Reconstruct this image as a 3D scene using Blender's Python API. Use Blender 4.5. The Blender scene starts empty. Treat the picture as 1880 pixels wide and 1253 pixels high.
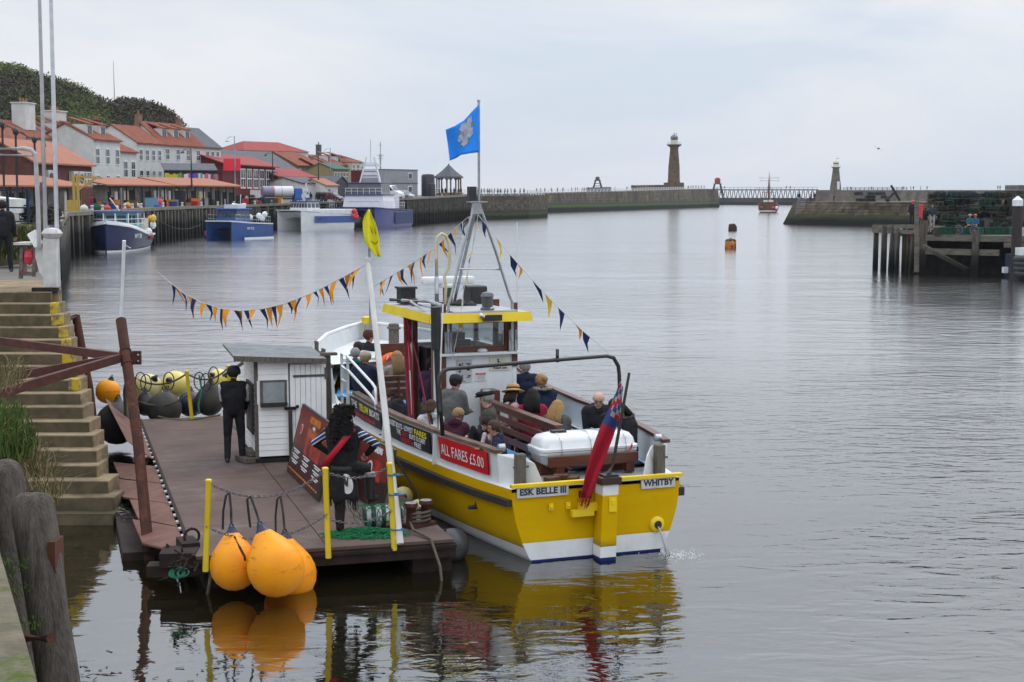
import bpy, bmesh, math, random, bisect
import numpy as np
from mathutils import Matrix, Vector, noise
random.seed(7)
R=math.radians; PI=math.pi
scene=bpy.context.scene; col=scene.collection
# ---------------------------------------------------------------- camera
F=2770.; CX,CY=940.,626.5; HY=359.; HC=5.5
TH=math.atan((CY-HY)/F); ct,st=math.cos(TH),math.sin(TH)
cam=bpy.data.cameras.new('camera'); camo=bpy.data.objects.new('camera',cam); col.objects.link(camo)
cam.sensor_width=36; cam.lens=36*F/1880; cam.clip_end=20000; cam.clip_start=.1
camo.location=(0,0,HC); camo.rotation_euler=(PI/2-TH,0,0); scene.camera=camo
# ---------------------------------------------------------------- world, sun
SUN_EL,SUN_AZ=R(48),R(35)
w=bpy.data.worlds.new('World'); scene.world=w; w.use_nodes=True
nt=w.node_tree; nt.nodes.clear(); N=nt.nodes.new; K=nt.links.new
out=N('ShaderNodeOutputWorld'); bg=N('ShaderNodeBackground'); bg.inputs[1].default_value=.1
sky=N('ShaderNodeTexSky'); sky.sky_type='NISHITA'; sky.sun_disc=False; sky.sun_elevation=SUN_EL; sky.sun_rotation=SUN_AZ
sky.air_density=1.2; sky.dust_density=3
tc=N('ShaderNodeTexCoord'); mp=N('ShaderNodeMapping'); mp.inputs['Scale'].default_value=(1,1,3.4)
n1=N('ShaderNodeTexNoise'); n1.inputs['Scale'].default_value=2.6; n1.inputs['Detail'].default_value=7; n1.inputs['Roughness'].default_value=.55; n1.inputs['Distortion'].default_value=.5
cr=N('ShaderNodeValToRGB'); cr.color_ramp.elements[0].position=.38; cr.color_ramp.elements[1].position=.6
cr.color_ramp.elements[0].color=(6.7,7.6,8.9,1); cr.color_ramp.elements[1].color=(8.8,9.0,9.5,1)
K(tc.outputs['Generated'],mp.inputs[0]); K(mp.outputs[0],n1.inputs[0]); K(n1.outputs[0],cr.inputs[0])
mx=N('ShaderNodeMix'); mx.data_type='RGBA'; mx.inputs[0].default_value=.9
sp=N('ShaderNodeSeparateXYZ'); K(tc.outputs['Generated'],sp.inputs[0]); zr=N('ShaderNodeMapRange'); zr.inputs[1].default_value=.16; zr.inputs[2].default_value=.75; zr.inputs[3].default_value=1.; zr.inputs[4].default_value=2.4; K(sp.outputs[2],zr.inputs[0])
vm=N('ShaderNodeVectorMath'); vm.operation='SCALE'; K(cr.outputs[0],vm.inputs[0]); K(zr.outputs[0],vm.inputs['Scale'])   # an overcast sky is brighter overhead
K(sky.outputs[0],mx.inputs[6]); K(vm.outputs[0],mx.inputs[7]); K(mx.outputs[2],bg.inputs[0]); K(bg.outputs[0],out.inputs[0])
sun=bpy.data.lights.new('sun','SUN'); sun.energy=1.0; sun.angle=R(18); sun.color=(1,.97,.92)
suno=bpy.data.objects.new('sun',sun); col.objects.link(suno)
sd=Vector((math.sin(SUN_AZ)*math.cos(SUN_EL),math.cos(SUN_AZ)*math.cos(SUN_EL),math.sin(SUN_EL)))
suno.rotation_euler=(-sd).to_track_quat('-Z','Y').to_euler()
scene.view_settings.view_transform='Standard'; scene.view_settings.look='None'; scene.view_settings.gamma=1
scene.view_settings.exposure=0.0
# ---------------------------------------------------------------- survey helpers (photo angles -> world metres at a known depth or height)
def ray(px,py):
    u=(px-CX)/F; v=(CY-py)/F
    return (u, ct+v*st, -st+v*ct)
def G(px,py,z=0.):
    r=ray(px,py); t=(z-HC)/r[2]; return Vector((r[0]*t,r[1]*t,z))
def at(px,py,Y):
    r=ray(px,py); t=Y/r[1]; return Vector((r[0]*t,Y,HC+r[2]*t))
BO=(1.3,22.7); _l=math.hypot(.357,.934); BAX=(-.357/_l,.934/_l); BSX=(BAX[1],-BAX[0]); BROT=math.atan2(.357,.934)
def bw(x,y,z): return Vector((BO[0]+x*BSX[0]+y*BAX[0],BO[1]+x*BSX[1]+y*BAX[1],z))   # boat frame -> world
# ---------------------------------------------------------------- materials
MATS={}
def mat(name,c,rough=.6,c2=None,scale=6.,bump=0.,bs=None,metal=0.,spec=.5,stretch=(1,1,1),detail=6,lo=.35,hi=.65,coat=0,sheen=0,trans=0,emit=None):
    if name in MATS: return MATS[name]
    m=bpy.data.materials.new(name); m.use_nodes=True; nt=m.node_tree; p=nt.nodes['Principled BSDF']
    c=tuple(c)+(1,); p.inputs['Base Color'].default_value=c; p.inputs['Roughness'].default_value=rough
    p.inputs['Metallic'].default_value=metal; p.inputs['Specular IOR Level'].default_value=spec
    if spec==.5 and rough>=.55: p.inputs['Specular IOR Level'].default_value=.2
    p.inputs['Coat Weight'].default_value=coat
    if trans: p.inputs['Transmission Weight'].default_value=trans
    if c2 is None:
        c2=tuple(x*.8 for x in c[:3]); 
    t=nt.nodes.new('ShaderNodeTexCoord'); mp=nt.nodes.new('ShaderNodeMapping'); mp.inputs['Scale'].default_value=stretch
    nt.links.new(t.outputs['Object'],mp.inputs[0])
    n=nt.nodes.new('ShaderNodeTexNoise'); n.inputs['Scale'].default_value=scale; n.inputs['Detail'].default_value=detail; n.inputs['Roughness'].default_value=.62
    nt.links.new(mp.outputs[0],n.inputs[0])
    r=nt.nodes.new('ShaderNodeValToRGB'); r.color_ramp.elements[0].position=lo; r.color_ramp.elements[1].position=hi
    r.color_ramp.elements[0].color=c; r.color_ramp.elements[1].color=tuple(c2)+(1,)
    nt.links.new(n.outputs[0],r.inputs[0]); nt.links.new(r.outputs[0],p.inputs['Base Color'])
    if bump:
        n2=nt.nodes.new('ShaderNodeTexNoise'); n2.inputs['Scale'].default_value=bs or scale*3; n2.inputs['Detail'].default_value=5
        nt.links.new(mp.outputs[0],n2.inputs[0])
        b=nt.nodes.new('ShaderNodeBump'); b.inputs['Strength'].default_value=1; b.inputs['Distance'].default_value=bump
        nt.links.new(n2.outputs[0],b.inputs['Height']); nt.links.new(b.outputs[0],p.inputs['Normal'])
    MATS[name]=m; return m
def overlay(m,c,scale,lo,hi,stretch=(1,1,1),seed=0.):
    """a second, sharper layer of wear (rust, moss, dirt) over a material's colour"""
    nt=m.node_tree; p=nt.nodes['Principled BSDF']; src=p.inputs['Base Color'].links[0].from_socket
    t=nt.nodes.new('ShaderNodeTexCoord'); mp=nt.nodes.new('ShaderNodeMapping'); mp.inputs['Scale'].default_value=stretch; mp.inputs['Location'].default_value=(seed,seed,seed)
    nt.links.new(t.outputs['Object'],mp.inputs[0]); n=nt.nodes.new('ShaderNodeTexNoise'); n.inputs['Scale'].default_value=scale; n.inputs['Detail'].default_value=8; n.inputs['Roughness'].default_value=.7
    nt.links.new(mp.outputs[0],n.inputs[0]); r=nt.nodes.new('ShaderNodeValToRGB'); r.color_ramp.elements[0].position=lo; r.color_ramp.elements[1].position=hi
    nt.links.new(n.outputs[0],r.inputs[0]); x=nt.nodes.new('ShaderNodeMix'); x.data_type='RGBA'; x.inputs[7].default_value=tuple(c)+(1,)
    nt.links.new(r.outputs[0],x.inputs[0]); nt.links.new(src,x.inputs[6]); nt.links.new(x.outputs[2],p.inputs['Base Color']); return m
def zband(m,bands,noise_amt=.25,wscale=1.2):
    """colour change with height above the water (weed, tide lines); bands: (z0,z1,colour) applied below z0..z1, lowest wins last"""
    nt=m.node_tree; p=nt.nodes['Principled BSDF']
    g=nt.nodes.new('ShaderNodeNewGeometry'); s=nt.nodes.new('ShaderNodeSeparateXYZ'); nt.links.new(g.outputs['Position'],s.inputs[0])
    n=nt.nodes.new('ShaderNodeTexNoise'); n.inputs['Scale'].default_value=wscale; n.inputs['Detail'].default_value=6; nt.links.new(g.outputs['Position'],n.inputs[0])
    a=nt.nodes.new('ShaderNodeMath'); a.operation='MULTIPLY_ADD'; a.inputs[1].default_value=noise_amt*2; a.inputs[2].default_value=-noise_amt
    nt.links.new(n.outputs[0],a.inputs[0]); h=nt.nodes.new('ShaderNodeMath'); nt.links.new(s.outputs['Z'],h.inputs[0]); nt.links.new(a.outputs[0],h.inputs[1])
    for z0,z1,c in bands:
        src=p.inputs['Base Color'].links[0].from_socket
        r=nt.nodes.new('ShaderNodeMapRange'); r.inputs[1].default_value=z1; r.inputs[2].default_value=z0; r.inputs[3].default_value=0; r.inputs[4].default_value=1
        nt.links.new(h.outputs[0],r.inputs[0]); x=nt.nodes.new('ShaderNodeMix'); x.data_type='RGBA'; x.inputs[7].default_value=tuple(c)+(1,)
        nt.links.new(r.outputs[0],x.inputs[0]); nt.links.new(src,x.inputs[6]); nt.links.new(x.outputs[2],p.inputs['Base Color'])
    return m
def bricks(m,c1,c2,mortar,bwid,bhei,msize=.02,axis='x',bump=.02):
    """courses of stone / brick / tile laid along the wall; uses object metres"""
    nt=m.node_tree; p=nt.nodes['Principled BSDF']; src=p.inputs['Base Color'].links[0].from_socket
    t=nt.nodes.new('ShaderNodeTexCoord'); s=nt.nodes.new('ShaderNodeSeparateXYZ'); nt.links.new(t.outputs['Object'],s.inputs[0])
    cb=nt.nodes.new('ShaderNodeCombineXYZ')
    if axis=='xy':
        a=nt.nodes.new('ShaderNodeMath'); nt.links.new(s.outputs[0],a.inputs[0]); nt.links.new(s.outputs[1],a.inputs[1]); nt.links.new(a.outputs[0],cb.inputs[0])
    else: nt.links.new(s.outputs[{'x':0,'y':1}[axis]],cb.inputs[0])
    nt.links.new(s.outputs[2],cb.inputs[1])
    b=nt.nodes.new('ShaderNodeTexBrick'); b.inputs['Scale'].default_value=1; b.inputs['Brick Width'].default_value=bwid; b.inputs['Row Height'].default_value=bhei
    b.inputs['Mortar Size'].default_value=msize; b.inputs['Mortar Smooth'].default_value=.3; b.inputs['Bias'].default_value=0
    b.inputs['Color1'].default_value=tuple(c1)+(1,); b.inputs['Color2'].default_value=tuple(c2)+(1,); b.inputs['Mortar'].default_value=tuple(mortar)+(1,)
    nt.links.new(cb.outputs[0],b.inputs[0]); x=nt.nodes.new('ShaderNodeMix'); x.data_type='RGBA'; x.blend_type='MULTIPLY'; x.inputs[0].default_value=1
    nt.links.new(src,x.inputs[6]); nt.links.new(b.outputs[0],x.inputs[7]); nt.links.new(x.outputs[2],p.inputs['Base Color'])
    if bump:
        bp=nt.nodes.new('ShaderNodeBump'); bp.invert=True; bp.inputs['Distance'].default_value=bump; nt.links.new(b.outputs[1],bp.inputs['Height'])
        if p.inputs['Normal'].links: nt.links.new(p.inputs['Normal'].links[0].from_socket,bp.inputs['Normal'])
        nt.links.new(bp.outputs[0],p.inputs['Normal'])
    return m
# ---------------------------------------------------------------- objects
TM={}
def tag(o,label=None,cat=None,group=None,kind=None):
    if label: o['label']=label
    if cat: o['category']=cat
    if group: o['group']=group
    if kind: o['kind']=kind
    return o
def thing(name,label,cat,loc=(0,0,0),rz=0,group=None):
    o=bpy.data.objects.new(name,None); col.objects.link(o); o.empty_display_size=.2
    o.location=loc; o.rotation_euler=(0,0,rz); TM[o.name]=Matrix.Translation(Vector(loc))@Matrix.Rotation(rz,4,'Z')
    return tag(o,label,cat,group)
def basis(d,up=Vector((0,0,1))):
    d=Vector(d).normalized()
    if abs(d.dot(up))>.98: up=Vector((0,1,0))
    x=d.cross(up).normalized(); y=x.cross(d).normalized(); return x,y,d
class MB:
    def __init__(s): s.v=[]; s.f=[]; s.m=[]; s.mi=0
    def add(s,vs,fs,mi=None):
        b=len(s.v); s.v+=[Vector(q) for q in vs]; s.f+=[[i+b for i in f] for f in fs]; s.m+=[s.mi if mi is None else mi]*len(fs); return s
    def box(s,c,d,rz=0,M=None,mi=None,top=(1,1)):
        x,y,z=[k/2 for k in d]; q=[]
        for zz in (-z,z):
            k=top if zz>0 else (1,1)
            for a,b in ((-x,-y),(x,-y),(x,y),(-x,y)): q.append(Vector((a*k[0],b*k[1],zz)))
        T=Matrix.Translation(Vector(c))@(M if M is not None else Matrix.Rotation(rz,4,'Z'))
        return s.add([T@p for p in q],[(3,2,1,0),(4,5,6,7),(0,1,5,4),(1,2,6,5),(2,3,7,6),(3,0,4,7)],mi)
    def beam(s,a,b,w,h=None,up=Vector((0,0,1)),mi=None,w2=None):
        h=h or w; a=Vector(a); b=Vector(b); x,y,d=basis(b-a,up); k=(w2 or w)/w; q=[]
        for p,e in ((a,1),(b,k)):
            for i,j in ((-1,-1),(1,-1),(1,1),(-1,1)): q.append(p+x*(i*w/2*e)+y*(j*h/2*e))
        return s.add(q,[(3,2,1,0),(4,5,6,7),(0,1,5,4),(1,2,6,5),(2,3,7,6),(3,0,4,7)],mi)
    def tube(s,pts,r,n=8,caps=True,mi=None,closed=False):
        pts=[Vector(p) for p in pts]; m=len(pts); rs=r if isinstance(r,(list,tuple)) else [r]*m
        vs=[];X=None
        for i,p in enumerate(pts):
            if closed: d=pts[(i+1)%m]-pts[i-1]
            else: d=(pts[min(i+1,m-1)]-pts[max(i-1,0)])
            d.normalize()
            if X is None: X,Y,_=basis(d)
            else:
                X=(X-d*X.dot(d)).normalized(); Y=d.cross(X)
            for k in range(n):
                a=2*PI*k/n; vs.append(p+X*math.cos(a)*rs[i]+Y*math.sin(a)*rs[i])
        fs=[]
        for i in range(m if closed else m-1):
            for k in range(n):
                j=(i+1)%m; fs.append((i*n+k,i*n+(k+1)%n,j*n+(k+1)%n,j*n+k))
        if caps and not closed: fs+= [tuple(range(n))[::-1],tuple((m-1)*n+k for k in range(n))]
        return s.add(vs,fs,mi)
    def lathe(s,prof,c=(0,0,0),n=16,M=None,mi=None):
        c=Vector(c); vs=[]; M=M or Matrix()
        for r,z in prof:
            for k in range(n):
                a=2*PI*k/n; vs.append(c+M@Vector((r*math.cos(a),r*math.sin(a),z)))
        m=len(prof); fs=[(i*n+k,i*n+(k+1)%n,(i+1)*n+(k+1)%n,(i+1)*n+k) for i in range(m-1) for k in range(n)]
        fs+=[tuple(range(n))[::-1],tuple((m-1)*n+k for k in range(n))]
        return s.add(vs,fs,mi)
    def ball(s,c,r,n=12,mi=None,M=None):
        if not isinstance(r,(tuple,list)): r=(r,r,r)
        m=max(4,n//2); pr=[(max(.02,math.sin(PI*i/m)),-math.cos(PI*i/m)) for i in range(m+1)]
        T=(M or Matrix())@Matrix.Diagonal(Vector((r[0],r[1],r[2],1)))
        return s.lathe(pr,c,n,T,mi)
    def prism(s,poly,d,mi=None):
        """closed polygon (3-D points) extruded by vector d"""
        p=[Vector(q) for q in poly]; n=len(p); d=Vector(d)
        return s.add(p+[q+d for q in p],[tuple(range(n))[::-1],tuple(range(n,2*n))]+[(i,(i+1)%n,n+(i+1)%n,n+i) for i in range(n)],mi)
    def loft(s,rings,closed=False,caps=False,mi=None):
        n=len(rings[0]); vs=[q for r in rings for q in r]; m=n if closed else n-1
        fs=[(i*n+k,i*n+(k+1)%n,(i+1)*n+(k+1)%n,(i+1)*n+k) for i in range(len(rings)-1) for k in range(m)]
        if caps: fs+=[tuple(range(n))[::-1],tuple((len(rings)-1)*n+k for k in range(n))]
        return s.add(vs,fs,mi)
    def torus(s,c,R0,r,n=20,k=8,M=None,mi=None,sq=1.):
        c=Vector(c); M=M or Matrix(); return s.tube([c+M@Vector((R0*math.cos(2*PI*i/n),R0*sq*math.sin(2*PI*i/n),0)) for i in range(n)],r,k,closed=True,mi=mi)
    def build(s,name,mats,parent=None,world=False,smooth=False,bevel=0,fixn=True):
        if not isinstance(mats,(list,tuple)): mats=[mats]
        me=bpy.data.meshes.new(name); vs=s.v
        if parent is not None and world:
            I=TM[parent.name].inverted(); vs=[I@v for v in vs]
        elif parent is None and not world: pass
        me.from_pydata([tuple(v) for v in vs],[],s.f); 
        for m in mats: me.materials.append(m)
        me.polygons.foreach_set('material_index',[min(k,len(mats)-1) for k in s.m])
        if fixn or bevel:
            bm=bmesh.new(); bm.from_mesh(me)
            if fixn: bmesh.ops.recalc_face_normals(bm,faces=bm.faces)
            if bevel:
                es=[e for e in bm.edges if len(e.link_faces)==2 and e.calc_face_angle(0)>.6]
                bmesh.ops.bevel(bm,geom=es,offset=bevel,segments=2,affect='EDGES',profile=.6)
            bm.to_mesh(me); bm.free()
        if smooth is True: me.polygons.foreach_set('use_smooth',[True]*len(me.polygons))
        elif smooth:
            me.polygons.foreach_set('use_smooth',[True]*len(me.polygons))
            me.set_sharp_from_angle(angle=R(smooth))
        o=bpy.data.objects.new(name,me); col.objects.link(o)
        if parent is not None:
            o.parent=parent
            if parent.name in TM: TM[o.name]=TM[parent.name]
        return o
def rebase(o,loc):
    """move a top-level mesh's origin to the given base point"""
    o.data.transform(Matrix.Translation(-Vector(loc))); o.location=loc; return o
def solo(mb,name,m,label,cat,group=None,base=None,**k):
    o=mb.build(name,m,None,**k)
    if base is None:
        vs=mb.v; base=(sum(v.x for v in vs)/len(vs),sum(v.y for v in vs)/len(vs),min(v.z for v in vs))
    rebase(o,base); return tag(o,label,cat,group)
def copy_tree(o,parent=None,**kw):
    c=o.copy(); col.objects.link(c)
    if parent is not None: c.parent=parent
    for ch in list(o.children): copy_tree(ch,c)
    for k,v in kw.items(): c[k]=v
    return c
def text(s,size,m,parent,M,name='lettering',bold=0.,xs=1.,ex=.0015,align='CENTER',world=False,shear=0):
    cu=bpy.data.curves.new('t','FONT'); cu.body=s; cu.size=size; cu.align_x=align; cu.align_y='CENTER'; cu.offset=bold; cu.extrude=ex; cu.resolution_u=2; cu.shear=shear
    to=bpy.data.objects.new('t',cu); col.objects.link(to); dg=bpy.context.evaluated_depsgraph_get(); dg.update()
    me=bpy.data.meshes.new_from_object(to.evaluated_get(dg)); bpy.data.objects.remove(to); bpy.data.curves.remove(cu)
    T=M@Matrix.Diagonal(Vector((xs,1,1,1)))
    if world and parent is not None: T=TM[parent.name].inverted()@T
    me.transform(T); me.materials.clear(); me.materials.append(m)
    o=bpy.data.objects.new(name,me); col.objects.link(o); me.name=name
    if parent is not None: o.parent=parent
    return o
def frame(o,x,y):
    """matrix with origin o, x axis x, y axis y (text reads along x, up along y)"""
    x=Vector(x).normalized(); z=x.cross(Vector(y)).normalized(); y=z.cross(x)
    M=Matrix.Identity(4)
    for i in range(3): M[i][0]=x[i];M[i][1]=y[i];M[i][2]=z[i];M[i][3]=o[i]
    return M
def each(items,name,m,parent,world=True,limit=100,**k):
    """items: list of functions drawing into a mesh builder; one part per item, the surplus over limit as one"""
    for i,fn in enumerate(items[:limit]):
        b=MB(); fn(b); b.build(name,m,parent,world,**k)
    if len(items)>limit:
        b=MB()
        for fn in items[limit:]: fn(b)
        b.build(name,m,parent,world,**k)['kind']='stuff'
def join_text(o,os_):
    """fold further text meshes into the first so that one sign carries one lettering mesh per colour"""
    bm=bmesh.new(); bm.from_mesh(o.data)
    for k in os_: bm.from_mesh(k.data); bpy.data.objects.remove(k)
    bm.to_mesh(o.data); bm.free(); return o
def rnd(a,b): return random.uniform(a,b)
def lerp(a,b,t): return a+(b-a)*t
def sag(a,b,s,n=16):
    a=Vector(a);b=Vector(b); return [a.lerp(b,i/n)-Vector((0,0,4*s*(i/n)*(1-i/n))) for i in range(n+1)]
# common materials
WHITE=mat('white_paint',(.72,.74,.75),.35,(.62,.63,.62),3)
YEL=mat('yellow_paint',(.78,.56,.004),.4,(.68,.48,.004),2.2,bump=.0015,bs=5)
BLK=mat('black_rubber',(.012,.012,.014),.5,(.025,.024,.024),9)
STEEL=mat('galvanised_steel',(.42,.44,.46),.35,(.3,.31,.33),9,metal=.8)
RUST=mat('rusty_steel',(.09,.032,.02),.75,(.045,.02,.015),5,bump=.004,bs=40)
ROPE=mat('worn_rope',(.12,.1,.075),.9,(.07,.06,.05),30,bump=.004,bs=120)
TEAK=mat('varnished_teak',(.12,.034,.016),.35,(.07,.02,.01),6,stretch=(1,1,6))
GREYWOOD=mat('weathered_wood',(.17,.15,.125),.9,(.08,.07,.058),9,bump=.01,bs=30,stretch=(6,6,.7))
# ================================================================ water
def water_mat():
    m=bpy.data.materials.new('harbour_water'); m.use_nodes=True; nt=m.node_tree; p=nt.nodes['Principled BSDF']; N=nt.nodes.new; K=nt.links.new
    p.inputs['Base Color'].default_value=(.008,.007,.0025,1); p.inputs['Roughness'].default_value=.03; p.inputs['IOR'].default_value=3.0
    g=N('ShaderNodeNewGeometry')
    def nz(sc,st,det,dist=.4,rot=0):
        mp=N('ShaderNodeMapping'); mp.inputs['Scale'].default_value=st; mp.inputs['Rotation'].default_value=(0,0,rot); K(g.outputs['Position'],mp.inputs[0])
        n=N('ShaderNodeTexNoise'); n.inputs['Scale'].default_value=sc; n.inputs['Detail'].default_value=det; n.inputs['Distortion'].default_value=dist; n.inputs['Roughness'].default_value=.5; K(mp.outputs[0],n.inputs[0]); return n
    def math_(op,a,b):
        q=N('ShaderNodeMath'); q.operation=op
        for i,v in enumerate((a,b)):
            if isinstance(v,(int,float)): q.inputs[i].default_value=v
            else: K(v,q.inputs[i])
        return q.outputs[0]
    small=nz(3.2,(1,1.7,1),3,.6,.25); mid=nz(.9,(1,2.0,1),2,.8,-.15); big=nz(.12,(1,1.6,1),3,.5,.1); patch=nz(.035,(1,2.6,1),4,1.0,.35)
    # calm by the quay steps and pontoon, livelier out in the fairway
    s=N('ShaderNodeSeparateXYZ'); K(g.outputs['Position'],s.inputs[0])
    q=math_('ADD',math_('MULTIPLY',s.outputs[0],1.),math_('MULTIPLY',s.outputs[1],.42))
    mr=N('ShaderNodeMapRange'); mr.inputs[1].default_value=5.; mr.inputs[2].default_value=19.; mr.inputs[3].default_value=.22; mr.inputs[4].default_value=1.; K(q,mr.inputs[0])
    pr=N('ShaderNodeMapRange'); pr.inputs[1].default_value=.36; pr.inputs[2].default_value=.62; pr.inputs[3].default_value=.45; pr.inputs[4].default_value=1.15; K(patch.outputs[0],pr.inputs[0])
    h=math_('ADD',math_('MULTIPLY',small.outputs[0],WS),math_('MULTIPLY',mid.outputs[0],WM))
    h=math_('MULTIPLY',h,math_('MULTIPLY',mr.outputs[0],pr.outputs[0]))
    fr=N('ShaderNodeMapRange'); fr.inputs[1].default_value=25.; fr.inputs[2].default_value=160.; fr.inputs[3].default_value=1.; fr.inputs[4].default_value=.6; K(s.outputs[1],fr.inputs[0])
    h=math_('MULTIPLY',h,fr.outputs[0]); h=math_('ADD',h,math_('MULTIPLY',big.outputs[0],WB))
    sw=nz(.5,(.8,1.5,1),6,1.1,.12); sf=N('ShaderNodeMapRange'); sf.inputs[1].default_value=24.; sf.inputs[2].default_value=60.; sf.inputs[3].default_value=.12; sf.inputs[4].default_value=1.; K(s.outputs[1],sf.inputs[0])
    swh=math_('MULTIPLY',math_('MULTIPLY',sw.outputs[0],.075),math_('MULTIPLY',sf.outputs[0],pr.outputs[0])); h=math_('ADD',h,swh)
    cb=N('ShaderNodeBump'); cb.inputs['Distance'].default_value=.8; K(swh,cb.inputs['Height']); K(cb.outputs[0],p.inputs['Coat Normal'])
    rr=N('ShaderNodeMapRange'); rr.inputs[1].default_value=40.; rr.inputs[2].default_value=300.; rr.inputs[3].default_value=.015; rr.inputs[4].default_value=.12; K(s.outputs[1],rr.inputs[0]); K(rr.outputs[0],p.inputs['Roughness']); cw_=N('ShaderNodeMapRange'); cw_.inputs[1].default_value=21.; cw_.inputs[2].default_value=60.; cw_.inputs[3].default_value=0.; cw_.inputs[4].default_value=.85; K(s.outputs[1],cw_.inputs[0]); K(cw_.outputs[0],p.inputs['Coat Weight']); p.inputs['Coat Roughness'].default_value=.17; p.inputs['Coat IOR'].default_value=1.6
    b=N('ShaderNodeBump'); b.inputs['Strength'].default_value=1; b.inputs['Distance'].default_value=1; K(h,b.inputs['Height']); K(b.outputs[0],p.inputs['Normal'])
    return m
WS,WM,WB=.018,.055,.03
mb=MB(); ys=[2,40,120,300,800,2500,9000]
mb.add([(-9000,2,0),(9000,2,0),(9000,12000,0),(-9000,12000,0)],[(0,1,2,3)])
o=mb.build('water',water_mat(),fixn=False); tag(o,kind='structure')
# ================================================================ quay ground, walls
STONE=mat('quay_stone',(.16,.135,.1),.9,(.06,.052,.042),1.1,bump=.05,bs=2.5)
bricks(STONE,(1,1,1),(.6,.56,.5),(.3,.28,.25),1.3,.5,.03,'xy')
zband(STONE,[(1.6,2.4,(.03,.035,.02)),(1.05,1.7,(.045,.07,.018)),(.6,1.1,(.012,.013,.01))],.35,.5)
DECKM=mat('quay_paving',(.16,.15,.135),.9,(.1,.095,.085),.6,bump=.01)
QE=[(-10.15,33.2,3.55),(-13.8,45,3.6),(-27.5,90,3.7),(-40.9,137,3.72),(-42.5,179,3.85),(-43,200,3.85),(-40.6,240,3.85),(-19.2,277,4.8),(-9.8,341,5.4),(4,366,5.5)]
def quay_ground():
    mb=MB(); vs=[];fs=[]
    back=[(-60,33,3.6),(-70,45,3.6),(-110,90,3.8),(-140,137,4),(-150,160,4),(-150,200,4),(-150,232,4),(-140,330,5),(-60,420,5.5),(-10,440,5.6)]
    n=len(QE); vs=[Vector(q) for q in QE]+[Vector(q) for q in back]
    for i in range(n-1): fs.append((i,n+i,n+i+1,i+1))
    mb.add(vs,fs); return tag(mb.build('quay_ground',DECKM),kind='structure')
quay_ground()
# timber piled face of the fish quay
TIMB=mat('tarred_timber',(.15,.14,.12),.9,(.05,.046,.04),2.2,bump=.02,stretch=(3,3,.5)); zband(TIMB,[(1.9,2.9,(.022,.021,.018)),(.5,1.3,(.009,.009,.008))],.5,.8)
DARK=mat('dark_timber',(.014,.014,.016),.9,(.028,.026,.024),2)
CONC=mat('concrete_cope',(.2,.185,.15),.9,(.12,.11,.085),1.5,bump=.01)
q=thing('timber_quay_wall','long dark timber piled quay wall with pale concrete cope behind the moored boats','quay wall',(-36,150,0))
a=MB();b=[];c=MB()
for i in range(2,8):
    p0,p1=Vector(QE[i]),Vector(QE[i+1]); 
    d=(p1-p0); Ln=d.length; n_=Vector((d.y,-d.x,0)).normalized()
    a.prism([p0*1,p1*1,Vector((p1.x,p1.y,-2)),Vector((p0.x,p0.y,-2))],-n_*.6)
    c.beam(p0+Vector((0,0,.06))+n_*.25,p1+Vector((0,0,.06))+n_*.25,.9,.36)
    c.beam(p0+Vector((0,0,-.55))+n_*.2,p1+Vector((0,0,-.55))+n_*.2,.25,.22,mi=1)
    k=0
    while k<Ln:
        p=p0+d*(k/Ln)+n_*rnd(.42,.6); 
        b.append(lambda q_,A=(p.x,p.y,-1.5),B=(p.x+rnd(-.05,.05),p.y,p.z-rnd(.1,.3)),W=rnd(.36,.6): q_.beam(A,B,W)); k+=rnd(1.5,2.3)
a.build('backing_wall',DARK,q,True); each(b,'pile',TIMB,q); c.build('cope',[CONC,TIMB],q,True)
# near curve of the quay towards the steps (rough stone, overgrown)
q=MB()
for i in range(0,2):
    p0,p1=Vector(QE[i]),Vector(QE[i+1]); d=p1-p0; n_=Vector((d.y,-d.x,0)).normalized()
    q.prism([p0-Vector((0,0,.004)),p1-Vector((0,0,.004)),Vector((p1.x,p1.y,-2)),Vector((p0.x,p0.y,-2))],-n_*1)
solo(q,'stone_quay_wall',STONE,'short run of old stone quay wall beyond the head of the steps','quay wall')
# angled stone end of the quay and white railings
p=MB(); A=Vector(QE[8]); B=Vector(QE[9]); C=Vector((9,385,5.5)); D=Vector((2,470,5.6)); E0=Vector((-16,345,5.4))
poly=[E0,A,B,C,D,Vector((-30,460,5.5))]
rng=[[Vector((v.x*k+ (1-k)*-6,v.y*k+(1-k)*400,z if z<5 else v.z)) for v in poly] for z,k in ((-2,1.008),(6,1.0))]
p.loft(rng,closed=True,caps=True); o=solo(p,'stone_quay_end',STONE,'weedy stone quay end with pale coping behind the tripod mast of the yellow boat','quay')
def railing(name,label,pts,h=1.1,step=3.,r=.05,group=None,m=None,rails=(1,.62,.28)):
    t=thing(name,label,'railing',pts[0],0,group); a=MB(); b=[]
    for i in range(len(pts)-1):
        p0,p1=Vector(pts[i]),Vector(pts[i+1]); n=max(1,int((p1-p0).length/step))
        for k in rails: a.beam(p0+Vector((0,0,h*k)),p1+Vector((0,0,h*k)),r*1.4)
        for k in range(n+1):
            q=p0.lerp(p1,k/n); b.append(lambda m_,q=q: m_.beam(q,q+Vector((0,0,h*1.04)),r*2.2))
    a.build('rail',m or WHITE,t,True); each(b,'post',m or WHITE,t); return t
railing('white_railing','white metal railing along the edge of the stone quay end',[at(800,357,330),at(872,359,350)+Vector((0,0,0)),Vector((3.8,366.5,5.5)),Vector((8.2,386,5.5))],1.2,3,.07)
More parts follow.
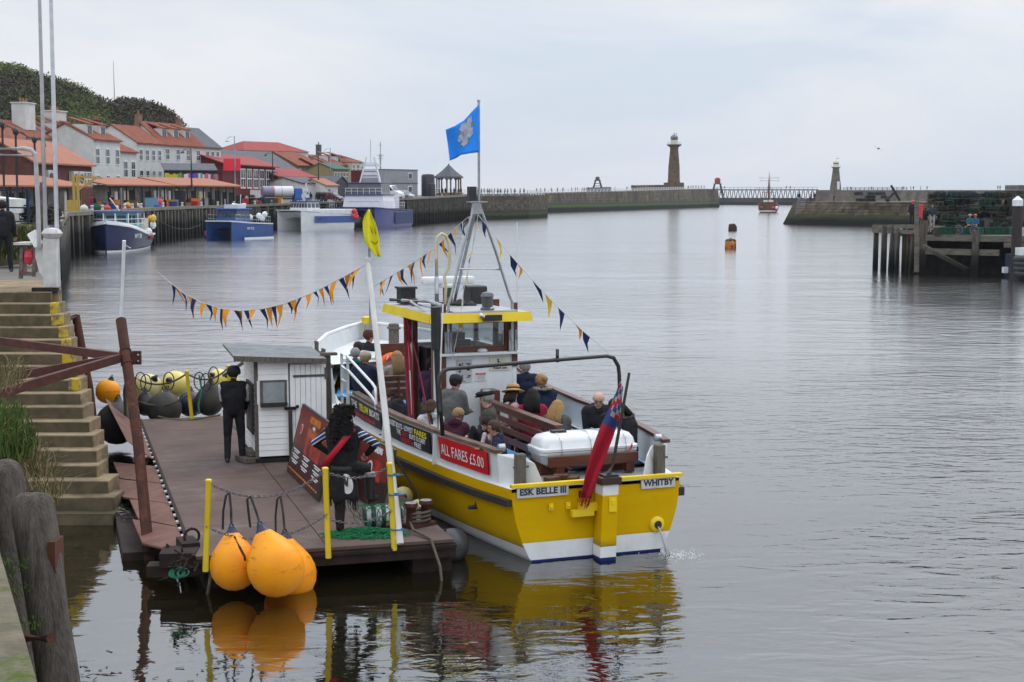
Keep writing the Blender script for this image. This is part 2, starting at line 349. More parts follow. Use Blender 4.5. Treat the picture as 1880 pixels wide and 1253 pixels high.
# ---- west pier
PIER=mat('pier_stone',(.2,.165,.12),.9,(.085,.075,.06),.12,bump=.08,bs=.6); bricks(PIER,(1,1,1),(.62,.58,.54),(.35,.33,.3),2.6,.95,.06,'xy',.05)
overlay(PIER,(.05,.047,.04),.25,.48,.66,(1,1,.4)); zband(PIER,[(2.6,3.6,(.06,.06,.045)),(1.9,2.5,(.07,.12,.02)),(1.2,1.9,(.012,.013,.012))],.3,.15)
W0=Vector((-25,395,0)); W1=Vector((5.5,465,0)); W2=Vector((91,698,0)); W3=Vector((96,712,0))
def wall_run(name,label,pts,ztops,thick,m,cat='pier',batter=.1,cap=None):
    """battered wall following the given base line; thickness away from the viewer"""
    mb=MB(); outer=[];n=len(pts)
    for i,p in enumerate(pts):
        d=(pts[min(i+1,n-1)]-pts[max(i-1,0)]).normalized(); nr=Vector((-d.y,d.x,0)); zt=ztops[i]
        outer.append([Vector((p.x,p.y,-3))-nr*.3,Vector((p.x,p.y,0)),Vector((p.x,p.y,0))+nr*(batter*zt)+Vector((0,0,zt)),Vector((p.x,p.y,0))+nr*thick+Vector((0,0,zt)),Vector((p.x,p.y,-3))+nr*(thick+.3)])
    mb.loft(outer,closed=True,caps=True); return solo(mb,name,m,label,cat)
wall_run('stone_pier','long brown stone pier with a green weed line running out to the tall lighthouse',[Vector((0,450,0)),W1,W1.lerp(W2,.4),W1.lerp(W2,.8),W2,Vector((97,708,0))],[5.8,5.9,6.8,7.9,8.4,8.4],16,PIER,'pier')
def on_pier(px,off=3.):   # point on the west pier top behind its edge
    u=(px-CX)/F; d=W2-W1; nr=Vector((-d.y,d.x,0)).normalized(); p0=W1+nr*off
    t=(u*p0.y-p0.x)/(d.x-u*d.y); q=p0+d*t; q.z=lerp(5.9,8.4,max(0,min(1,t)))*1.; return q
railing('pier_railing','low pale railing along the top edge of the long stone pier',[on_pier(975,1.4),on_pier(1120,1.4),on_pier(1294,1.4)],1.1,4,.09)
# low parapet, shelter wall on the pier
mb=MB(); a=on_pier(1160,10); b=on_pier(1225,10); mb.beam(a+Vector((0,0,1)),b+Vector((0,0,1)),1.2,2.2)
solo(mb,'parapet_wall',PIER,'low stone parapet on the pier to the left of the tall lighthouse','wall')
mb=MB(); a=on_pier(1080,9); b=on_pier(1118,9); mb.beam(a+Vector((0,0,.7)),b+Vector((0,0,.7)),1.2,1.6)
solo(mb,'deck_store',mat('dark_green_store',(.03,.05,.045),.8),'low dark store box under the green topped beacon','store')
# ---- lighthouses
LSTONE=mat('lighthouse_stone',(.19,.13,.085),.9,(.1,.07,.05),.6,bump=.03); bricks(LSTONE,(1,1,1),(.75,.7,.65),(.6,.58,.55),1.1,.55,.04,'xy',.03)
LSTONE2=mat('grey_lighthouse_stone',(.19,.165,.13),.9,(.11,.1,.08),.6,bump=.03); bricks(LSTONE2,(1,1,1),(.78,.74,.7),(.6,.58,.55),1.1,.5,.04,'xy',.03)
CREAM=mat('cream_paint',(.62,.56,.42),.6,(.5,.45,.34),1.5); LEAD=mat('lead_dome',(.11,.12,.13),.5,(.16,.17,.18),2)
GLASS=mat('dark_glass',(.03,.04,.05),.08,(.05,.06,.07),1,spec=.8)
def lighthouse(name,label,px,pyb,pyt,Y,r0,r1,tall,stone):
    base=at(px,pyb,Y); h=(pyb-pyt)*Y/F; t=thing(name,label,'lighthouse',base)
    a=MB(); 
    if tall:
        a.box((0,0,h*.055-1),(r0*3.1,r0*2.6,h*.11+2)); n=10
        a.lathe([(r0*1.12,h*.1),(r0,h*.13),(r0*.93,h*.4),(r1,h*.70),(r1*1.02,h*.735)],n=20)
        a.lathe([(r1*1.02,h*.735),(r1*1.15,h*.755),(r1*1.7,h*.775),(r1*1.75,h*.785)],n=20)
        a.build('tower',stone,t,smooth=40)
        g=.785
    else:
        a.lathe([(r0*1.15,-1),(r0*1.08,h*.12),(r0*.9,h*.3),(r1,h*.62),(r1,h*.68),(r1*1.25,h*.70),(r1*1.45,h*.715)],n=8); a.build('tower',stone,t); g=.715
        d=MB(); d.box((r0*.3,-r0*.98,h*.15),(r0*.5,.5,h*.25)); d.build('door',WHITE,t)
    b=MB(); b.lathe([(r1*(1.75 if tall else 1.5),h*g),(r1*(1.75 if tall else 1.5),h*(g+.012))],n=20); b.build('gallery',LEAD if tall else WHITE,t)
    b=MB(); R1=r1*(1.68 if tall else 1.42)
    for k in range(16):
        an=2*PI*k/16; b.beam((R1*math.cos(an),R1*math.sin(an),h*g),(R1*math.cos(an),R1*math.sin(an),h*g+1.2),.1)
    for z in (.6,1.2): b.torus((0,0,h*g+z),R1,.06,16,4)
    b.build('gallery_railing',WHITE,t)
    b=MB(); b.lathe([(r1*.88,h*g),(r1*.88,h*(g+.09))],n=12); b.build('lantern_house',CREAM,t)
    b=MB(); b.lathe([(r1*.84,h*(g+.09)),(r1*.84,h*(g+.12))],n=12); b.build('lantern_glass',GLASS,t)
    b=MB(); pr=[(r1*.95*math.cos(x*PI/12),h*(g+.12)+r1*.9*math.sin(x*PI/12)) for x in range(6)]+[(.16,h*(g+.12)+r1*.95),(.3,h*(g+.125)+r1*1.1),(.08,h*(g+.13)+r1*1.2),(.06,h)]
    b.lathe(pr,n=12); b.build('dome' if tall else 'roof',LEAD if tall else CREAM,t,smooth=True)
    b=MB(); b.beam((0,0,h*.985),(1.2,0,h*.985),.12); b.box((1.1,0,h*.985),(.5,.05,.4)); b.build('weather_vane',LEAD,t)
    for z in (.3,.55): 
        b=MB(); b.box((0,-r0*.93,h*z),(.6,.3,1.1)); b.build('window',GLASS,t)
    return t
lighthouse('lighthouse','tall brown stone lighthouse with cream lantern at the end of the long pier',1237,347,246,690,2.75,1.9,True,LSTONE)
lighthouse('lighthouse','shorter grey stone lighthouse with pale lantern above the far right pier',1534,350,291,800,2.7,1.75,False,LSTONE2)
# ---- beacons
def beacon(px,pyb,pyt,Y,c,label,wide):
    base=at(px,pyb,Y); h=(pyb-pyt)*Y/F; t=thing('beacon_tower',label,'beacon',base); a=MB(); m=mat('beacon_steel',(.06,.05,.05),.7)
    for sx_,sy_ in ((-1,-1),(1,-1),(1,1),(-1,1)): a.beam((sx_*wide,sy_*wide,-.5),(sx_*wide*.45,sy_*wide*.45,h*.66),.42)
    for z in (.2,.42): 
        k=wide*lerp(1,.45,z/.66); 
        for s_ in (-1,1): a.beam((-k,s_*k,h*z),(k,s_*k,h*z),.22); a.beam((s_*k,-k,h*z),(s_*k,k,h*z),.22)
    a.build('lattice_legs',m,t); b=MB(); b.box((0,0,h*.675),(wide*1.35,wide*1.35,.35)); b.build('platform',m,t)
    b=MB(); b.lathe([(wide*.48,h*.69),(wide*.48,h*.93),(wide*.3,h*.97),(wide*.3,h)],n=10); b.build('lantern',c,t)
BRED=mat('faded_red',(.32,.045,.05),.7); BGRN=mat('faded_green',(.05,.13,.1),.7)
beacon(1317,362,327,900,BRED,'red topped lattice beacon at the left end of the trestle walkway',3.6)
beacon(1097,346,325,640,BGRN,'green topped beacon standing on the long stone pier',1.9)
# ---- far trestle walkway
mb=MB(); pa=at(1290,362,905); pb=at(1520,362,850)
t=thing('trestle_walkway','long dark timber trestle walkway crossing the harbour mouth between the piers','walkway',(pa.x,pa.y,0)); FARW=mat('far_timber',(.075,.068,.06),.9,(.04,.036,.034),.4)
A=at(1309,349,900); B=at(1500,349,852); A_WALK,B_WALK=A.copy(),B.copy(); n=24; a=[];b=MB();c=[]
b.beam(A,B,3,.6); b.beam(A+Vector((0,0,1.5)),B+Vector((0,0,1.5)),.14)
for k in range(n+1):
    q=A.lerp(B,k/n); zb=4.0; 
    for s_ in (-1,1): a.append(lambda m_,q=q,s_=s_: m_.beam((q.x+s_*1.0,q.y,zb),(q.x+s_*.3,q.y,q.z-.4),.38))
    c.append(lambda m_,q=q: m_.beam(q,q+Vector((0,0,1.5)),.14))
each(a,'trestle_leg',FARW,t); b.build('deck',FARW,t,True); each(c,'handrail_post',FARW,t)
p=MB(); p.prism([(pa.x,pa.y,-2),(pb.x,pb.y,-2),(pb.x,pb.y,4.0),(pa.x,pa.y,4.0)],(2,9,0)); M_=mat('far_concrete',(.09,.085,.08),.9,(.06,.056,.055),.08); zband(M_,[(1.2,1.7,(.03,.035,.03))],.3,.1)
solo(p,'concrete_pier',M_,'low dark concrete base under the trestle walkway','pier')
# ---- east pier
EPW=mat('east_pier_stone',(.2,.175,.14),.9,(.12,.105,.085),.1,bump=.06,bs=.6); bricks(EPW,(1,1,1),(.7,.67,.62),(.5,.48,.45),2.2,.9,.06,'xy',.05); overlay(EPW,(.075,.06,.05),.12,.5,.62,(1,1,2),3)
e=[at(1496,370,790),at(1560,370,760),at(1640,370,700),at(1760,370,600),at(1900,370,500),at(2050,370,420)]
for v in e: v.z=0
wall_run('stone_pier','pale stone pier wall stretching across the right distance below the shorter lighthouse',e,[HC+(359-349.5)*v.y/F for v in e],10,EPW,'pier')
mb=MB(); a=at(1845,349,530); b=at(1960,349,470); mb.prism([a,b,b+Vector((0,0,1.6)),a+Vector((0,0,1.6))],(3,9,0)); solo(mb,'pier_building',EPW,'flat topped stone block on the far pier at the right edge','building')
railing('pier_railing','fine railing on the far right pier beside the shorter lighthouse',[at(1548,349.5,768)+Vector((0,0,.0)),at(1665,349.5,684)],1.3,6,.1,m=FARW)
# ---- lower stone quay (right middle)
TH=mat('mossy_stone',(.17,.135,.09),.9,(.055,.047,.036),.5,bump=.06,bs=1.2); bricks(TH,(1,1,1),(.55,.5,.45),(.3,.28,.25),1.9,.55,.05,'xy',.05); zband(TH,[(1.6,2.3,(.04,.05,.022)),(.9,1.6,(.012,.014,.011))],.4,.35)
e=[G(1437,412),G(1612,416),G(1760,420),G(2000,428)]
mb=MB(); rg=[]
for i,v in enumerate(e):
    top=4.3; rg.append([Vector((v.x,v.y,-2)),Vector((v.x,v.y,0)),Vector((v.x+(2.3 if i==0 else .4),v.y+(.8 if i==0 else .9),top)),Vector((v.x+34,v.y+46,top)),Vector((v.x+34,v.y+46,-2))])
mb.loft(rg,closed=True,caps=True); solo(mb,'stone_quay',TH,'lower mossy stone quay with sloping end and ladder in the right middle distance','quay')
t=thing('quay_ladder','steel ladder fixed to the sloping end of the mossy stone quay','ladder',G(1460,413)); a=MB(); b=MB(); p0=G(1456,412);p0.y-=1; p1=at(1466,364,286.5); off=Vector((1.3,-.6,0))
for s_ in (0,1): a.beam(p0+off*s_,p1+off*s_,.16)
for k in range(13): v=p0.lerp(p1,(k+.5)/13); b.beam(v,v+off,.1)
a.build('rails',STEEL,t,True); b.build('rungs',STEEL,t,True)
# ================================================================ hill
HILLM=mat('hillside_turf',(.06,.075,.022),.95,(.045,.04,.026),.06,bump=.3,bs=.5)
overlay(HILLM,(.035,.03,.024),.035,.45,.58,seed=4)
SKYL=[(-1150,60),(-600,85),(-260,105),(-60,112),(0,122),(30,126),(60,131),(85,142),(110,152),(130,158),(155,166),(175,178),(195,190),(207,196),(230,192),(262,192),(285,199),(300,206),(316,213),(330,230),(342,243),(352,262)]
def skyl(px):
    for i in range(len(SKYL)-1):
        if px<=SKYL[i+1][0]:
            a,b=SKYL[i],SKYL[i+1]; t=(px-a[0])/(b[0]-a[0]); return a[1]*(1-t)+b[1]*t
    return SKYL[-1][1]
NX,NZ=285,26; vs=[]; hp=[]
for j in range(NZ+4):
    for i in range(NX+1):
        px=-1100+1452*i/NX; 
        if j<=NZ:
            t=j/NZ; D=285+75*t**1.3; top=skyl(px); P1=at(px,top,360); z=lerp(4,P1.z,1-(1-t)**1.5); u=(px-CX)/F; q=Vector((u*D*1.0,D,z))
            q+=Vector((noise.noise(q*.05)*2.2,noise.noise(q*.05+Vector((9,9,9)))*7,noise.noise(q*.11)*1.0*min(1,t*2)))
        else:
            q=vs[NZ*(NX+1)+i]+Vector((-(j-NZ)*9,(j-NZ)*22,-(j-NZ)*2))
        vs.append(q)
mb=MB(); mb.add(vs,[(j*(NX+1)+i,j*(NX+1)+i+1,(j+1)*(NX+1)+i+1,(j+1)*(NX+1)+i) for j in range(NZ+3) for i in range(NX)])
tag(mb.build('hill',HILLM,smooth=True),kind='structure')
LEAFA=mat('shrub_green',(.085,.12,.03),.8,(.13,.15,.045),.2); LEAFB=mat('shrub_dark',(.04,.05,.025),.8,(.065,.055,.035),.2); LEAFC=mat('dead_bracken',(.075,.05,.035),.9,(.05,.04,.033),.2)
mb=MB()
for k in range(20000):
    i=random.randrange(NX) if k>15000 else random.randrange(160,NX); j=int(random.random()**.8*(NZ)); q=vs[j*(NX+1)+i].lerp(vs[(j+1)*(NX+1)+i+1],random.random())
    c=noise.noise(Vector((q.x*.03,q.z*.06,q.y*.02)))
    if q.z<14 and random.random()<.5: continue
    mi=0 if c+(q.z-18)*.012>.0+rnd(-.12,.12) else (2 if c<-.2+rnd(-.1,.1) else 1)
    if (q.x*F/q.y+CX)>212: mi=2 if random.random()<.55 else 1
    s=rnd(.6,1.35)*(1.3 if mi==1 else 1)
    for _ in range(6):
        o=Vector((rnd(-1,1),rnd(-1,1),rnd(-.3,.8)))*s; a=Vector((rnd(-1,1),rnd(-1,1),rnd(-1,1))).normalized()*s*.42; b=Vector((rnd(-1,1),rnd(-1,1),rnd(-.4,1))).normalized()*s*.42
        mb.add([q+o,q+o+a,q+o+b],[(0,1,2)],mi)
tag(mb.build('hillside_scrub',[LEAFA,LEAFB,LEAFC],fixn=False),kind='stuff')
mb=MB(); b0=at(211,196,362); mb.tube([b0-Vector((0,0,2)),at(208,112,362)],[.16,.05],5); solo(mb,'radio_mast',STEEL,'hair thin mast rising from the hilltop on the left','mast')
# ================================================================ houses
RTILE=mat('pantile_red',(.25,.075,.04),.85,(.16,.05,.032),1.2,bump=.03,bs=5,stretch=(1,1,1)); overlay(RTILE,(.09,.05,.038),.9,.5,.75)
ROR=mat('orange_roof',(.34,.145,.09),.8,(.3,.12,.075),.5,bump=.02); overlay(ROR,(.3,.2,.14),.7,.55,.8)
RRED=mat('red_roof',(.3,.05,.045),.75,(.22,.045,.04),.7,bump=.02)
SLATE=mat('slate_roof',(.1,.105,.115),.7,(.065,.07,.08),1.5,bump=.02)
WREN=mat('white_render',(.6,.6,.58),.8,(.48,.48,.46),.5); overlay(WREN,(.36,.35,.32),.5,.55,.85,(1,1,.3))
CREN=mat('cream_render',(.55,.49,.36),.8,(.46,.41,.31),.5)
BRK=mat('dark_brick',(.13,.05,.038),.9,(.08,.035,.03),1.,bump=.02); MRED=mat('maroon_boarding',(.14,.018,.02),.7,(.09,.014,.016),1)
BSTONE=mat('brown_stone',(.24,.16,.1),.9,(.15,.1,.07),.8,bump=.03)
POTM=mat('chimney_pot',(.3,.12,.07),.8)
def house(label,pxl,pxr,Dl,Dr,ye,yr,depth=9,wall=WREN,roof=RTILE,wins=(),chim=(),dorm=(),gable='x',zb=3.6,name='terraced_house',cat='house',hip=0,over=.35,sills=None,door=None,group='houses along the harbour street'):
    L=at(pxl,ye,Dl); Rr=at(pxr,ye,Dr); d=Vector((Rr.x-L.x,Rr.y-L.y,0)); wd=d.length; rz=math.atan2(d.y,d.x); H=L.z-zb
    rh=(at(pxl,yr,Dl+(depth/2 if gable=='x' else 0)).z-L.z) if yr is not None else 0
    t=thing(name,label,cat,(L.x,L.y,zb),rz,group)
    a=MB(); a.box((wd/2,depth/2,H/2-.5),(wd,depth,H+1))
    if rh>.05 and not hip:
        if gable=='x':
            for x in (0,wd-.3): a.prism([(x,0,H),(x,depth,H),(x,depth/2,H+rh)],(.3,0,0))
        elif gable=='y': a.prism([(0,0,H),(wd,0,H),(wd/2,0,H+rh)],(0,.3,0)); a.prism([(0,depth-.3,H),(wd,depth-.3,H),(wd/2,depth-.3,H+rh)],(0,.3,0))
    a.build('wall',wall,t)
    r=MB()
    if rh<=.05: r.box((wd/2,depth/2,H+.1),(wd+over*2,depth+over*2,.2))
    elif hip:
        o=over; hx=depth*.42
        P=[(-o,-o,H),(wd+o,-o,H),(wd+o,depth+o,H),(-o,depth+o,H),(hx,depth/2,H+rh),(wd-hx,depth/2,H+rh)]
        r.add(P,[(0,1,5,4),(1,2,5),(2,3,4,5),(3,0,4),(3,2,1,0)])
    elif gable=='x':
        k=rh/(depth/2); o=over
        for s in (0,1):
            y0=-o if s==0 else depth+o
            r.prism([(-o*.6,y0,H-k*o+.02),(wd+o*.6,y0,H-k*o+.02),(wd+o*.6,depth/2,H+rh+.02),(-o*.6,depth/2,H+rh+.02)],(0,0,.2))
    elif gable=='lean': r.prism([(-over,-over,H-.1),(wd+over,-over,H-.1),(wd+over,depth,H+rh),(-over,depth,H+rh)],(0,0,.18))
    else:
        k=rh/(wd/2); o=over
        for x0 in (-o,wd+o): r.prism([(x0,-o*.6,H-k*o+.02),(x0,depth+o*.6,H-k*o+.02),(wd/2,depth+o*.6,H+rh+.02),(wd/2,-o*.6,H+rh+.02)],(0,0,.2))
    rf=r.build('roof',roof,t)
    for (u,v,ww,wh) in [(a_,b_,c_*1.25,d_*1.2) for a_,b_,c_,d_ in wins]:     # u 0..1 along, v metres below eaves of the centre
        f=MB(); x=u*wd; z=H-v; f.box((x,-.03,z),(ww,.1,wh)); fo=f.build('window',WHITE,t); g=MB()
        nx=2
        for i in range(nx):
            for j in (0,1): g.box((x+(i-.5)*ww*.46,-.085,z+(j-.5)*wh*.46),(ww*.38,.02,wh*.40))
        g.build('pane',GLASS,fo)
        if sills: s_=MB(); s_.box((x,-.12,z-wh/2-.12),(ww*1.2,.2,.16)); s_.build('sill',sills,fo)
    for (u,y_,w_,h_,m_,np_) in chim:
        c=MB(); z0=H+rh*.5; top=H+rh+h_; c.box((u*wd,depth*y_,(z0+top)/2),(w_,w_*.7,top-z0)); c.box((u*wd,depth*y_,top+.08),(w_*1.1,w_*.8,.16)); co=c.build('chimney',m_,t)
        if np_:
            p_=MB()
            for i in range(np_): p_.lathe([(.17,top+.1),(.13,top+.8)],(u*wd+(i-(np_-1)/2)*w_*.8/max(1,np_-.3),depth*y_,0),8)
            p_.build('chimney_pots',POTM,co)
    for u in dorm:
        k=rh/(depth/2); y0=depth*.16; z=H+k*y0; dw,dh=1.7,1.5
        c=MB(); c.box((u*wd,y0+1.2,z+dh/2),(dw,2.4,dh)); do=c.build('dormer',WREN if u<2 else SLATE,t)
        c=MB(); c.prism([(u*wd-dw/2-.2,y0-.25,z+dh),(u*wd+dw/2+.2,y0-.25,z+dh),(u*wd+dw/2+.2,y0+3.2,z+dh+1.0),(u*wd-dw/2-.2,y0+3.2,z+dh+1.0)],(0,0,.14)); c.build('dormer_roof',roof,do)
        c=MB(); 
        for s in (-1,1): c.box((u*wd+s*dw*.2,y0-.02,z+dh*.5),(dw*.32,.06,dh*.7))
        c.build('dormer_window',GLASS,do)
    return t
def HD(px): return 200+.17*px
def rows(n,vs_,w,h,u0=.12,u1=.88): return [(lerp(u0,u1,i/max(1,n-1)),v,w,h) for v in vs_ for i in range(n)]
def hs(label,a,b,ye,yr,off=0,**k): return house(label,a,b,HD(a)+off,HD(b)+off,ye,yr,**k)
hs('white end house cut off by the left edge of the photo behind the orange roofs',-60,5,252,226,wins=rows(5,(1.6,4.6),1,1.4))
h=hs('cream painted cafe with red roof and dark lettering at far left',6,55,257,222,-6,wall=CREN,wins=[(.25,2.0,1.5,1.5),(.72,2.0,1.5,1.5),(.6,6,1.0,1.6)],chim=[(.75,.5,1.5,1.6,BRK,2)],name='cafe',cat='cafe')
DKT=mat('dark_lettering',(.06,.03,.03),.6)
W_=math.hypot(*( (at(55,257,HD(55)-6)-at(6,257,HD(6)-6)).xy )); HH=at(6,257,HD(6)-6).z-3.6
t1=text('MAGPIE',1.05,DKT,h,frame((W_*.72,-.12,HH-3.7),(1,0,0),(0,0,1)),bold=.03); t2=text('CAFE',1.05,DKT,h,frame((W_*.72,-.12,HH-4.7),(1,0,0),(0,0,1)),bold=.03); join_text(t1,[t2])
hs('white gabled house with two big white chimney stacks at left',50,112,252,224,6,roof=RTILE,wins=rows(3,(2.2,),.9,1.2),chim=[(.42,.3,3.0,2.6,WREN,3)],gable='x')
hs('house with dark red roof and dormers beside the big white chimney',112,152,254,226,4,wins=[],chim=[(.75,.4,3.2,1.7,WREN,4)],dorm=(.3,.8))
hs('white three storey house with glazed top floor left of the narrow cottage',172,220,256,230,-8,wins=rows(3,(2.4,6.3),.95,2.0),dorm=(.2,.7),chim=[(.95,.4,1.5,.8,BRK,2)],group=None)
hs('narrow white cottage with low red roof between two taller white houses',220,251,279,262,-6,depth=7,wins=rows(2,(2.6,),1.0,2.2,.3,.75))
hs('plain white house with small paired windows and plain red roof',251,299,262,232,-2,wins=rows(4,(1.9,5.2),.85,1.5,.14,.85))
hs('long cream white house with three dormers in its red roof',299,374,265,226,0,wins=rows(4,(1.6,5.3),.95,1.6,.1,.85),dorm=(.22,.5,.78),chim=[(.0,.5,1.1,1.1,BSTONE,1),(.97,.5,1.1,.9,BSTONE,1)])
hs('white house with grey slate roof and skylight at the end of the terrace',374,405,270,237,0,roof=SLATE,wins=rows(3,(1.6,5.4),.85,1.6,.2,.8),sills=BLK)
# market hall with copper orange roof and air conditioners
h=house('brown market building with weathered orange roof and air conditioning units',60,168,172,190,297,258,depth=9,wall=BRK,roof=ROR,name='market_building',cat='building',over=.5,group=None,wins=[(.94,1.8,1.2,1.5),(.85,1.8,1.2,1.5)])
ACM=mat('grey_unit',(.5,.5,.48),.5)
for u in (.2,.62,.72):
    b=MB(); W2_=math.hypot(*((at(168,297,190)-at(60,297,172)).xy)); H_=at(60,297,172).z-3.6; b.box((u*W2_,-.35,H_-1.8),(1.5,.6,1.8)); o=b.build('air_conditioner',ACM,h); b=MB(); b.lathe([(.55,0),(.6,.06),(.2,.08)],(u*W2_,-.64,H_-1.8),14,Matrix.Rotation(PI/2,4,'X')); b.build('fan',BLK,o)
def arcade(label,pa,pb,Da,Db,ye,yr,zb,depth,nb,wall=mat('shop_front',(.22,.2,.17),.8,(.1,.09,.08),.9),roof=ROR,name='fish_stall_row'):
    t=house(label,pa,pb,Da,Db,ye,yr,depth=depth,wall=wall,roof=roof,zb=zb,gable='lean',over=.9,name=name,cat='market stall row',group=None)
    L=at(pa,ye,Da); Rr=at(pb,ye,Db); wd=(Rr-L).xy.length; H=L.z-zb
    for i in range(nb):
        x=(i+.5)/nb*wd; m_=random.choice([WREN,DARK,DARK,CREN,BRK,SLATE,DARK]); b=MB(); b.box((x+rnd(-.2,.2),-.04,H*.42),(wd/nb*rnd(.3,.8),.1,H*rnd(.6,.85))); b.build('shutter',m_,t)
        b=MB(); b.beam((i/nb*wd,-.85,-.2),(i/nb*wd,-.85,H-.15),.16); b.build('post',DARK,t)
    return t
arcade('low orange roofed row of fish stalls behind the blue boats',192,318,196,212,340,327,3.6,5,9)
arcade('low orange roofed open stalls in front of the white terrace',318,432,212,232,341,327,3.6,5,8)
arcade('low orange lean-to roof at the far left behind the black clad man',-40,150,150,168,341,321,3.7,6,9)
# gift shop front
t=thing('gift_shop','grey awning shop hung with bright coloured goods under the long white house','shop',at(302,331,238)); A=at(302,322,238);B=at(400,322,252)
b=MB(); b.prism([A+Vector((0,-.2,.7)),B+Vector((0,-.2,.7)),B+Vector((-1,2,1.8)),A+Vector((-1,2,1.8))],(0,0,.15)); b.build('awning',SLATE,t,True)
b=MB(); b.prism([A+Vector((0,.3,-2.2)),B+Vector((0,.3,-2.2)),B+Vector((0,.3,.9)),A+Vector((0,.3,.9))],(-.5,1.5,0)); b.build('shop_front',DARK,t,True)
CB=[mat('goods_%s'%n,c,.7) for n,c in (('yellow',(.6,.5,.03)),('pink',(.7,.1,.25)),('blue',(.04,.1,.5)),('white',(.7,.7,.7)),('green',(.1,.4,.1)),('red',(.5,.03,.03)),('purple',(.2,.08,.4)))]
for i in range(26):
    p=A.lerp(B,(i+.5)/26); b=MB(); b.box(p+Vector((.1,-.3,-.35)),(.34,.06,rnd(.9,1.5)),.6); b.build('hanging_goods',CB[0] if i<6 else random.choice(CB[1:]),t,True)
# amusement hall
h=house('dark red amusement hall with red roofs and a bright red billboard',408,505,262,292,300,283,depth=10,wall=MRED,roof=RRED,name='amusement_hall',cat='amusement hall',group=None,wins=[(u,2.5,2.2,3.0) for u in (.36,.48,.6,.72,.85,.95)],over=.8)
W_=(at(505,300,292)-at(408,300,262)).xy.length; H_=at(408,300,262).z-3.6
b=MB(); b.prism([at(410,313.5,259),at(441,313.5,260.5),at(441,291.5,260.5),at(410,291.5,259)],(0,.3,0)); b.build('billboard',mat('billboard_red',(.75,.01,.035),.5,(.7,.01,.03)),h,True)
b=MB(); b.box((W_*.66,-1.3,H_-6.2),(W_*.6,.15,.3)); b.box((W_*.66,-1.3,H_-4.4),(W_*.6,.15,.2)); bo=b.build('balcony',mat('bright_red_trim',(.4,.02,.03),.5),h)
b=MB()
for i in range(34): b.box((W_*(.37+.58*i/33),-1.32,H_-5.3),(.16 if i%3 else .3,.1,1.5))
b.build('balusters',WHITE,bo)
house('big shed with wide grey slate roof and brown brick gable',436,545,312,335,309,277,depth=13,wall=BSTONE,roof=SLATE,name='warehouse',cat='warehouse',group=None,chim=[])
house('large hip roofed red tiled hall rising behind the grey roofed shed',448,566,352,368,276,259,depth=11,wall=WREN,roof=RRED,name='hall',cat='hall',group=None,hip=1,zb=5)
house('brown stone house with steep orange red roof behind the low market',545,590,345,356,304,281,depth=12,wall=BSTONE,roof=RTILE,group='houses beyond the grey shed',wins=rows(4,(1.6,4.2),.9,1.4))
house('maroon fronted house with dark roof beside the street lamp',585,606,350,356,308,292,depth=9,wall=MRED,roof=RTILE,group='houses beyond the grey shed',wins=rows(3,(1.8,),.9,1.4))
house('stone house with many gabled red roofs and tall chimney right of the lamp',604,650,372,384,303,286,depth=13,wall=BSTONE,roof=RTILE,group='houses beyond the grey shed',wins=rows(5,(1.8,4.6),1,1.6),chim=[(.5,.5,1.3,2.6,SLATE,1)],dorm=(.3,.7))
house('pale stone end house with red hipped roof beyond the big blue vessel',646,668,380,386,298,284,depth=13,wall=CREN,roof=RTILE,group='houses beyond the grey shed',wins=rows(3,(1.6,4.6),1,1.8),hip=1)
house('yellow fronted kiosk with green roof in the far row of houses',612,640,340,346,311,301,depth=7,wall=mat('mustard_front',(.3,.24,.11),.8),roof=mat('green_roof',(.04,.11,.08),.7),name='kiosk',cat='kiosk',group=None,gable='x',wins=rows(5,(1.6,),.7,1.6))
house('long low hut with red roof in front of the brown gable',508,577,288,302,324,311,depth=8,wall=MRED,roof=RRED,name='market_hut',cat='hut',group=None,gable='x',over=.6)
house('small white shed with grey roof behind the dark clothed quay crowd',552,594,285,292,337,327,depth=8,wall=WREN,roof=SLATE,name='shed',cat='shed',group=None,zb=4)
house('tiny white shed with orange roof next to the grey roofed shed',597,620,288,292,341,330,depth=6,wall=WREN,roof=ROR,name='shed',cat='shed',group=None,zb=4,wins=[(.3,1.2,.8,1)])
house('small dark gabled hut behind the big blue vessel',612,642,300,306,340,325,depth=6,wall=SLATE,roof=SLATE,name='hut',cat='hut',group=None,zb=4,gable='y')
# containers / cabins
GREYC=mat('grey_cabin',(.33,.34,.35),.6,(.28,.29,.3),.5); bricks(GREYC,(1,1,1),(.93,.93,.93),(.6,.6,.6),.35,9,.03,'xy',.02)
def cabin(label,px0,px1,yb,yt,D0,D1,m,wins,name='portable_cabin',dep=6):
    L=at(px0,yb,D0);Rr=at(px1,yb,D1); d=(Rr-L); d.z=0; wd=d.length; h=(yb-yt)*D0/F; t=thing(name,label,'cabin',L,math.atan2(d.y,d.x))
    a=MB(); a.box((wd/2,dep/2,h/2),(wd,dep,h)); a.build('shell',m,t,bevel=.05)
    a=MB(); a.box((wd/2,dep/2,h+.05),(wd+.2,dep+.2,.12)); a.build('roof',SLATE,t)
    for u in wins:
        b=MB(); b.box((u*wd,-.04,h*.55),(1.3,.1,1.3)); o=b.build('window',WHITE,t); b=MB(); b.box((u*wd,-.1,h*.55),(1,.06,1)); b.build('pane',GLASS,o)
    return t
cabin('lower grey site cabin of the stacked pair beside the black tanks',706,767,361,337,300,308,GREYC,(.76,))
cabin('upper grey site cabin of the stacked pair beside the black tanks',706,767,336.6,312,300,308,GREYC,(.76,))
cabin('dark maroon container left of the stacked grey cabins',684,705,350,314,318,321,MRED,(),'container')
TANKM=mat('black_tank',(.012,.014,.02),.5,(.02,.022,.03),1)
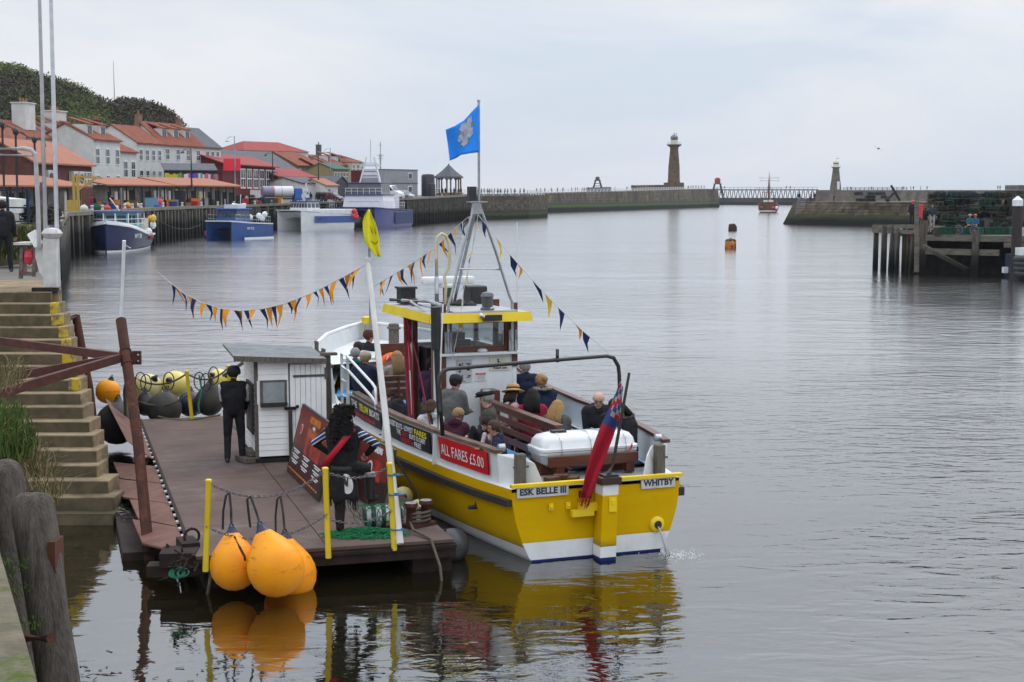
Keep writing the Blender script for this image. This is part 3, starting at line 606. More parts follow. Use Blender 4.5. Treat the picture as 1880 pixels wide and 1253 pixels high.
for px,wd,yt,l in ((786,2.3,321,'tall black storage tank beside the grey cabins'),(793,1.2,338,'low black storage tank tucked in front of the tall one')):
    b=MB(); q=at(px,361,312-(3.5 if wd<2 else 0)); h=(361-yt)*312/F; b.lathe([(wd*.6,0),(wd*.6,h*.92),(wd*.5,h),(.1,h*1.02)],n=18)
    o=b.build('storage_tank',TANKM,smooth=40); o.location=q; tag(o,l,'tank')
# bandstand
q=at(824,358,335); t=thing('bandstand','open octagonal shelter with grey pyramid roof on slim posts at the quay end','bandstand',q); k=335/F
a=MB(); a.lathe([(27*k,30*k),(26.5*k,33*k),(12*k,44*k),(.2,54*k),(.05,57*k)],n=8,M=Matrix.Rotation(.2,4,'Z')); a.build('roof',SLATE,t)
for i in range(8):
    an=2*PI*i/8+.2; b=MB(); p=Vector((22*k*math.cos(an),22*k*math.sin(an),0)); b.beam(p,p+Vector((0,0,31*k)),.32); 
    for s in (-1,1):
        an2=an+s*.2; b.beam(p+Vector((0,0,26*k)),(22*k*math.cos(an2),22*k*math.sin(an2),31*k),.16)
    b.build('post',mat('brown_post',(.13,.09,.06),.8),t)
a=MB(); a.lathe([(24*k,-.2),(24*k,.5)],n=8); a.build('plinth',BSTONE,t)
# lamps
def lamp(label,px,yb,yt,D,side=-1,name='street_lamp',arm=1.2,r=.1,m=None):
    q=at(px,yb,D); h=(yb-yt)*D/F; t=thing(name,label,'street lamp',q); m=m or mat('lamp_black',(.02,.022,.022),.5); a=MB(); a.tube([(0,0,0),(0,0,h*.5),(0,0,h)],[r*1.5,r,r*.7],7)
    a.tube([(0,0,h*.97),(side*arm*.6,0,h*.985),(side*arm,0,h*.94)],r*.6,6); a.build('pole',m,t); b=MB(); b.lathe([(.02,.25),(.12,.2),(.34,-.05),(.3,-.12)],(side*arm,0,h*.90),10); b.build('lamp_head',m,t); return t
lamp('black street lamp in front of the three dormer house',352,345,274,215,-1)
lamp('black street lamp beside the red amusement hall',501,335,281,265,-1)
lamp('tall thin grey street lamp above the red billboard',432,345,251,250,-1,m=STEEL)
lamp('tall thin grey street lamp rising by the many gabled house',607,345,273,300,-1,m=STEEL)
lamp('dark street lamp left of the many gabled house',585,345,287,290,-1)
for px,yb,yt,l in ((8,360,236,'dark harbour lamp with drooping head at the left edge'),(32,357,248,'dark harbour lamp with curled bracket in front of the cafe'),(66,350,262,'shorter dark harbour lamp with curled bracket right of the cafe')):
    q=at(px,yb,95); h=(yb-yt)*95/F; t=thing('street_lamp',l,'street lamp',q,0); a=MB(); a.tube([(0,0,-.5),(0,0,h)],.07,8)
    a.tube([Vector((0,0,h*.9))+Vector((.35-.35*math.cos(x),0,.5*math.sin(x))) for x in [PI*i/8 for i in range(9)]],.03,6); m_=mat('lamp_black',(0,0,0)); a.build('pole',m_,t)
    b=MB(); b.lathe([(.03,.3),(.16,.16),(.17,.0),(.1,-.16)],(0,0,h*1.03),10); b.build('lamp_head',m_,t)
q=at(699,360,290); t=thing('signal_mast','tall steel mast with cross arms beside the grey cabins','mast',q); h=(360-258)*290/F; a=MB(); a.tube([(0,0,0),(0,0,h*.75)],[.16,.13],8); a.tube([(0,0,h*.75),(0,0,h*.96)],.07,6)
for z,w_ in ((.72,.7),(.66,.5),(.9,.3)): a.beam((-w_,0,h*z),(w_,0,h*z),.09)
a.box((0,0,h*.7),(.4,.3,.7)); a.build('pole',STEEL,t)
# yellow davit crane
YC=mat('ochre_steel',(.45,.3,.07),.6,(.38,.25,.06),2); q=at(141,388,150); k=150/F; t=thing('quay_crane','yellow steel davit with braced arm standing on the quay above the blue trawler','crane',q)
a=MB(); 
for x in (-4*k,3*k): a.beam((x,0,0),(x,0,66*k),.24)
a.box((-6*k,0,10*k),(20*k,1.0,20*k)); a.build('column',YC,t); b=MB(); b.beam((-4*k,0,64*k),(48*k,0,60*k),.2); b.beam((3*k,0,38*k),(36*k,0,60*k),.18); b.beam((6*k,0,60*k),(20*k,0,48*k),.12); b.build('arm',YC,t)
# ================================================================ things on the far quay
def qz(y):   # quay level at depth y
    for i in range(len(QE)-1):
        if QE[i][1]<=y<=QE[i+1][1]:
            t=(y-QE[i][1])/(QE[i+1][1]-QE[i][1]); return QE[i][0]*(1-t)+QE[i+1][0]*t, QE[i][2]*(1-t)+QE[i+1][2]*t
    return QE[-1][0],QE[-1][2]
def onquay(px,inset):  # point on quay at picture column px, inset metres behind the edge
    u=(px-CX)/F; y=60
    while y<365:
        x,z=qz(y)
        if u*y<=x-inset: return Vector((u*y,y,z))
        y+=.25
    return Vector((u*364,364,5.5))
BOLM=mat('white_bollard',(.6,.6,.56),.6,(.4,.38,.34),6)
bp=MB(); bp.lathe([(.3,0),(.26,.1),(.2,.35),(.2,.5),(.3,.6),(.3,.72),(.16,.8),(.05,.82)],n=12)
b0=None
for px in (172,191,232,246,262,302,337,372,402,432,470,520,560,683,704,718,742,760,812,850):
    p=onquay(px,.6)+Vector((0,0,.24))
    if b0 is None: b0=bp.build('bollard',BOLM,smooth=50); o=b0
    else: o=b0.copy(); col.objects.link(o)
    o.location=p; o.scale=(.62,.62,.62); tag(o,'white mooring bollard along the timber quay edge','bollard','white bollards along the timber quay')
def creel_mesh():
    a=MB()
    for x in (-.35,0,.35): a.tube([(x,-.25,0),(x,-.25,.2),(x,-.16,.36),(x,.16,.36),(x,.25,.2),(x,.25,0),(x,-.25,0)],.018,4,caps=False)
    for y,z in ((-.25,0),(.25,0),(-.25,.2),(.25,.2),(0,.38)): a.beam((-.36,y,z),(.36,y,z),.035)
    for i in range(26):
        an=rnd(0,PI); x=rnd(-.34,.34); y=.25*math.cos(an); z=.36*math.sin(an); a.beam((x,y,z),(x+rnd(-.1,.1),y*rnd(.6,1),z*rnd(.5,1)),.012)
    a.box((0,0,.03),(.7,.5,.04)); a.box((0,0,.2),(.6,.36,.22),mi=1); return a
CREELM=[mat('creel_green',(.02,.075,.05),.9,(.05,.05,.035),8),mat('creel_brown',(.07,.05,.035),.9,(.04,.032,.028),8),mat('creel_blue',(.03,.05,.07),.9,(.04,.04,.04),8),mat('creel_grey',(.1,.1,.09),.9,(.05,.05,.045),8)]
NETD=mat('creel_net_dark',(.016,.02,.018),.95,(.03,.035,.028),30)
cm=[]
for m in CREELM:
    o=creel_mesh().build('lobster_pot',[m,NETD],fixn=False); cm.append(o.data); bpy.data.objects.remove(o)
def creel(p,rz,lab,grp,k=None,s=1.4,tilt=0):
    o=bpy.data.objects.new('lobster_pot',random.choice(cm) if k is None else cm[k]); col.objects.link(o); o.location=p; o.rotation_euler=(tilt,0,rz); o.scale=(s,s,s); tag(o,lab,'lobster pot',grp)
for px0,n,h_,ins in ((385,7,3,3.0),(405,8,4,4),(425,7,3,3),(448,9,3,4),(478,6,2,2.6),(345,4,2,4)):
    for i in range(n):
        b=onquay(px0+i*2.6,ins)
        for j in range(random.randint(1,h_)): creel(b+Vector((rnd(-.2,.2),rnd(-.5,.5),j*.54+.02)),rnd(-.4,.4)+.8,'netted lobster pot in a heap on the far quay behind the blue boats','lobster pots heaped on the far quay')
def lump(name,label,cat,p,m,dims,group=None,kind='crate'):
    b=MB(); x,y,z=dims
    if kind=='crate': b.box((0,0,z/2),(x,y,z),top=(1.06,1.06)); b.box((0,0,z+.02),(x*1.1,y*1.1,.06)); 
    elif kind=='sack': b.ball((0,0,z*.45),(x*.55,y*.55,z*.5),12); b.ball((x*.1,0,z*.95),(x*.12,y*.12,z*.12),6)
    elif kind=='tub': b.lathe([(x*.4,0),(x*.5,z*.9),(x*.54,z),(x*.45,z*.98),(x*.4,z*.5)],n=14)
    o=b.build(name,m,smooth=40); o.location=p; o.rotation_euler=(0,0,rnd(-.6,.6)); return tag(o,label,cat,group)
for px,ins,nm,lb,m,d,kd in ((157,2,'fish_box','white bag of gear left of the yellow crane foot',WREN,(.8,.8,.8),'sack'),(198,1.6,'buoy_pile','red orange bag on the quay edge above the trawler',mat('bag_red',(.55,.07,.03),.6),(.9,.8,.7),'sack'),(213,2,'sack','white sack by the trawler wheelhouse on the quay',WREN,(.9,.8,.7),'sack'),(237,2.4,'sack','yellow net sack on the quay behind the trawler',mat('bag_yellow',(.5,.38,.05),.7),(1.1,1,.9),'sack'),(252,2,'sack','grey white bulk sack beside the yellow net sack',mat('bag_grey',(.35,.37,.42),.8),(1.3,1,.8),'sack'),(281,2.4,'fish_bin','pale blue insulated fish bin with lid on the quay',mat('bin_blue',(.16,.3,.42),.6),(1.5,1.1,1.3),'crate'),(297,2,'buoy_pile','bunch of red floats right of the pale blue bin',mat('float_red',(.5,.03,.06),.5),(.9,.8,1.3),'sack'),(334,3,'water_tank','black plastic tank on the quay behind the blue boats',TANKM,(1.7,1.7,2.3),'tub'),(359,3,'fish_bin','orange fish bin stacked on a paler bin',mat('bin_orange',(.6,.17,.03),.6),(1.2,1,1.2),'crate'),(50,6,'barrel','blue plastic drum among the gear at the far left',mat('drum_blue',(.02,.06,.4),.5),(1,.9,1.2),'tub')):
    lump(nm,lb,nm.replace('_',' '),onquay(px,ins),m,d,None,kd)
GEARC=[('red',(.4,.03,.03)),('blue',(.03,.09,.3)),('white',(.55,.55,.52)),('dark green',(.02,.08,.05)),('orange',(.55,.2,.03)),('black',(.02,.02,.022)),('grey',(.25,.25,.24)),('brown',(.12,.07,.04))]
for i in range(46):
    nm,c=random.choice(GEARC); px=random.choice([rnd(176,432),rnd(176,432),rnd(440,560)]); kd=random.choice(['crate','sack','tub','crate'])
    lump({'crate':'fish_box','sack':'gear_bag','tub':'gear_tub'}[kd],'small %s %s among the fishing gear along the far quay edge'%(nm,{'crate':'box','sack':'bag','tub':'tub'}[kd]),{'crate':'box','sack':'bag','tub':'tub'}[kd],onquay(px,rnd(1.4,3.6)),mat('gear_'+nm.replace(' ','_'),c,.8),(rnd(.6,1.2),rnd(.5,.9),rnd(.5,1.2)),'fishing gear along the far quay edge',kd)
def tanker():
    t=thing('tanker_lorry','tanker lorry with white blue and red tank and blue cab parked on the quay','lorry',onquay(512,5),R(62)-PI/2+.9); 
    BL=mat('cab_blue',(.02,.1,.4),.4)
    a=MB(); 
    pr=lambda x:[Vector((x,1.25*math.cos(an),2.45+1.15*math.sin(an))) for an in [2*PI*i/20 for i in range(20)]]
    xs=[-3.3,-3.2,-1.0,-.9,.6,.7,3.0,3.1]
    for i in range(len(xs)-1):
        k=.94 if i==0 else 1
        r0=[Vector((v.x,v.y*(k if i==0 else 1),2.45+(v.z-2.45)*(k if i==0 else 1))) for v in pr(xs[i])]
        a.loft([r0,pr(xs[i+1])],True,i in(0,6),mi=(1 if i<3 else 2 if i==4 else 0))
    a.build('tank',[mat('tank_white',(.6,.62,.65),.3),mat('tank_mural',(.1,.2,.35),.35,(.35,.12,.06),1.2),mat('tank_red',(.5,.05,.06),.4)],t,smooth=60)
    a=MB(); a.box((0,0,1.0),(8.6,1.0,.35)); a.build('chassis',BLK,t)
    a=MB(); a.box((4.1,0,1.9),(1.7,2.4,2.5),top=(.85,1)); co=a.build('cab',BL,t,bevel=.12); a=MB(); a.box((4.72,0,2.45),(.5,2.1,.9)); a.build('windscreen',GLASS,co)
    for x in (-2.8,-1.6,3.9):
        for s in (-1,1):
            a=MB(); a.lathe([(.5,-.15),(.52,0),(.5,.15)],(x,s*1.1,.52),16,Matrix.Rotation(PI/2,4,'X')); w_=a.build('wheel',BLK,t); a=MB(); a.lathe([(.25,-.17),(.25,.17)],(x,s*1.12,.52),10,Matrix.Rotation(PI/2,4,'X')); a.build('rim',STEEL,w_)
    t.scale=(.8,.8,.8); return t
tanker()
def van(label,p,rz,c,L_=4.8,H_=2.1,name='parked_van',cat='van'):
    t=thing(name,label,cat,p,rz); a=MB(); W_=1.85
    prof=[(-L_/2,.35),(-L_/2,H_*.92),(-L_/2+.15,H_),(L_*.14,H_),(L_*.3,H_*.62),(L_*.46,H_*.5),(L_/2,H_*.36),(L_/2,.35)]
    a.prism([(x,-W_/2,z) for x,z in prof],(0,W_,0)); bo=a.build('body',mat('car_'+name+str(c),c,.25,coat=.5),t,bevel=.08,smooth=40)
    a=MB(); a.prism([(L_*.06,-W_/2-.01,H_*.9),(L_*.13,-W_/2-.01,H_*.9),(L_*.26,-W_/2-.01,H_*.62),(L_*.02,-W_/2-.01,H_*.6)],(0,W_+.02,0)); a.prism([(L_*.158,-.75,H_*.955),(L_*.158,.75,H_*.955),(L_*.298,.8,H_*.65),(L_*.298,-.8,H_*.65)],(.06,0,.03)); a.build('windows',GLASS,t)
    for x in (-L_*.3,L_*.32):
        for s in (-1,1): a=MB(); a.lathe([(.3,-.1),(.33,-.05),(.33,.05),(.3,.1)],(x,s*W_/2*.92,.33),14,Matrix.Rotation(PI/2,4,'X')); w_=a.build('wheel',BLK,t); a=MB(); a.lathe([(.17,-.11),(.17,.11)],(x,s*W_/2*.92,.33),8,Matrix.Rotation(PI/2,4,'X')); a.build('rim',STEEL,w_)
    for s in (-1,1): a=MB(); a.box((L_*.49,s*.7,H_*.36),(.12,.3,.16)); a.build('headlight',WHITE,t)
    return t
van('white van parked beside the stacked grey cabins',onquay(716,4),R(-30),(.65,.67,.7),5.6,2.5)
van('small silver car parked in front of the grey cabins',onquay(741,2.2),R(-25),(.4,.42,.45),4.0,1.55,'parked_car','car')
van('dark car parked between the white van and silver car',onquay(729,5),R(-30),(.03,.03,.035),4.2,1.6,'parked_car','car')
van('dark red car parked on the quay behind the big blue vessel',onquay(608,4),R(-20),(.1,.02,.03),4.4,1.6,'parked_car','car')
# ================================================================ mooring buoys, sailing ship, big anchor
def drum(px,py,w,h,m,label,c2=None):
    q=G(px,py,0); k=q.y/F; t=thing('mooring_buoy',label,'buoy',q,rnd(0,1)); a=MB(); r=w*k/2; H_=h*k
    a.lathe([(r*.8,-.4),(r,-.2),(r,H_*.55),(r*.93,H_*.85),(r*.6,H_),(.1,H_*1.02)],n=18); a.build('float',m,t,smooth=50)
    a=MB(); 
    for i in range(16):
        an=rnd(0,6.28); a.ball((r*.6*math.cos(an),r*.6*math.sin(an),H_*rnd(.85,1.02)),rnd(.1,.22)*r*2,6)
    a.build('weed',mat('dark_weed',(.03,.035,.012),.9,(.07,.05,.015),3),t); a=MB(); a.torus((0,0,H_*1.05),.2,.05,12,6,Matrix.Rotation(PI/2,4,'X')); a.build('ring',RUST,t)
drum(1345,424,16,10,overlay(mat('buoy_maroon',(.07,.03,.028),.8,(.045,.02,.02),2),(.2,.14,.12),1.4,.6,.7),'dark maroon mooring buoy, the farther of the two in the fairway')
drum(1341,457,21,15,overlay(mat('buoy_rust_orange',(.5,.17,.025),.7,(.3,.09,.02),1.5),(.04,.03,.015),1.2,.45,.55),'rusty orange mooring buoy topped with weed, the nearer of the two in the fairway')
def ship():
    q=G(1409,391,0); k=q.y/F; t=thing('sailing_ship','old wooden square rigged pleasure ship motoring in with passengers aboard','ship',q,R(-12)); HB=mat('ship_brown',(.13,.07,.035),.6,(.08,.045,.025),1)
    a=MB(); rings=[]
    for y,b,z in ((-1,2.6,3.4),(2,3.0,2.9),(8,3.2,2.7),(14,2.6,3.0),(18,1.1,3.5),(19.5,.1,3.8)):
        rings.append([Vector((x*b,y,zz)) for x,zz in ((-1,z),(-1,1.2),(-.86,.25),(-.5,-.6),(.5,-.6),(.86,.25),(1,1.2),(1,z))])
    a.loft(rings,caps=True); a.build('hull',HB,t); a=MB(); a.box((0,9,2.6),(5,18,.1)); a.box((0,5,3.2),(3,4,1.6)); a.build('deck_house',mat('ship_white',(.6,.6,.6),.5),t)
    a=MB(); a.box((0,-1.05,.55),(5.0,.1,.35)); a.build('waterline_stripe',WHITE,t)
    for y,h in ((3,10.6),(8,13),(14,12)):
        a=MB(); a.tube([(0,y,2),(0,y,h)],[.16,.06],6); m_=a.build('mast',TEAK,t); a=MB()
        for z,w_ in (((.6,4.2),(.85,3.2)) if y>3 else ((.6,2.0),)): a.tube([(-w_,y,h*z),(w_,y,h*z)],.07,5)
        for s in (-1,1): a.tube([(s*2.8,y-1,3),(0,y,h*.7)],.035,4); a.tube([(s*2.8,y+1,3),(0,y,h*.7)],.035,4)
        a.build('yard',TEAK,m_)
    a=MB(); a.tube([(0,19,3.6),(0,24,5.4)],.12,5); a.build('bowsprit',TEAK,t)
    for s,m_ in ((-1.9,BRED),(1.8,mat('fender_red',(.6,.03,.05),.5)),(2.9,WHITE)): a=MB(); a.ball((s,-1.4,1.6),.5,10); a.build('fender',m_,t)
ship()
q=at(1640,369,283); k=283/F; t=thing('anchor','large dark old anchor displayed on the mossy quay','anchor',q,.2); IR=mat('dark_iron',(.03,.032,.034),.7)
a=MB(); a.beam((-5*k,0,28*k),(13*k,0,0),.38,.3); a.build('shank',IR,t); a=MB(); a.tube([(-13*k,0,.3),(-4*k,.6,7*k),(3*k,.6,14*k)],.22,6); a.beam((-13*k,0,0),(-9*k,0,4*k),.7); a.build('arms',IR,t)
# ================================================================ moored vessels
NAVY=mat('navy_hull',(.006,.012,.06),.4,(.009,.016,.07),1,coat=.1); MIDB=mat('mid_blue_hull',(.02,.075,.26),.35,(.018,.06,.2),1,coat=.3); GELC=mat('white_gelcoat',(.66,.67,.68),.25,(.58,.59,.6),1.5,coat=.4)
PURB=mat('workboat_blue',(.028,.032,.17),.4,(.035,.04,.2),1,coat=.3); TURQ=mat('turquoise_trim',(.12,.4,.45),.4)
def mhull(st,m_hull,t,name='hull',stripe=None,bul=None):
    """st: (y, half beam, deck z); band colours by height via separate lofts"""
    def ring(y,b,z,z0=0,z1=1,k0=None): pass
    prof=[(1.0,1.0),(.97,.7),(.9,.4),(.74,.0),(.3,-.25)]
    a=MB(); R_=[]
    for y,b,z in st:
        R_.append([Vector((-b*x,y+(f*.0),z*f if f>0 else f*2)) for x,f in prof]+[Vector((b*x,y,z*f if f>0 else f*2)) for x,f in prof[::-1]])
    a.loft(R_,caps=True,mi=0); o=a.build(name,m_hull,t,smooth=35)
    if stripe:
        a=MB(); R1=[];R2=[]
        for y,b,z in st:
            x=b*.78+.03; R1.append((Vector((-x,y,.02)),Vector((-b*.82-.03,y,.22)))); R2.append((Vector((x,y,.02)),Vector((b*.82+.03,y,.22))))
        for RR in (R1,R2):
            for i in range(len(RR)-1): a.add([RR[i][0],RR[i+1][0],RR[i+1][1],RR[i][1]],[(0,1,2,3)])
        a.build('boot_stripe',stripe,t,fixn=False)
    if bul:
        a=MB()
        for s in (-1,1):
            for i in range(len(st)-1):
                (y0,b0,z0),(y1,b1,z1)=st[i],st[i+1]; a.beam((s*b0,y0,z0+.02),(s*b1,y1,z1+.02),.28,.14)
        a.build('gunwale',bul,t)
    return o
def windows_band(t,pts,z0,z1,n,m=None,fr=None,name='wheelhouse_window',gap=.12):
    for i in range(len(pts)-1):
        a=Vector(pts[i]);b=Vector(pts[i+1]); d=b-a; nr=Vector((d.y,-d.x,0)).normalized(); k=n[i] if isinstance(n,(list,tuple)) else n
        for j in range(k):
            p=a+d*((j+gap)/k); q=a+d*((j+1-gap)/k); m_=MB(); m_.prism([p+Vector((0,0,z0))+nr*.03,q+Vector((0,0,z0))+nr*.03,q+Vector((0,0,z1))+nr*.03,p+Vector((0,0,z1))+nr*.03],nr*-.06); m_.build(name,m or GLASS,t)
def rails(t,pts,h,n,r=.025,name='guard_rail',m=STEEL):
    a=MB()
    for i in range(len(pts)-1):
        p=Vector(pts[i]);q=Vector(pts[i+1])
        for z in (h,h*.5): a.tube([p+Vector((0,0,z)),q+Vector((0,0,z))],r,5)
        for j in range(n+1): v=p.lerp(q,j/n); a.tube([v,v+Vector((0,0,h))],r,5)
    a.build(name,m,t)
FR=mat('fender_red',(.6,.03,.05),.5)
# blue trawler
t=thing('trawler','dark navy fishing trawler with white rail and numbered bow lying against the quay','fishing boat',(-39.3,151.5,0),PI+R(4))
hst=[(-8.2,1.5,1.5),(-7.8,2.1,1.45),(-4,2.45,1.45),(0,2.55,1.7),(3,2.4,2.1),(5,1.9,2.45),(6.3,1.05,2.65),(7.1,.05,2.8)]
mhull(hst,NAVY,t,stripe=WHITE,bul=WHITE)
a=MB(); a.loft([[Vector((-b,y,z)),Vector((-b*.95,y,z+.34)),Vector((b*.95,y,z+.34)),Vector((b,y,z))] for y,b,z in hst[2:]],caps=True); a.build('bulwark',GELC,t)
pts=[(2.1,-.5),(2.05,2.4),(1.5,3.9),(.5,4.6),(-.5,4.6),(-1.5,3.9),(-2.05,2.4),(-2.1,-.5)]
a=MB(); a.prism([(x,y,2.0) for x,y in pts],(0,0,1.75)); w_=a.build('wheelhouse',TURQ,t)
a=MB(); a.prism([(x*1.08,y*1.08,3.72) for x,y in pts],(0,0,.26)); a.build('roof',mat('faded_blue_roof',(.07,.09,.2),.6),w_,bevel=.03)
windows_band(w_,[(x,y,0) for x,y in pts],2.75,3.55,[2,2,1,1,1,2,2])
a=MB()
for x,y in pts: a.beam((x*1.12,y*1.12,2.5),(x*1.12,y*1.12,3.75),.08)
for z in (2.75,3.2):
    for i in range(len(pts)-1): a.beam((pts[i][0]*1.12,pts[i][1]*1.12,z),(pts[i+1][0]*1.12,pts[i+1][1]*1.12,z),.06)
a.build('foredeck_rail',WHITE,t)
a=MB(); a.box((-.6,-4.6,2.3),(2.6,2.2,1.7)); a.build('shelter',mat('tarp_cream',(.5,.46,.38),.7),t); a=MB(); a.tube([(0,-1.5,3.6),(0,-1.2,6.2)],.08,6); a.tube([(0,-1.5,3.6),(1.8,-4.8,5.2)],.06,6); a.build('mast',STEEL,t)
for x,y,z,m_ in ((-2.5,-2.6,1.5,FR),(-2.55,-2.0,1.8,WHITE),(-1.9,-7,3.0,mat('fender_orange',(.7,.25,.02),.5)),(-2.2,-6.7,2.4,WHITE),(-2.3,-6.4,3.1,mat('fender_yellow',(.65,.45,.05),.5))):
    a=MB(); a.ball((x,y,z),(.34,.34,.42),10); a.build('fender',m_,t)
for s,xx,yy,tx in ((-1,-2.02,4.6,'WY 78'),): text(tx,.62,WHITE,t,frame((-2.36,3.1,1.5),(-.2,-1,.0),(-.05,0,1)),'registration',bold=.01)
a=MB()
for i in range(5): a.box((-2.5,-2.2-i*.8,1.05),(.06,.18,.14))
a.build('scuppers',BLK,t)
# small blue catamaran, white catamaran, big workboat
def cat(name,label,sL,sR,heading,L_,hh,mh,top,stripe,cw):
    h=Vector((heading[0],heading[1],0)).normalized(); c=(Vector(sL)+Vector(sR))/2; W_=(Vector(sR)-Vector(sL)).length; o=c-h*L_
    t=thing(name,label,'catamaran',(o.x,o.y,0),math.atan2(-h.x,h.y))
    a=MB()
    for s in (-1,1):
        R_=[]
        for y,k,z in ((0,1,hh*.8),(L_*.5,1,hh*.85),(L_*.8,.85,hh*.95),(L_*.95,.45,hh*1.0),(L_*1.03,.08,hh*1.02)):
            cx=s*W_*.5*(1 if k>.5 else .98); w_=cw*k/2
            R_.append([Vector((cx-w_,y,z)),Vector((cx-w_*.95,y,.4)),Vector((cx-w_*.4,y,-.5)),Vector((cx+w_*.4,y,-.5)),Vector((cx+w_*.95,y,.4)),Vector((cx+w_,y,z))])
        a.loft(R_,True,True)
    # tunnel roof / wing deck
    X=W_*.5; ar=lambda z0:[Vector((X*x,0,z0+hh*.25*(1-x*x))) for x in (-1,-.6,-.2,.2,.6,1)]
    R_=[]
    for y,z in ((.1,hh*.45),(L_*.9,hh*.55),(L_*.99,hh*.8)):
        lo=[Vector((p.x,y,p.z)) for p in ar(z-hh*.1)]; R_.append(lo+[Vector((X,y,hh*(.82 if y<1 else .98))),Vector((-X,y,hh*(.82 if y<1 else .98)))])
    a.loft(R_,True,True); a.build('hull',mh,t,smooth=35)
    a=MB(); E_=[(-X-cw*.5,0),(X+cw*.5,0),(X+cw*.52,L_*.6),(X+cw*.35,L_*.9),(X*.98,L_*1.06),(-X*.98,L_*1.06),(-X-cw*.35,L_*.9),(-X-cw*.52,L_*.6)]
    a.prism([(x,y,hh*(.84+.18*max(0,y/L_-.3)/.7)) for x,y in E_],(0,0,.16)); a.build('deck_edge',top,t)
    if stripe:
        a=MB()
        for s in (-1,1): a.box((s*(X+cw*.5+.01),L_*.4,.1),(.06,L_*.8,.3))
        a.build('boot_stripe',stripe,t)
    return t,X,W_
t,X,W_=cat('catamaran','small bright blue twin hulled fishing boat with white bow rail','',(0,0,0),(-.49,-.87),1,1,MIDB,GELC,None,1) if False else cat('catamaran','small bright blue twin hulled fishing boat with pale wheelhouse moored alone',(-38.3,190,0),(-34.7,188,0),(-.49,-.87),7.2,2.15,MIDB,GELC,WHITE,1.3)
def whouse(t,c,w0,w1,d,z0,z1,m,rm,nf,ns,rake=.3,over=.25,wz=(.4,.85),name='wheelhouse'):
    x,y=c; a=MB(); P=[(x-w0/2,y-d/2),(x-w0/2,y+d/2),(x+w0/2,y+d/2),(x+w0/2,y-d/2)]; Q=[(x-w1/2,y-d/2),(x-w1/2,y+d/2-rake),(x+w1/2,y+d/2-rake),(x+w1/2,y-d/2)]
    a.loft([[Vector((p[0],p[1],z0)) for p in P],[Vector((p[0],p[1],z1)) for p in Q]],True,True); o=a.build(name,m,t)
    a=MB(); a.box((x,y-rake/2,z1+.08),(w1+over*2,d+over,.18)); a.build('roof',rm,o,bevel=.04)
    za,zb=lerp(z0,z1,wz[0]),lerp(z0,z1,wz[1]); k0=wz[0];k1=wz[1]
    def edge(P0,Q0,P1,Q1,n,nr):
        for j in range(n):
            q=[]
            for (u,kk) in (((j+.1)/n,k0),((j+.9)/n,k0),((j+.9)/n,k1),((j+.1)/n,k1)):
                A_=Vector((*P0,z0)).lerp(Vector((*Q0,z1)),kk); B_=Vector((*P1,z0)).lerp(Vector((*Q1,z1)),kk); q.append(A_.lerp(B_,u)+Vector(nr)*.03)
            m_=MB(); m_.prism(q,Vector(nr)*-.05); m_.build('window',GLASS,o)
    edge(P[1],Q[1],P[2],Q[2],nf,(0,1,.1)); edge(P[0],Q[0],P[1],Q[1],ns,(-1,0,0)); edge(P[3],Q[3],P[2],Q[2],ns,(1,0,0))
    return o
whouse(t,(.2,4.4),3.4,3.0,2.8,2.1,3.7,MIDB,MIDB,5,3); a=MB(); a.box((.2,4.0,4.1),(2.2,1.6,.5)); a.tube([(-.8,3.2,4.3),(1.2,3.2,4.3)],.25,8); a.tube([(.2,3,3.8),(.2,2.8,5.6)],.06,5); a.build('radar_gantry',GELC,t,smooth=40)
rails(t,[(-2.2,6.8,2.1),(-2.4,2,1.9),(-2.4,.2,1.8)],1,5); rails(t,[(2.2,6.8,2.1),(2.4,2,1.9),(2.4,.2,1.8),(-2.4,.2,1.8)],1,5)
text('WY 212',.4,WHITE,t,frame((-X-.72,4.6,1.35),(0,-1,0),(0,0,1)),'registration',bold=.01)
a=MB(); a.ball((2.75,6.6,.7),(.25,.25,.4),8); a.build('fender',FR,t)
for x,y,z in ((-1.8,1,2.6),(-.9,.6,2.9),(-2,.8,3.1),(.4,.8,2.7)): a=MB(); a.ball((x,y,z),.38,8); a.build('float',WHITE,t)
t,X,W_=cat('catamaran','white twin hulled boat with broad blue side band and red fenders at its stern',(-36.4,238.6,0),(-32.7,234,0),(-.68,-.73),9.8,3.0,GELC,GELC,None,1.7)
whouse(t,(0,7.0),4.4,3.8,2.6,3.0,4.45,GELC,MIDB,6,3)
a=MB(); 
a.box((-X-.87,3.9,1.75),(.06,8.4,1.05)); a.build('side_band',mat('band_blue',(.05,.09,.3),.4),t)
a=MB(); a.box((0,3.5,2.9),(W_+1.6,7,.9)); a.build('side_deck',GELC,t,bevel=.15)
text('WY 11',.7,mat('dark_letters',(.02,.02,.05),.5),t,frame((-X-.91,6.6,1.75),(0,-1,0),(0,0,1)),'registration',bold=.015)
for y,z in ((.0,2.6),(.3,2.2),(-.2,2.1),(.2,3.0)): a=MB(); a.ball((-X-1.1,y,z),.42,10); a.build('fender',FR,t)
a=MB(); a.tube([(0,7,4.5),(0,6.6,7.4)],.12,6); a.box((0,6.8,6.4),(1.0,.2,.5)); a.box((0,6.8,5.4),(1.2,.6,.5)); a.build('mast',GELC,t)
t,X,W_=cat('workboat','large indigo blue twin hulled crew vessel with tall white mast and tyre fendered side','','',0,0,0,0,0,0,0) if False else cat('workboat','large indigo blue crew vessel with wide wheelhouse, tall white mast and ribbed side',(-28.9,254,0),(-23.0,250.5,0),(-.2,-.98),19,3.3,PURB,PURB,None,2.3)
t['category']='workboat'
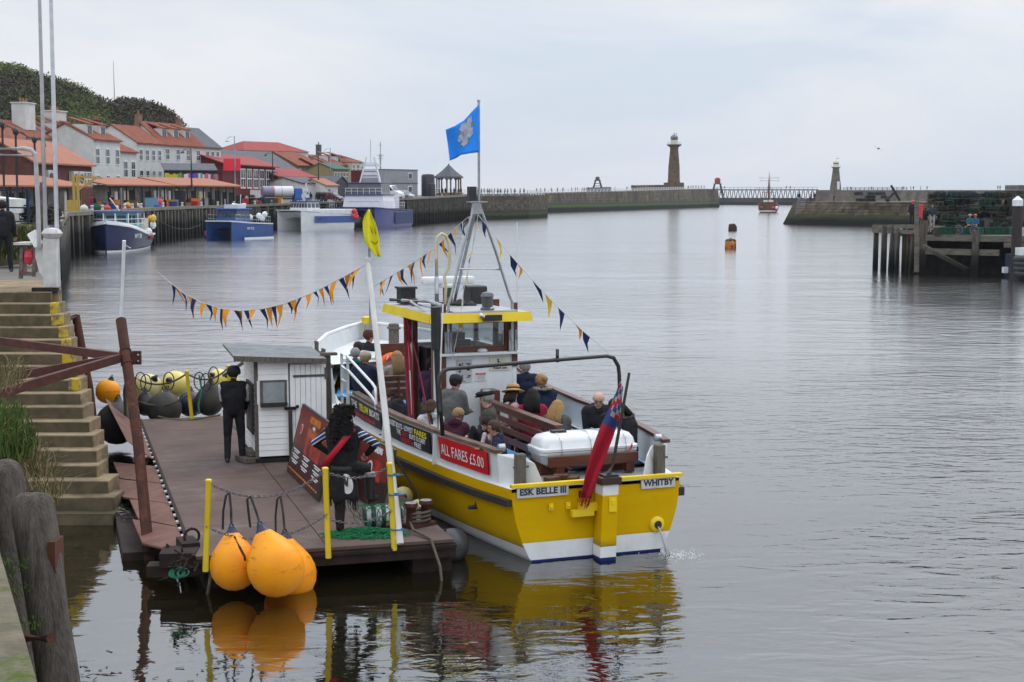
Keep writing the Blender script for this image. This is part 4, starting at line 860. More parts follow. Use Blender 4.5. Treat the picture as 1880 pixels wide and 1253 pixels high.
whouse(t,(0,11.5),7.4,6.6,7,3.3,5.5,GELC,PURB,1,1,wz=(.5,.52)); whouse(t,(0,11.6),6.0,5.6,5.6,5.5,7.5,GLASS,PURB,7,5,wz=(.3,.9),name='bridge')
a=MB(); a.box((-1.6,4.6,4.4),(2.6,3.6,2.4)); a.build('deck_locker',GELC,t,bevel=.08)
a=MB()
for s in (-1,1): a.beam((s*1.8,11,7.6),(s*.7,10.6,12),.3)
for z in (8.6,9.8,11): a.beam((-1.3,10.8,z),(1.3,10.8,z),.2)
a.box((0,10.6,9.2),(2.6,.6,.5)); a.box((0,10.6,10.6),(3.6,.3,.3)); a.tube([(0,10.6,11),(0,10.4,15)],.09,6); a.build('mast',GELC,t)
rails(t,[(-4.6,19,3.4),(-5,15,3.3),(-5,7,3.2)],1.1,7,.04,m=WHITE); rails(t,[(4.6,19,3.4),(5,12,3.3)],1.1,5,.04,m=WHITE); rails(t,[(-3.2,14.8,5.7),(3.2,14.8,5.7)],1.0,6,.04,m=WHITE)
def rib(i): return lambda m_: m_.box((-X-1.2,.6+i*.62,1.6),(.22,.26,2.1))
for i in range(18): b=MB(); b.box((-X-1.22,.8+i*.62,1.6),(.25,.24,2.0)); b.build('fender_rib',mat('rib_grey',(.1,.12,.22),.6),t)
text('OFFSHORE CREW',.6,WHITE,t,frame((-X-1.2,4.2,3.0),(0,-1,0),(0,0,1)),'name_lettering',bold=.01) if False else None
a=MB(); a.ball((1.5,1.2,4),(1.2,.8,.6),10); a.build('deck_boat',FR,t)
# mooring lines
for i,(p,q,s) in enumerate(((Vector((-38.5,187,1.9)),Vector((-42.3,176,3.7)),1.2),(Vector((-36.4,151,1.6)),Vector((-41.9,165,3.8)),.8))):
    a=MB(); a.tube(sag(p,q,s,10),.035,5); solo(a,'mooring_line',ROPE,('slack mooring line from the small blue catamaran to the quay','mooring line from the navy trawler to the quay')[i],'rope')
# ================================================================ steps and left foreground
STEPM=mat('worn_step_stone',(.28,.21,.125),.9,(.17,.13,.085),2.2,bump=.012,bs=14); overlay(STEPM,(.095,.075,.045),1.6,.5,.68,(1,1,2)); zband(STEPM,[(.2,.6,(.06,.05,.026)),(-.05,.18,(.02,.018,.01))],.25,1.5)
SIDEM=mat('weedy_wall',(.075,.065,.05),.95,(.035,.03,.024),2.5,bump=.04,bs=6); zband(SIDEM,[(.8,1.6,(.014,.014,.01))],.3,1.5)
YPAINT=mat('chipped_yellow',(.5,.36,.02),.8,(.42,.31,.03),3); overlay(YPAINT,(.16,.13,.08),7,.47,.56)
t=thing('stone_steps','flight of worn stone steps with yellow painted ends going down into the water','steps',(-9,30,0)); NS=17
for k in range(NS):
    z=3.6-k*.2118-rnd(0,.02); f=k/(NS-1); y=lerp(30,24.84,f)+rnd(-.03,.03); 
    dz=z-HC; dd=y*ct-dz*st; py_=CY-F*(y*st+dz*ct)/dd; EX=[(520,104),(540,106),(600,127),(690,152),(740,163),(800,182),(860,193),(900,217),(965,224)]
    pxe=EX[0][1] if py_<520 else next((a_[1]+(b_[1]-a_[1])*(py_-a_[0])/(b_[0]-a_[0]) for a_,b_ in zip(EX,EX[1:]) if a_[0]<=py_<=b_[0]),224); xr=(pxe-9-CX)/F*dd+rnd(-.03,.03); b=MB(); SR=mat('mossy_shaded_riser',(.13,.098,.06),.95,(.06,.055,.032),3,bump=.01)  # riser colour has shade painted in as well as moss, darker than the treads
    xs=[-17]+[xr-rnd(1.2,3.2),xr]; xs.sort()
    for i in range(2): b.box(((xs[i]+xs[i+1])/2,y+.35,z-.15),(xs[i+1]-xs[i]-.012,.7,.3-rnd(0,.01)))
    
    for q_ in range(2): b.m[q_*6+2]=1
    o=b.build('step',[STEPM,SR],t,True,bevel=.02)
    if k in (1,2,3,4,5,6,7):
        c=MB(); w_=rnd(.1,.2); c.box((xr-w_/2,y+.12,z-.1),(w_+.012,.256,.222)); c.build('painted_end',YPAINT,o,True,bevel=.02)
b=MB(); P=[(-9.2,30.4,3.3),(-8.75,29.3,2.4),(-7.9,27.6,1.3),(-6.75,25.2,-.2),(-6.75,25.2,-2),(-10.25,33.6,-2),(-10.25,33.6,3.3)]; b.prism(P,(-8,0,0)); b.build('side_wall',SIDEM,t,True)
b=MB(); b.prism([(-9.05,30.1,3.6),(-10.2,34.1,3.6),(-17,34.1,3.6),(-17,30.1,3.6)],(0,0,-.31)); solo(b,'landing_slab',STEPM,'flat stone landing at the head of the steps under the black clad man','landing',bevel=.02)
# loose weed along the foot of the steps
WEED=mat('bladder_wrack',(.012,.011,.006),.5,(.03,.026,.01),6)
def tufts(name,pts,n,h,m,spread,cat=None,w=.02,lean=.5,kind='stuff',label=None):
    b=MB()
    for i in range(n):
        p=Vector(random.choice(pts))+Vector((rnd(-1,1)*spread[0],rnd(-1,1)*spread[1],rnd(0,1)*spread[2])); hh=h*rnd(.5,1.2); d=Vector((rnd(-1,1),rnd(-1,1),0))*lean*hh; a=rnd(0,6.28); sd_=Vector((math.cos(a),math.sin(a),0))*w*rnd(.6,1.3)
        q=p+d*.35+Vector((0,0,hh*.7)); r=p+d+Vector((0,0,hh*rnd(.75,1)))
        b.add([p-sd_,p+sd_,q+sd_*.7,q-sd_*.7,r],[(0,1,2,3),(3,2,4)],random.randrange(len(m)))
    o=b.build(name,m,fixn=False); tag(o,label,None,None,kind); return o
W3m=[WEED,mat('wrack_light',(.035,.03,.012),.5)]
b=MB()
for i in range(1500):
    f=random.random(); c=Vector((lerp(-6.45,-9,f),lerp(24.6,30.3,f),0)) if random.random()<.45 else Vector((rnd(-5.1,-3.3),rnd(11.5,16.3),0))
    if c.z==0 and c.y<20: c+=Vector((random.gauss(0,.35),random.gauss(0,.9),0)); c.x=min(c.x,-3.1-(c.y-12)*.06)
    else: c+=Vector((abs(random.gauss(0,.13)),rnd(-.2,.2),rnd(-.02,.25)))
    a=rnd(0,6.28); l=rnd(.04,.14); d=Vector((math.cos(a),math.sin(a)*.6,0)); s_=Vector((-d.y,d.x,0))*.018
    b.add([c-s_+Vector((0,0,.006)),c+s_+Vector((0,0,.006)),c+d*l+s_+Vector((0,0,rnd(0,.02))),c+d*l-s_+Vector((0,0,rnd(.0,.02)))],[(0,1,2,3)],random.randrange(2))
tag(b.build('seaweed',W3m,fixn=False),kind='stuff')
# ---- weathered posts and mossy coping in the near corner
COPE=mat('mossy_coping',(.17,.145,.1),.95,(.1,.09,.06),5,bump=.02,bs=30); overlay(COPE,(.06,.09,.015),2.2,.48,.58)
b=MB(); b.prism([(-5.25,14.2,3.5),(-.71,3.0,3.5),(-8,3,3.5),(-12,14.2,3.5)],(0,0,-1.2)); b.prism([(-5.2,14.2,3.5-1.2),(-.9,2.8,2.3),(-8,2.8,2.3),(-12,14.2,2.3)],(0,0,-4)) if False else b.prism([(-5.3,14.1,2.29),(-.78,3.05,2.29),(-8,3.05,2.29),(-12,14.1,2.29)],(0,0,-4))
solo(b,'quay_coping',COPE,'moss covered stone quay coping in the bottom left corner','coping',bevel=.03)
OLDW=mat('split_timber',(.125,.105,.088),.9,(.042,.036,.03),3.2,bump=.02,bs=11,stretch=(7,7,.5),lo=.3,hi=.7); overlay(OLDW,(.2,.185,.165),5,.6,.78,(9,9,.4))
def oldpost(label,pxt,pyt,D,wpx,pxb,pyb,Db):
    T=at(pxt,pyt,D); B=at(pxb,pyb,Db); r=wpx*D/F/2; d=(B-T); b=MB(); pts=[]; rs=[]
    for i,(s,k) in enumerate(((-.02,.12),(0.0,.55),(.015,.8),(.045,.95),(.1,1.02),(.3,1.0),(.6,.97),(.8,1.0),(1.6,1.0))): pts.append(T+d*s); rs.append(r*k)
    b.tube(pts,rs,14); 
    vs=[]
    for v in b.v:
        vs.append(v+Vector((noise.noise(v*3)*.03,noise.noise(v*3+Vector((5,0,0)))*.03,noise.noise(v*5)*.04)))
    b.v=vs; o=solo(b,'mooring_post',OLDW,label,'post','weathered timber posts on the near quay',smooth=60); return o
oldpost('nearest weathered grey timber post with rounded mossy top',56,905,10.2,76,112,1290,9.9)
oldpost('weathered timber post cut by the left photo edge behind the nearest post',6,852,11.6,66,44,1290,11.2)
GRS=[mat('grass_green',(.06,.11,.02),.8),mat('grass_dry',(.22,.17,.09),.9),mat('grass_olive',(.1,.1,.03),.8)]
gpts=[at(px,py,D) for px,py,D in ((2,790,12.6),(12,800,12.5),(22,825,12.3),(4,830,12.2),(30,845,12.2),(-10,800,12.8))]
tufts('grass',gpts,1500,.17,[GRS[0],GRS[0],GRS[2]],(.12,.3,.1),w=.007)
tufts('dry_grass',[at(px,py,D) for px,py,D in ((5,720,13.5),(10,700,13.6),(58,872,12.4),(70,888,12.4),(50,860,12.5),(80,925,12.0))],700,.22,[GRS[1],GRS[1],GRS[2]],(.14,.3,.06),w=.004,lean=1.3)
tufts('moss_cushions',[at(px,py,9.5) for px,py in ((10,1050),(30,1160),(5,1100))],500,.03,[GRS[0]],(.12,.3,.01),w=.005)
b=MB(); a=at(42,1172,9.2); c=at(94,1172,9.0); b.tube([a,c],.035,8); b.beam(a,a-Vector((.3,0,.02)),.08,.05); solo(b,'iron_spike',RUST,'rusty iron spike sticking out across the nearest timber post','iron spike')
b=MB(); b.box(at(103,1032,10.1),(.05,.2,.32)); solo(b,'iron_bracket',RUST,'small rusty bracket on the far side of the nearest timber post','bracket')
# ---- white post, masts, frame at the head of the steps
WPAINT=mat('flaking_white',(.58,.58,.56),.8,(.45,.44,.42),6,bump=.005); overlay(WPAINT,(.16,.1,.07),5,.6,.7)
t=thing('white_post','stout flaking white post at the head of the steps','post',at(95,528,30.3)); b=MB(); p0,p1=at(95,528,30.35),at(94,438,30.35); b.beam(p0,p1,.27,.25,up=Vector((0,1,0))); b.build('post',WPAINT,t,True,bevel=.015); b=MB(); b.ball(p1+Vector((.02,0,.1)),(.22,.2,.12),8); b.build('cap',WPAINT,t,True); b=MB(); b.beam(at(60,533,30.1),at(107,533,30.1),.14,.1); b.build('foot_beam',DARK,t,True)
for i,(a_,b_,r_,m_,l_) in enumerate(((at(107,525,30.4),at(92,-60,30.6),.05,mat('pole_white',(.55,.56,.58),.5),'tall white pole rising past the photo top beside the white post'),(at(84,440,30.8),at(71,-60,30.9),.045,mat('pole_grey',(.42,.42,.42),.5),'tall grey pole left of the taller white one, rising past the photo top'))):
    b=MB(); b.tube([a_,a_.lerp(b_,.5),b_],[r_,r_*.9,r_*.75],10); solo(b,'tall_pole',m_,l_,'pole')
b=MB(); p=[at(-30,274,30.6),at(45,273,30.6),at(58,276,30.6),at(64,283,30.6),at(66,300,30.6),at(70,385,30.6),at(72,455,30.6)]; b.tube(p,.045,8); b.tube([at(-30,284,30.6),at(60,286,30.6)],.03,6); solo(b,'tube_arch',mat('pole_grey',(0,0,0)),'bent pale tube arch at the left edge above the landing','tube arch')
b=MB(); b.tube([at(75,450,30.9),at(80,380,30.9),at(78,335,30.9)],.06,6); b.beam(at(68,440,31.1),at(74,360,31.1),.13,.05); solo(b,'wooden_stave',mat('brown_stave',(.09,.05,.045),.9,(.2,.17,.15),4),'brown weathered staves lashed to the poles above the white post','stave')
t=thing('wooden_stand','small brown wooden stand with sloping white board and red bag beside the white post','stand',at(50,508,30.9)); 
b=MB(); 
for px,py in ((38,512),(62,508)): b.beam(at(px,py,30.9),at(px+3,448,31),.07)
for px,py in ((46,503),(66,500)): b.beam(at(px,py,31.5),at(px,448,31.5),.07)
b.beam(at(38,503,30.9),at(62,503,30.9),.08); b.build('frame',mat('brown_stave',(0,0,0)),t,True); b=MB(); b.box(at(50,447,31.2),(.35,.7,.05)); b.build('top',WPAINT,t,True)
b=MB(); b.prism([at(50,432,31),at(64,424,31),at(77,448,30.7),at(63,455,30.7)],(0,.06,.03)); b.build('sloping_board',WPAINT,t,True); b=MB(); b.ball(at(54,472,31),(.12,.12,.17),8); b.build('bag',FR,t,True)
b=MB(); b.prism([at(60,455,31),at(80,440,30.8),at(81,512,30.6),at(72,500,30.8)],(0,.08,0)); solo(b,'flaking_panel',WPAINT,'flaking white side panel between the wooden stand and the white post','panel')
# fence, bank and pots behind the landing
railing('dark_fence','dark blue metal fence beyond the landing at the left edge',[at(-20,412,52)+Vector((0,0,0)),at(52,414,50)],1.15,1.2,.035,m=mat('fence_navy',(.015,.02,.04),.6),rails=(1,.5,.1))
BANK=mat('bank_soil',(.05,.045,.025),.95,(.06,.075,.02),2,bump=.05)
b=MB(); 
for i in range(9):
    c=at(lerp(-40,38,i/8),460,41.5+i*.3); b.ball((c.x,c.y,3.6),(.9,1.5,rnd(.8,1.1)),10)
o=b.build('bank',BANK,smooth=True); tag(o,kind='structure')
tufts('bank_grass',[at(px,py,40.3) for px in range(-20,60,6) for py in (432,445,460,478)],4000,.2,[GRS[0],GRS[2],mat('ivy',(.03,.06,.015),.7),GRS[1]],(.3,.5,.15),w=.012,lean=.8)
b=MB(); b.prism([at(-40,360,60),at(18,366,60),at(18,392,60),at(-40,392,60)],(0,2,0)); solo(b,'white_kiosk',WREN,'white kiosk roof cut by the left edge behind the black clad man','kiosk')
for i,(px,py) in enumerate(((60,412),(68,412),(66,404),(74,408),(88,404),(82,412),(90,412),(57,404),(77,399),(98,402),(60,396),(69,396),(88,395))):
    creel(at(px,py,62),rnd(0,3),'netted lobster pot in the heap behind the poles at the head of the steps','lobster pots behind the tall poles',s=1.1)
# ---- rusty piles with struts
def rpile(label,bot,top,r):
    t=thing('rusty_pile',label,'pile',bot); b=MB(); b.tube([bot-Vector((0,0,1.5))-(top-bot)*.1,bot.lerp(top,.5),top],r,16); b.build('tube',RUST,t,True,smooth=50); return t
overlay(RUST,(.16,.06,.03),7,.55,.75)
PB=G(287,1046,0); PT=at(222,588,24.6); t=rpile('leaning rusty steel pile nearest the camera beside the ramp plates',PB,PT,.085)
J=PB.lerp(PT,1-(662-588)/(1046-588)*1.02); b=MB(); b.tube([J-(PT-PB).normalized()*.13,J+(PT-PB).normalized()*.13],.1,14); b.box(J+Vector((.17,0,0)),(.14,.05,.22)); co=b.build('collar',RUST,t,True)
b=MB()
for s in (-1,1): b.ball(J+Vector((.2,-.035,s*.05)),.018,6)
b.build('bolts',STEEL,co,True)
for i,(px,py,D) in enumerate(((-60,619,27.5),(-60,706,23.6),(-60,742,20.6))):
    b=MB(); e=at(px,py,D); a_=J-Vector((.05,0,0)); d=(e-a_).normalized(); up=Vector((0,0,1)); x,y,_=basis(d,up)
    for k in (0,): b.beam(a_,e,.012,.13); b.beam(a_+y*.06+x*.04,e+y*.06+x*.04,.09,.012); b.beam(a_-y*.06+x*.04,e-y*.06+x*.04,.09,.012)
    b.build('strut',mat('red_brown_strut',(.1,.035,.028),.7,(.06,.025,.02),6,bump=.003),t,True)
b=MB(); b.tube([PT,at(228,442,24.4)],.03,8); b.tube([at(229,450,24.4),at(240,456,24.4)],.008,4); solo(b,'thin_white_pole',WHITE,'thin white pole standing in the top of the nearer rusty pile','pole')
t2=rpile('leaning rusty steel pile farther away at the edge of the steps',G(190,852,0),at(139,580,31.6),.085)
b=MB(); b.tube([at(139,582,31.6),at(128,584,31.2),at(118,594,30.8),at(103,594,30.5)],.06,8); b.build('bracket',RUST,t2,True)
# ================================================================ landing pontoon
PF=Vector((-.84,21.67,0)); PA=Vector((-.29,.957,0)); PS=Vector((.957,.29,0)); PROT=math.atan2(.29,.957)
def pw(x,y,z): return PF+PS*x+PA*y+Vector((0,0,z))   # x<0 to the left of the front right corner
PW,PL=3.72,13.5
DECK=mat('pontoon_deck',(.112,.073,.06),.72,(.082,.055,.047),1.3,bump=.003,bs=60); overlay(DECK,(.15,.12,.11),.9,.52,.7); overlay(DECK,(.05,.035,.03),3,.66,.74,(1,3,1),2)
RAMP=mat('rusty_ramp',(.17,.085,.062),.7,(.11,.05,.036),2.5,bump=.003,bs=50); RDK=mat('dark_rust',(.035,.02,.016),.85,(.018,.013,.012),4,bump=.01)
P=thing('landing_pontoon','low rusty brown steel landing pontoon with plated deck beside the yellow boat','pontoon',PF,PROT)
b=MB(); nx,ny=2,7
xs=[-PW,-PW*.5,0]; 
for i in range(2):
    for j in range(ny):
        y0=j*PL/ny; b.box(((xs[i]+xs[i+1])/2,y0+PL/ny/2,.475),(PW/2-.014,PL/ny-.014,.05))
b.build('deck_plates',DECK,P,bevel=.004)
b=MB(); b.box((-PW/2,PL/2,.375),(PW-.03,PL-.03,.14)); b.build('deck_frame',RDK,P)
b=MB(); b.box((-PW/2,.06,.34),(PW+.04,.12,.2)); b.box((-PW/2,-.02,.405),(PW+.05,.05,.045)); b.build('front_beam',RDK,P)
for x in (-.3,-PW+.42):
    b=MB(); b.box((x,PL/2,-.1),(.6,PL-.3,.8)); b.build('float',RDK,P,bevel=.03)
for j in range(9): b=MB(); b.box((.02,.8+j*1.45,.32),(.1,.12,.3)); b.build('side_bracket',RDK,P)
b=MB(); b.box((-PW-.02,PL/2,.5),(.05,PL,.03)); 
for j in range(26): b.box((-PW-.06,.4+j*.5,.49),(.05,.14,.03),mi=1)
b.build('hinge',[RDK,mat('hinge_worn',(.4,.38,.36),.6)],P)
H0=G(262,998,.34); H1=G(198,848,.34); L0=pw(-PW-.08,.35,.47); L1=pw(-PW-.08,7.6,.47)
for k in range(4):
    a0,a1=k/4+.004,(k+1)/4-.004; q=[H0.lerp(H1,a0),L0.lerp(L1,a0),L0.lerp(L1,a1),H0.lerp(H1,a1)]; sh=Vector((.1*(k%2),0,0)); q[0]+=sh;q[3]+=sh
    b=MB(); b.prism(q,(0,0,-.03)); b.build('ramp_plate',RAMP,P,True)
q=[pw(-PW-.08,8.2,.5),pw(-PW-.08,13.2,.5),pw(-PW-.75,13.0,1.05),pw(-PW-.5,8.6,.8)]; b=MB(); b.prism([at(368/1.,0,1) if False else v for v in q],(-.03,0,.0)); b.build('raised_ramp_plate',RAMP,P,True)
# junk iron at front left
b=MB()
for px,py,z,dx,dy,dz in ((330,1022,.42,.5,.5,.2),(345,1000,.5,.25,.5,.14),(318,1045,.25,.7,.3,.16),(350,1035,.3,.3,.3,.3)):
    p=G(px,py,z); b.box(p,(dx,dy,dz),rnd(0,1))
b.torus(G(352,985,.62),.11,.02,16,6,Matrix.Rotation(PI/2,4,'X')@Matrix.Rotation(.5,4,'Y')); 
for i in range(30): p=G(rnd(312,362),rnd(1000,1050),.5); b.tube([p,p+Vector((rnd(-.15,.15),rnd(-.15,.15),rnd(-.08,.1)))],.015,5)
b.build('mooring_gear',RDK,P,True)
b=MB(); 
for i in range(8): b.torus(G(330,1052,.42)+Vector((rnd(-.05,.05),0,0)),rnd(.06,.11),.008,12,4,Matrix.Rotation(rnd(.2,1),4,'X'))
b.build('green_twine',mat('green_twine',(.02,.16,.1),.8),P,True)
# dark hull box the ramp rests on
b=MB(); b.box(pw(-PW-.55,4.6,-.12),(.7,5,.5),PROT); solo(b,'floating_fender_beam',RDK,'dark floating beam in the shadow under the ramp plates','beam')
# yellow posts and chains
YW=mat('chipped_yellow_post',(.68,.5,.01),.5,(.6,.44,.01),4); overlay(YW,(.03,.03,.03),9,.68,.71,(1,1,.35))
def ypost(px,py,pxt,pyt,label,D=None):
    b_=G(px,py,.5); tp=at(pxt,pyt,b_.y+ (D or 0)); b=MB(); b.tube([b_-Vector((0,0,.1)),tp],.042,12); b.lathe([(.046,-.01),(.046,.02),(.03,.03)],tp,12); o=solo(b,'safety_post',YW,label,'post','yellow safety posts round the pontoon',base=b_,smooth=50); return b_,tp
Y1=ypost(377,1036,383,884,'yellow post left of the three orange buoys'); Y2=ypost(603,1012,597,862,'yellow post directly in front of the pirate figure'); Y3=ypost(724,998,715,853,'yellow post lashed to the white flagpole')
Y4=ypost(353,769,343,683,'yellow post at the far end of the pontoon among the fenders'); Y5=ypost(424,760,419,673,'short yellow post beside the hut rail at the far end'); Y6=ypost(700,880,690,800,'hidden yellow post behind the pirate figure') if False else None
CHM=mat('chain_steel',(.16,.16,.155),.5,(.09,.08,.075),20,metal=.6)
def chain(name,label,a,b_,s,m=CHM,pitch=.045):
    L=(Vector(b_)-Vector(a)).length*1.08; n=max(6,int(L/pitch)); pts=sag(a,b_,s,n); t=MB()
    for i in range(n):
        p,q=pts[i],pts[i+1]; d=(q-p); x,y,z=basis(d); c=(p+q)/2; u=x if i%2 else y
        M=Matrix((( *(),) )) if False else None
        ring=[c+d*.75*math.cos(a_)+u*.016*math.sin(a_) for a_ in [2*PI*j/8 for j in range(8)]]; t.tube(ring,.006,4,closed=True)
    return solo(t,name,m,label,'chain','grey chains between the yellow posts',base=a)
def pt(Y,f): return Y[0].lerp(Y[1],f)
chain('chain','upper chain sagging over the three orange buoys',pt(Y1,.98),pt(Y2,.98),.27); chain('chain','lower chain behind the three orange buoys',pt(Y1,.45),pt(Y2,.45),.25)
chain('chain','upper chain between the posts in front of the pirate figure',pt(Y2,.97),pt(Y3,.97),.12); chain('chain','lower chain between the posts in front of the pirate figure',pt(Y2,.4),pt(Y3,.42),.12)
# white flagpole
b=MB(); A_=G(727,999,.5)+Vector((.06,0,0)); B_=at(675,481,23.2); b.tube([A_,A_.lerp(B_,.5),B_],[.055,.05,.04],12); b.lathe([(.05,0),(.05,.06)],B_,10)
fp=solo(b,'white_flagpole',mat('old_white_pole',(.6,.6,.58),.6,(.5,.48,.44),4,stretch=(1,1,.2)),'leaning white pole lashed with blue ties to a yellow post','flagpole',base=A_,smooth=50); FPT=B_
for i,py in enumerate((872,908,972)):
    f=(998-py)/145; c=pt(Y3,min(f,.95)); b=MB(); b.torus(c+Vector((.05,0,0)),.085,.012,14,6,sq=.7); b.tube([c+Vector((.12,-.05,0)),c+Vector((.2,-.06,.01))],.008,4); solo(b,'blue_tie',mat('blue_twine',(.03,.15,.35),.7),('topmost','middle','lowest')[i]+' blue tie binding the white pole to the yellow post','tie','blue ties on the white pole')
# buoys
ORA=mat('orange_buoy',(.86,.33,.003),.5,(.8,.27,.003),2,spec=.3); overlay(ORA,(.34,.13,.012),4.5,.56,.66,(.6,.6,2.2)); NVY=mat('navy_cap',(.012,.018,.05),.5); CREM=mat('cream_buoy',(.62,.55,.26),.5,(.55,.48,.2),2); YBU=mat('pale_yellow_buoy',(.68,.55,.12),.45,(.6,.5,.14),2); GRYB=mat('grimy_black_buoy',(.035,.035,.035),.6,(.06,.055,.045),3); BCAP=mat('black_cap',(.012,.012,.013),.5)
def buoy(label,c,r,m,cap,axis=(0,0,1),group=None,h=1.0,rope=None,name='buoy'):
    t=thing(name,label,'buoy',c,0,group); Z=Vector(axis).normalized(); X=Z.orthogonal().normalized(); Y=Z.cross(X); M=Matrix((X,Y,Z)).transposed().to_4x4()
    pr=[(.02,-1),(.3,-.955),(.55,-.835),(.78,-.63),(.93,-.36),(1,0),(.965,.3),(.84,.62),(.62,.93),(.4,1.2),(.27,1.36)] if h>.9 else [(.02,-1),(.35,-.94),(.65,-.76),(.88,-.48),(1,0),(.95,.33),(.8,.6),(.55,.84),(.3,.96),(.22,1.0)]
    b=MB(); b.lathe([(x*r,z*r) for x,z in pr],n=28,M=M); b.build('body',m,t,smooth=True); k=1.3 if h>.9 else .93
    b=MB(); b.lathe([(r*(.36 if h>.9 else .34),r*(k-.06)),(r*.17,r*(k+.2)),(r*.13,r*(k+.32)),(r*.05,r*(k+.34))],n=16,M=M); b.torus(M@Vector((0,0,r*(k+.36))),r*.08,r*.035,10,6,M@Matrix.Rotation(PI/2,4,'X')); b.build('cap',cap,t,smooth=50)
    if rope: 
        for i,rp in enumerate(rope): b=MB(); b.tube([Vector(v)-Vector(c) for v in rp],.017,6); b.build('rope',BLK,t)
    return t
def hang(label,px,py,r,D,tpx,tpy,extra=()):
    c=at(px,py,D); T=at(tpx,tpy,D+.2); ax=(T-c).normalized(); e=c+ax*r*1.7
    buoy(label,c,r,ORA,NVY,ax,'orange buoys hung on the pontoon front',1.0,[[e,e.lerp(T,.5)+Vector((.01,0,0)),T+Vector((0,0,.03)),T+Vector((-.05,.02,-.02)),T.lerp(e,.6)+Vector((-.12,.1,0)),T.lerp(e,1)+Vector((-.15,.15,-.1))]]+[list(x) for x in extra])
hang('leftmost of the three large orange buoys hanging at the front of the pontoon',430,1040,.335,20.35,421,908,[[at(430,985,20.0),at(440,1005,19.98),at(449,1022,19.97),at(450,1030,19.97)]])
hang('rightmost and rearmost of the three large orange buoys at the pontoon front',533,1056,.37,20.75,515,915)
hang('middle and frontmost of the three large orange buoys at the pontoon front',507,1044,.39,20.05,460,915)
gB='fenders and buoys heaped at the far end of the pontoon'
buoy('round orange buoy at the far left of the fender heap',at(198,719,34),.28,ORA,BCAP,(.3,0,1),gB,.5)
buoy('biggest grimy black ball fender low at the left of the heap',at(215,778,32.6),.46,GRYB,BCAP,(0,.3,1),gB,.5)
buoy('cream ball buoy behind the black cone fender',at(272,712,35),.33,CREM,BCAP,(.5,-.4,.6),gB,.5)
buoy('pale yellow ball buoy with black cap facing the camera',at(322,706,35.2),.32,YBU,BCAP,(-.3,-1,.45),gB,.5)
buoy('pointed black fender hanging in the left of the heap',at(268,745,34.4),.24,BCAP,BCAP,(0,0,1),gB,1)
buoy('dark grey ball fender in the middle of the heap',at(302,752,34.3),.4,GRYB,BCAP,(.1,.3,1),gB,.5)
buoy('navy fender wedged beside the far yellow post',at(350,742,34.8),.3,NVY,BCAP,(0,.1,1),gB,.5)
buoy('dark grey ball fender right of the far yellow post',at(384,738,34.6),.33,GRYB,BCAP,(.1,0,1),gB,1)
buoy('small pale yellow buoy nearest the hut in the heap',at(402,698,35.6),.27,YBU,BCAP,(-.4,-.7,.5),gB,.5)
buoy('mustard ball buoy low behind the man in the black gilet',at(420,702,35.3),.25,YBU,BCAP,(0,-.5,.5),gB,.5)
# ropes on the heap
for i,(pts,m_,l) in enumerate((([(248,694,34.5),(300,702,34.4),(343,686,34)],ROPE,'sagging rope tying the fender heap to the far yellow post'),([(250,735,34),(300,742,33.8),(350,722,33.9)],ROPE,'lower slack rope across the fender heap'),([(343,686,34),(385,696,34.4),(419,676,34.6)],ROPE,'rope running from the far yellow post to the hut rail'),([(290,765,33.6),(340,773,33.3),(405,762,33.6)],mat('olive_rope',(.14,.14,.07),.9),'olive rope lying along the far edge of the deck'),([(366,690,34.1),(370,715,34),(364,745,33.8),(366,760,33.7)],mat('green_rope',(.02,.12,.08),.8),'green rope dangling right of the far yellow post'),([(231,655,31),(234,690,31),(229,720,31.5),(231,762,32)],mat('frayed_rope',(.2,.17,.06),.9,(.05,.12,.14),20),'frayed multicoloured rope hanging by the rusty pile'))):
    b=MB(); q=[at(*p) for p in pts]; 
    if i<3: q=sag(q[0],q[-1],.2,10)
    b.tube(q,.022 if i!=5 else .04,6); solo(b,'rope',m_,l,'rope')
for i,(px,py,D) in enumerate(((258,700,34.3),(268,704,34.3),(310,700,34.2),(366,700,34.2),(378,702,34.2),(392,690,34.4))):
    b=MB(); c=at(px,py,D); b.torus(c,.12,.014,14,5,Matrix.Rotation(PI/2,4,'X')@Matrix.Rotation(rnd(-.5,.5),4,'Y'),sq=1.7); solo(b,'rope_loop',BLK,('black rope loop at the left end of the fender heap','black rope loop over the pointed black fender','black rope loop by the yellow ball','black rope loop right of the far yellow post','second black rope loop right of the far yellow post','black rope loop behind the gilet man')[i],'rope loop','rope loops over the fender heap')
# small fenders between pontoon and boat, bollard, tyre, ropes
for i,(px,py,r) in enumerate(((708,888,.13),(737,912,.17),(765,936,.17))):
    buoy(('upper','middle','lowest')[i]+' of the three small cream fenders between pontoon and boat',G(px,py,.42)+Vector((.03,0,0)),r,CREM,BCAP,(.2,-1,.2),'small cream fenders beside the yellow hull',.5,name='fender')
t=thing('mooring_bitts','rusty twin headed bollard wound with rope at the pontoon corner','bollard',pw(-.3,1.0,.5),PROT+.5)
b=MB(); b.box((0,0,.03),(.5,.25,.05)); 
for s in (-1,1): b.lathe([(.08,.05),(.075,.3),(.11,.33),(.1,.38)],(s*.15,0,0),14)
b.build('bollard',RUST,t,smooth=50); b=MB()
for z in (.1,.16,.22): b.torus((0,0,z),.2,.022,20,6,sq=.6)
b.build('rope_turns',ROPE,t); b=MB()
for s in (-1,1): b.lathe([(.09,.381),(.085,.386)],(s*.15,0,0),14)
b.build('worn_tops',STEEL,t)
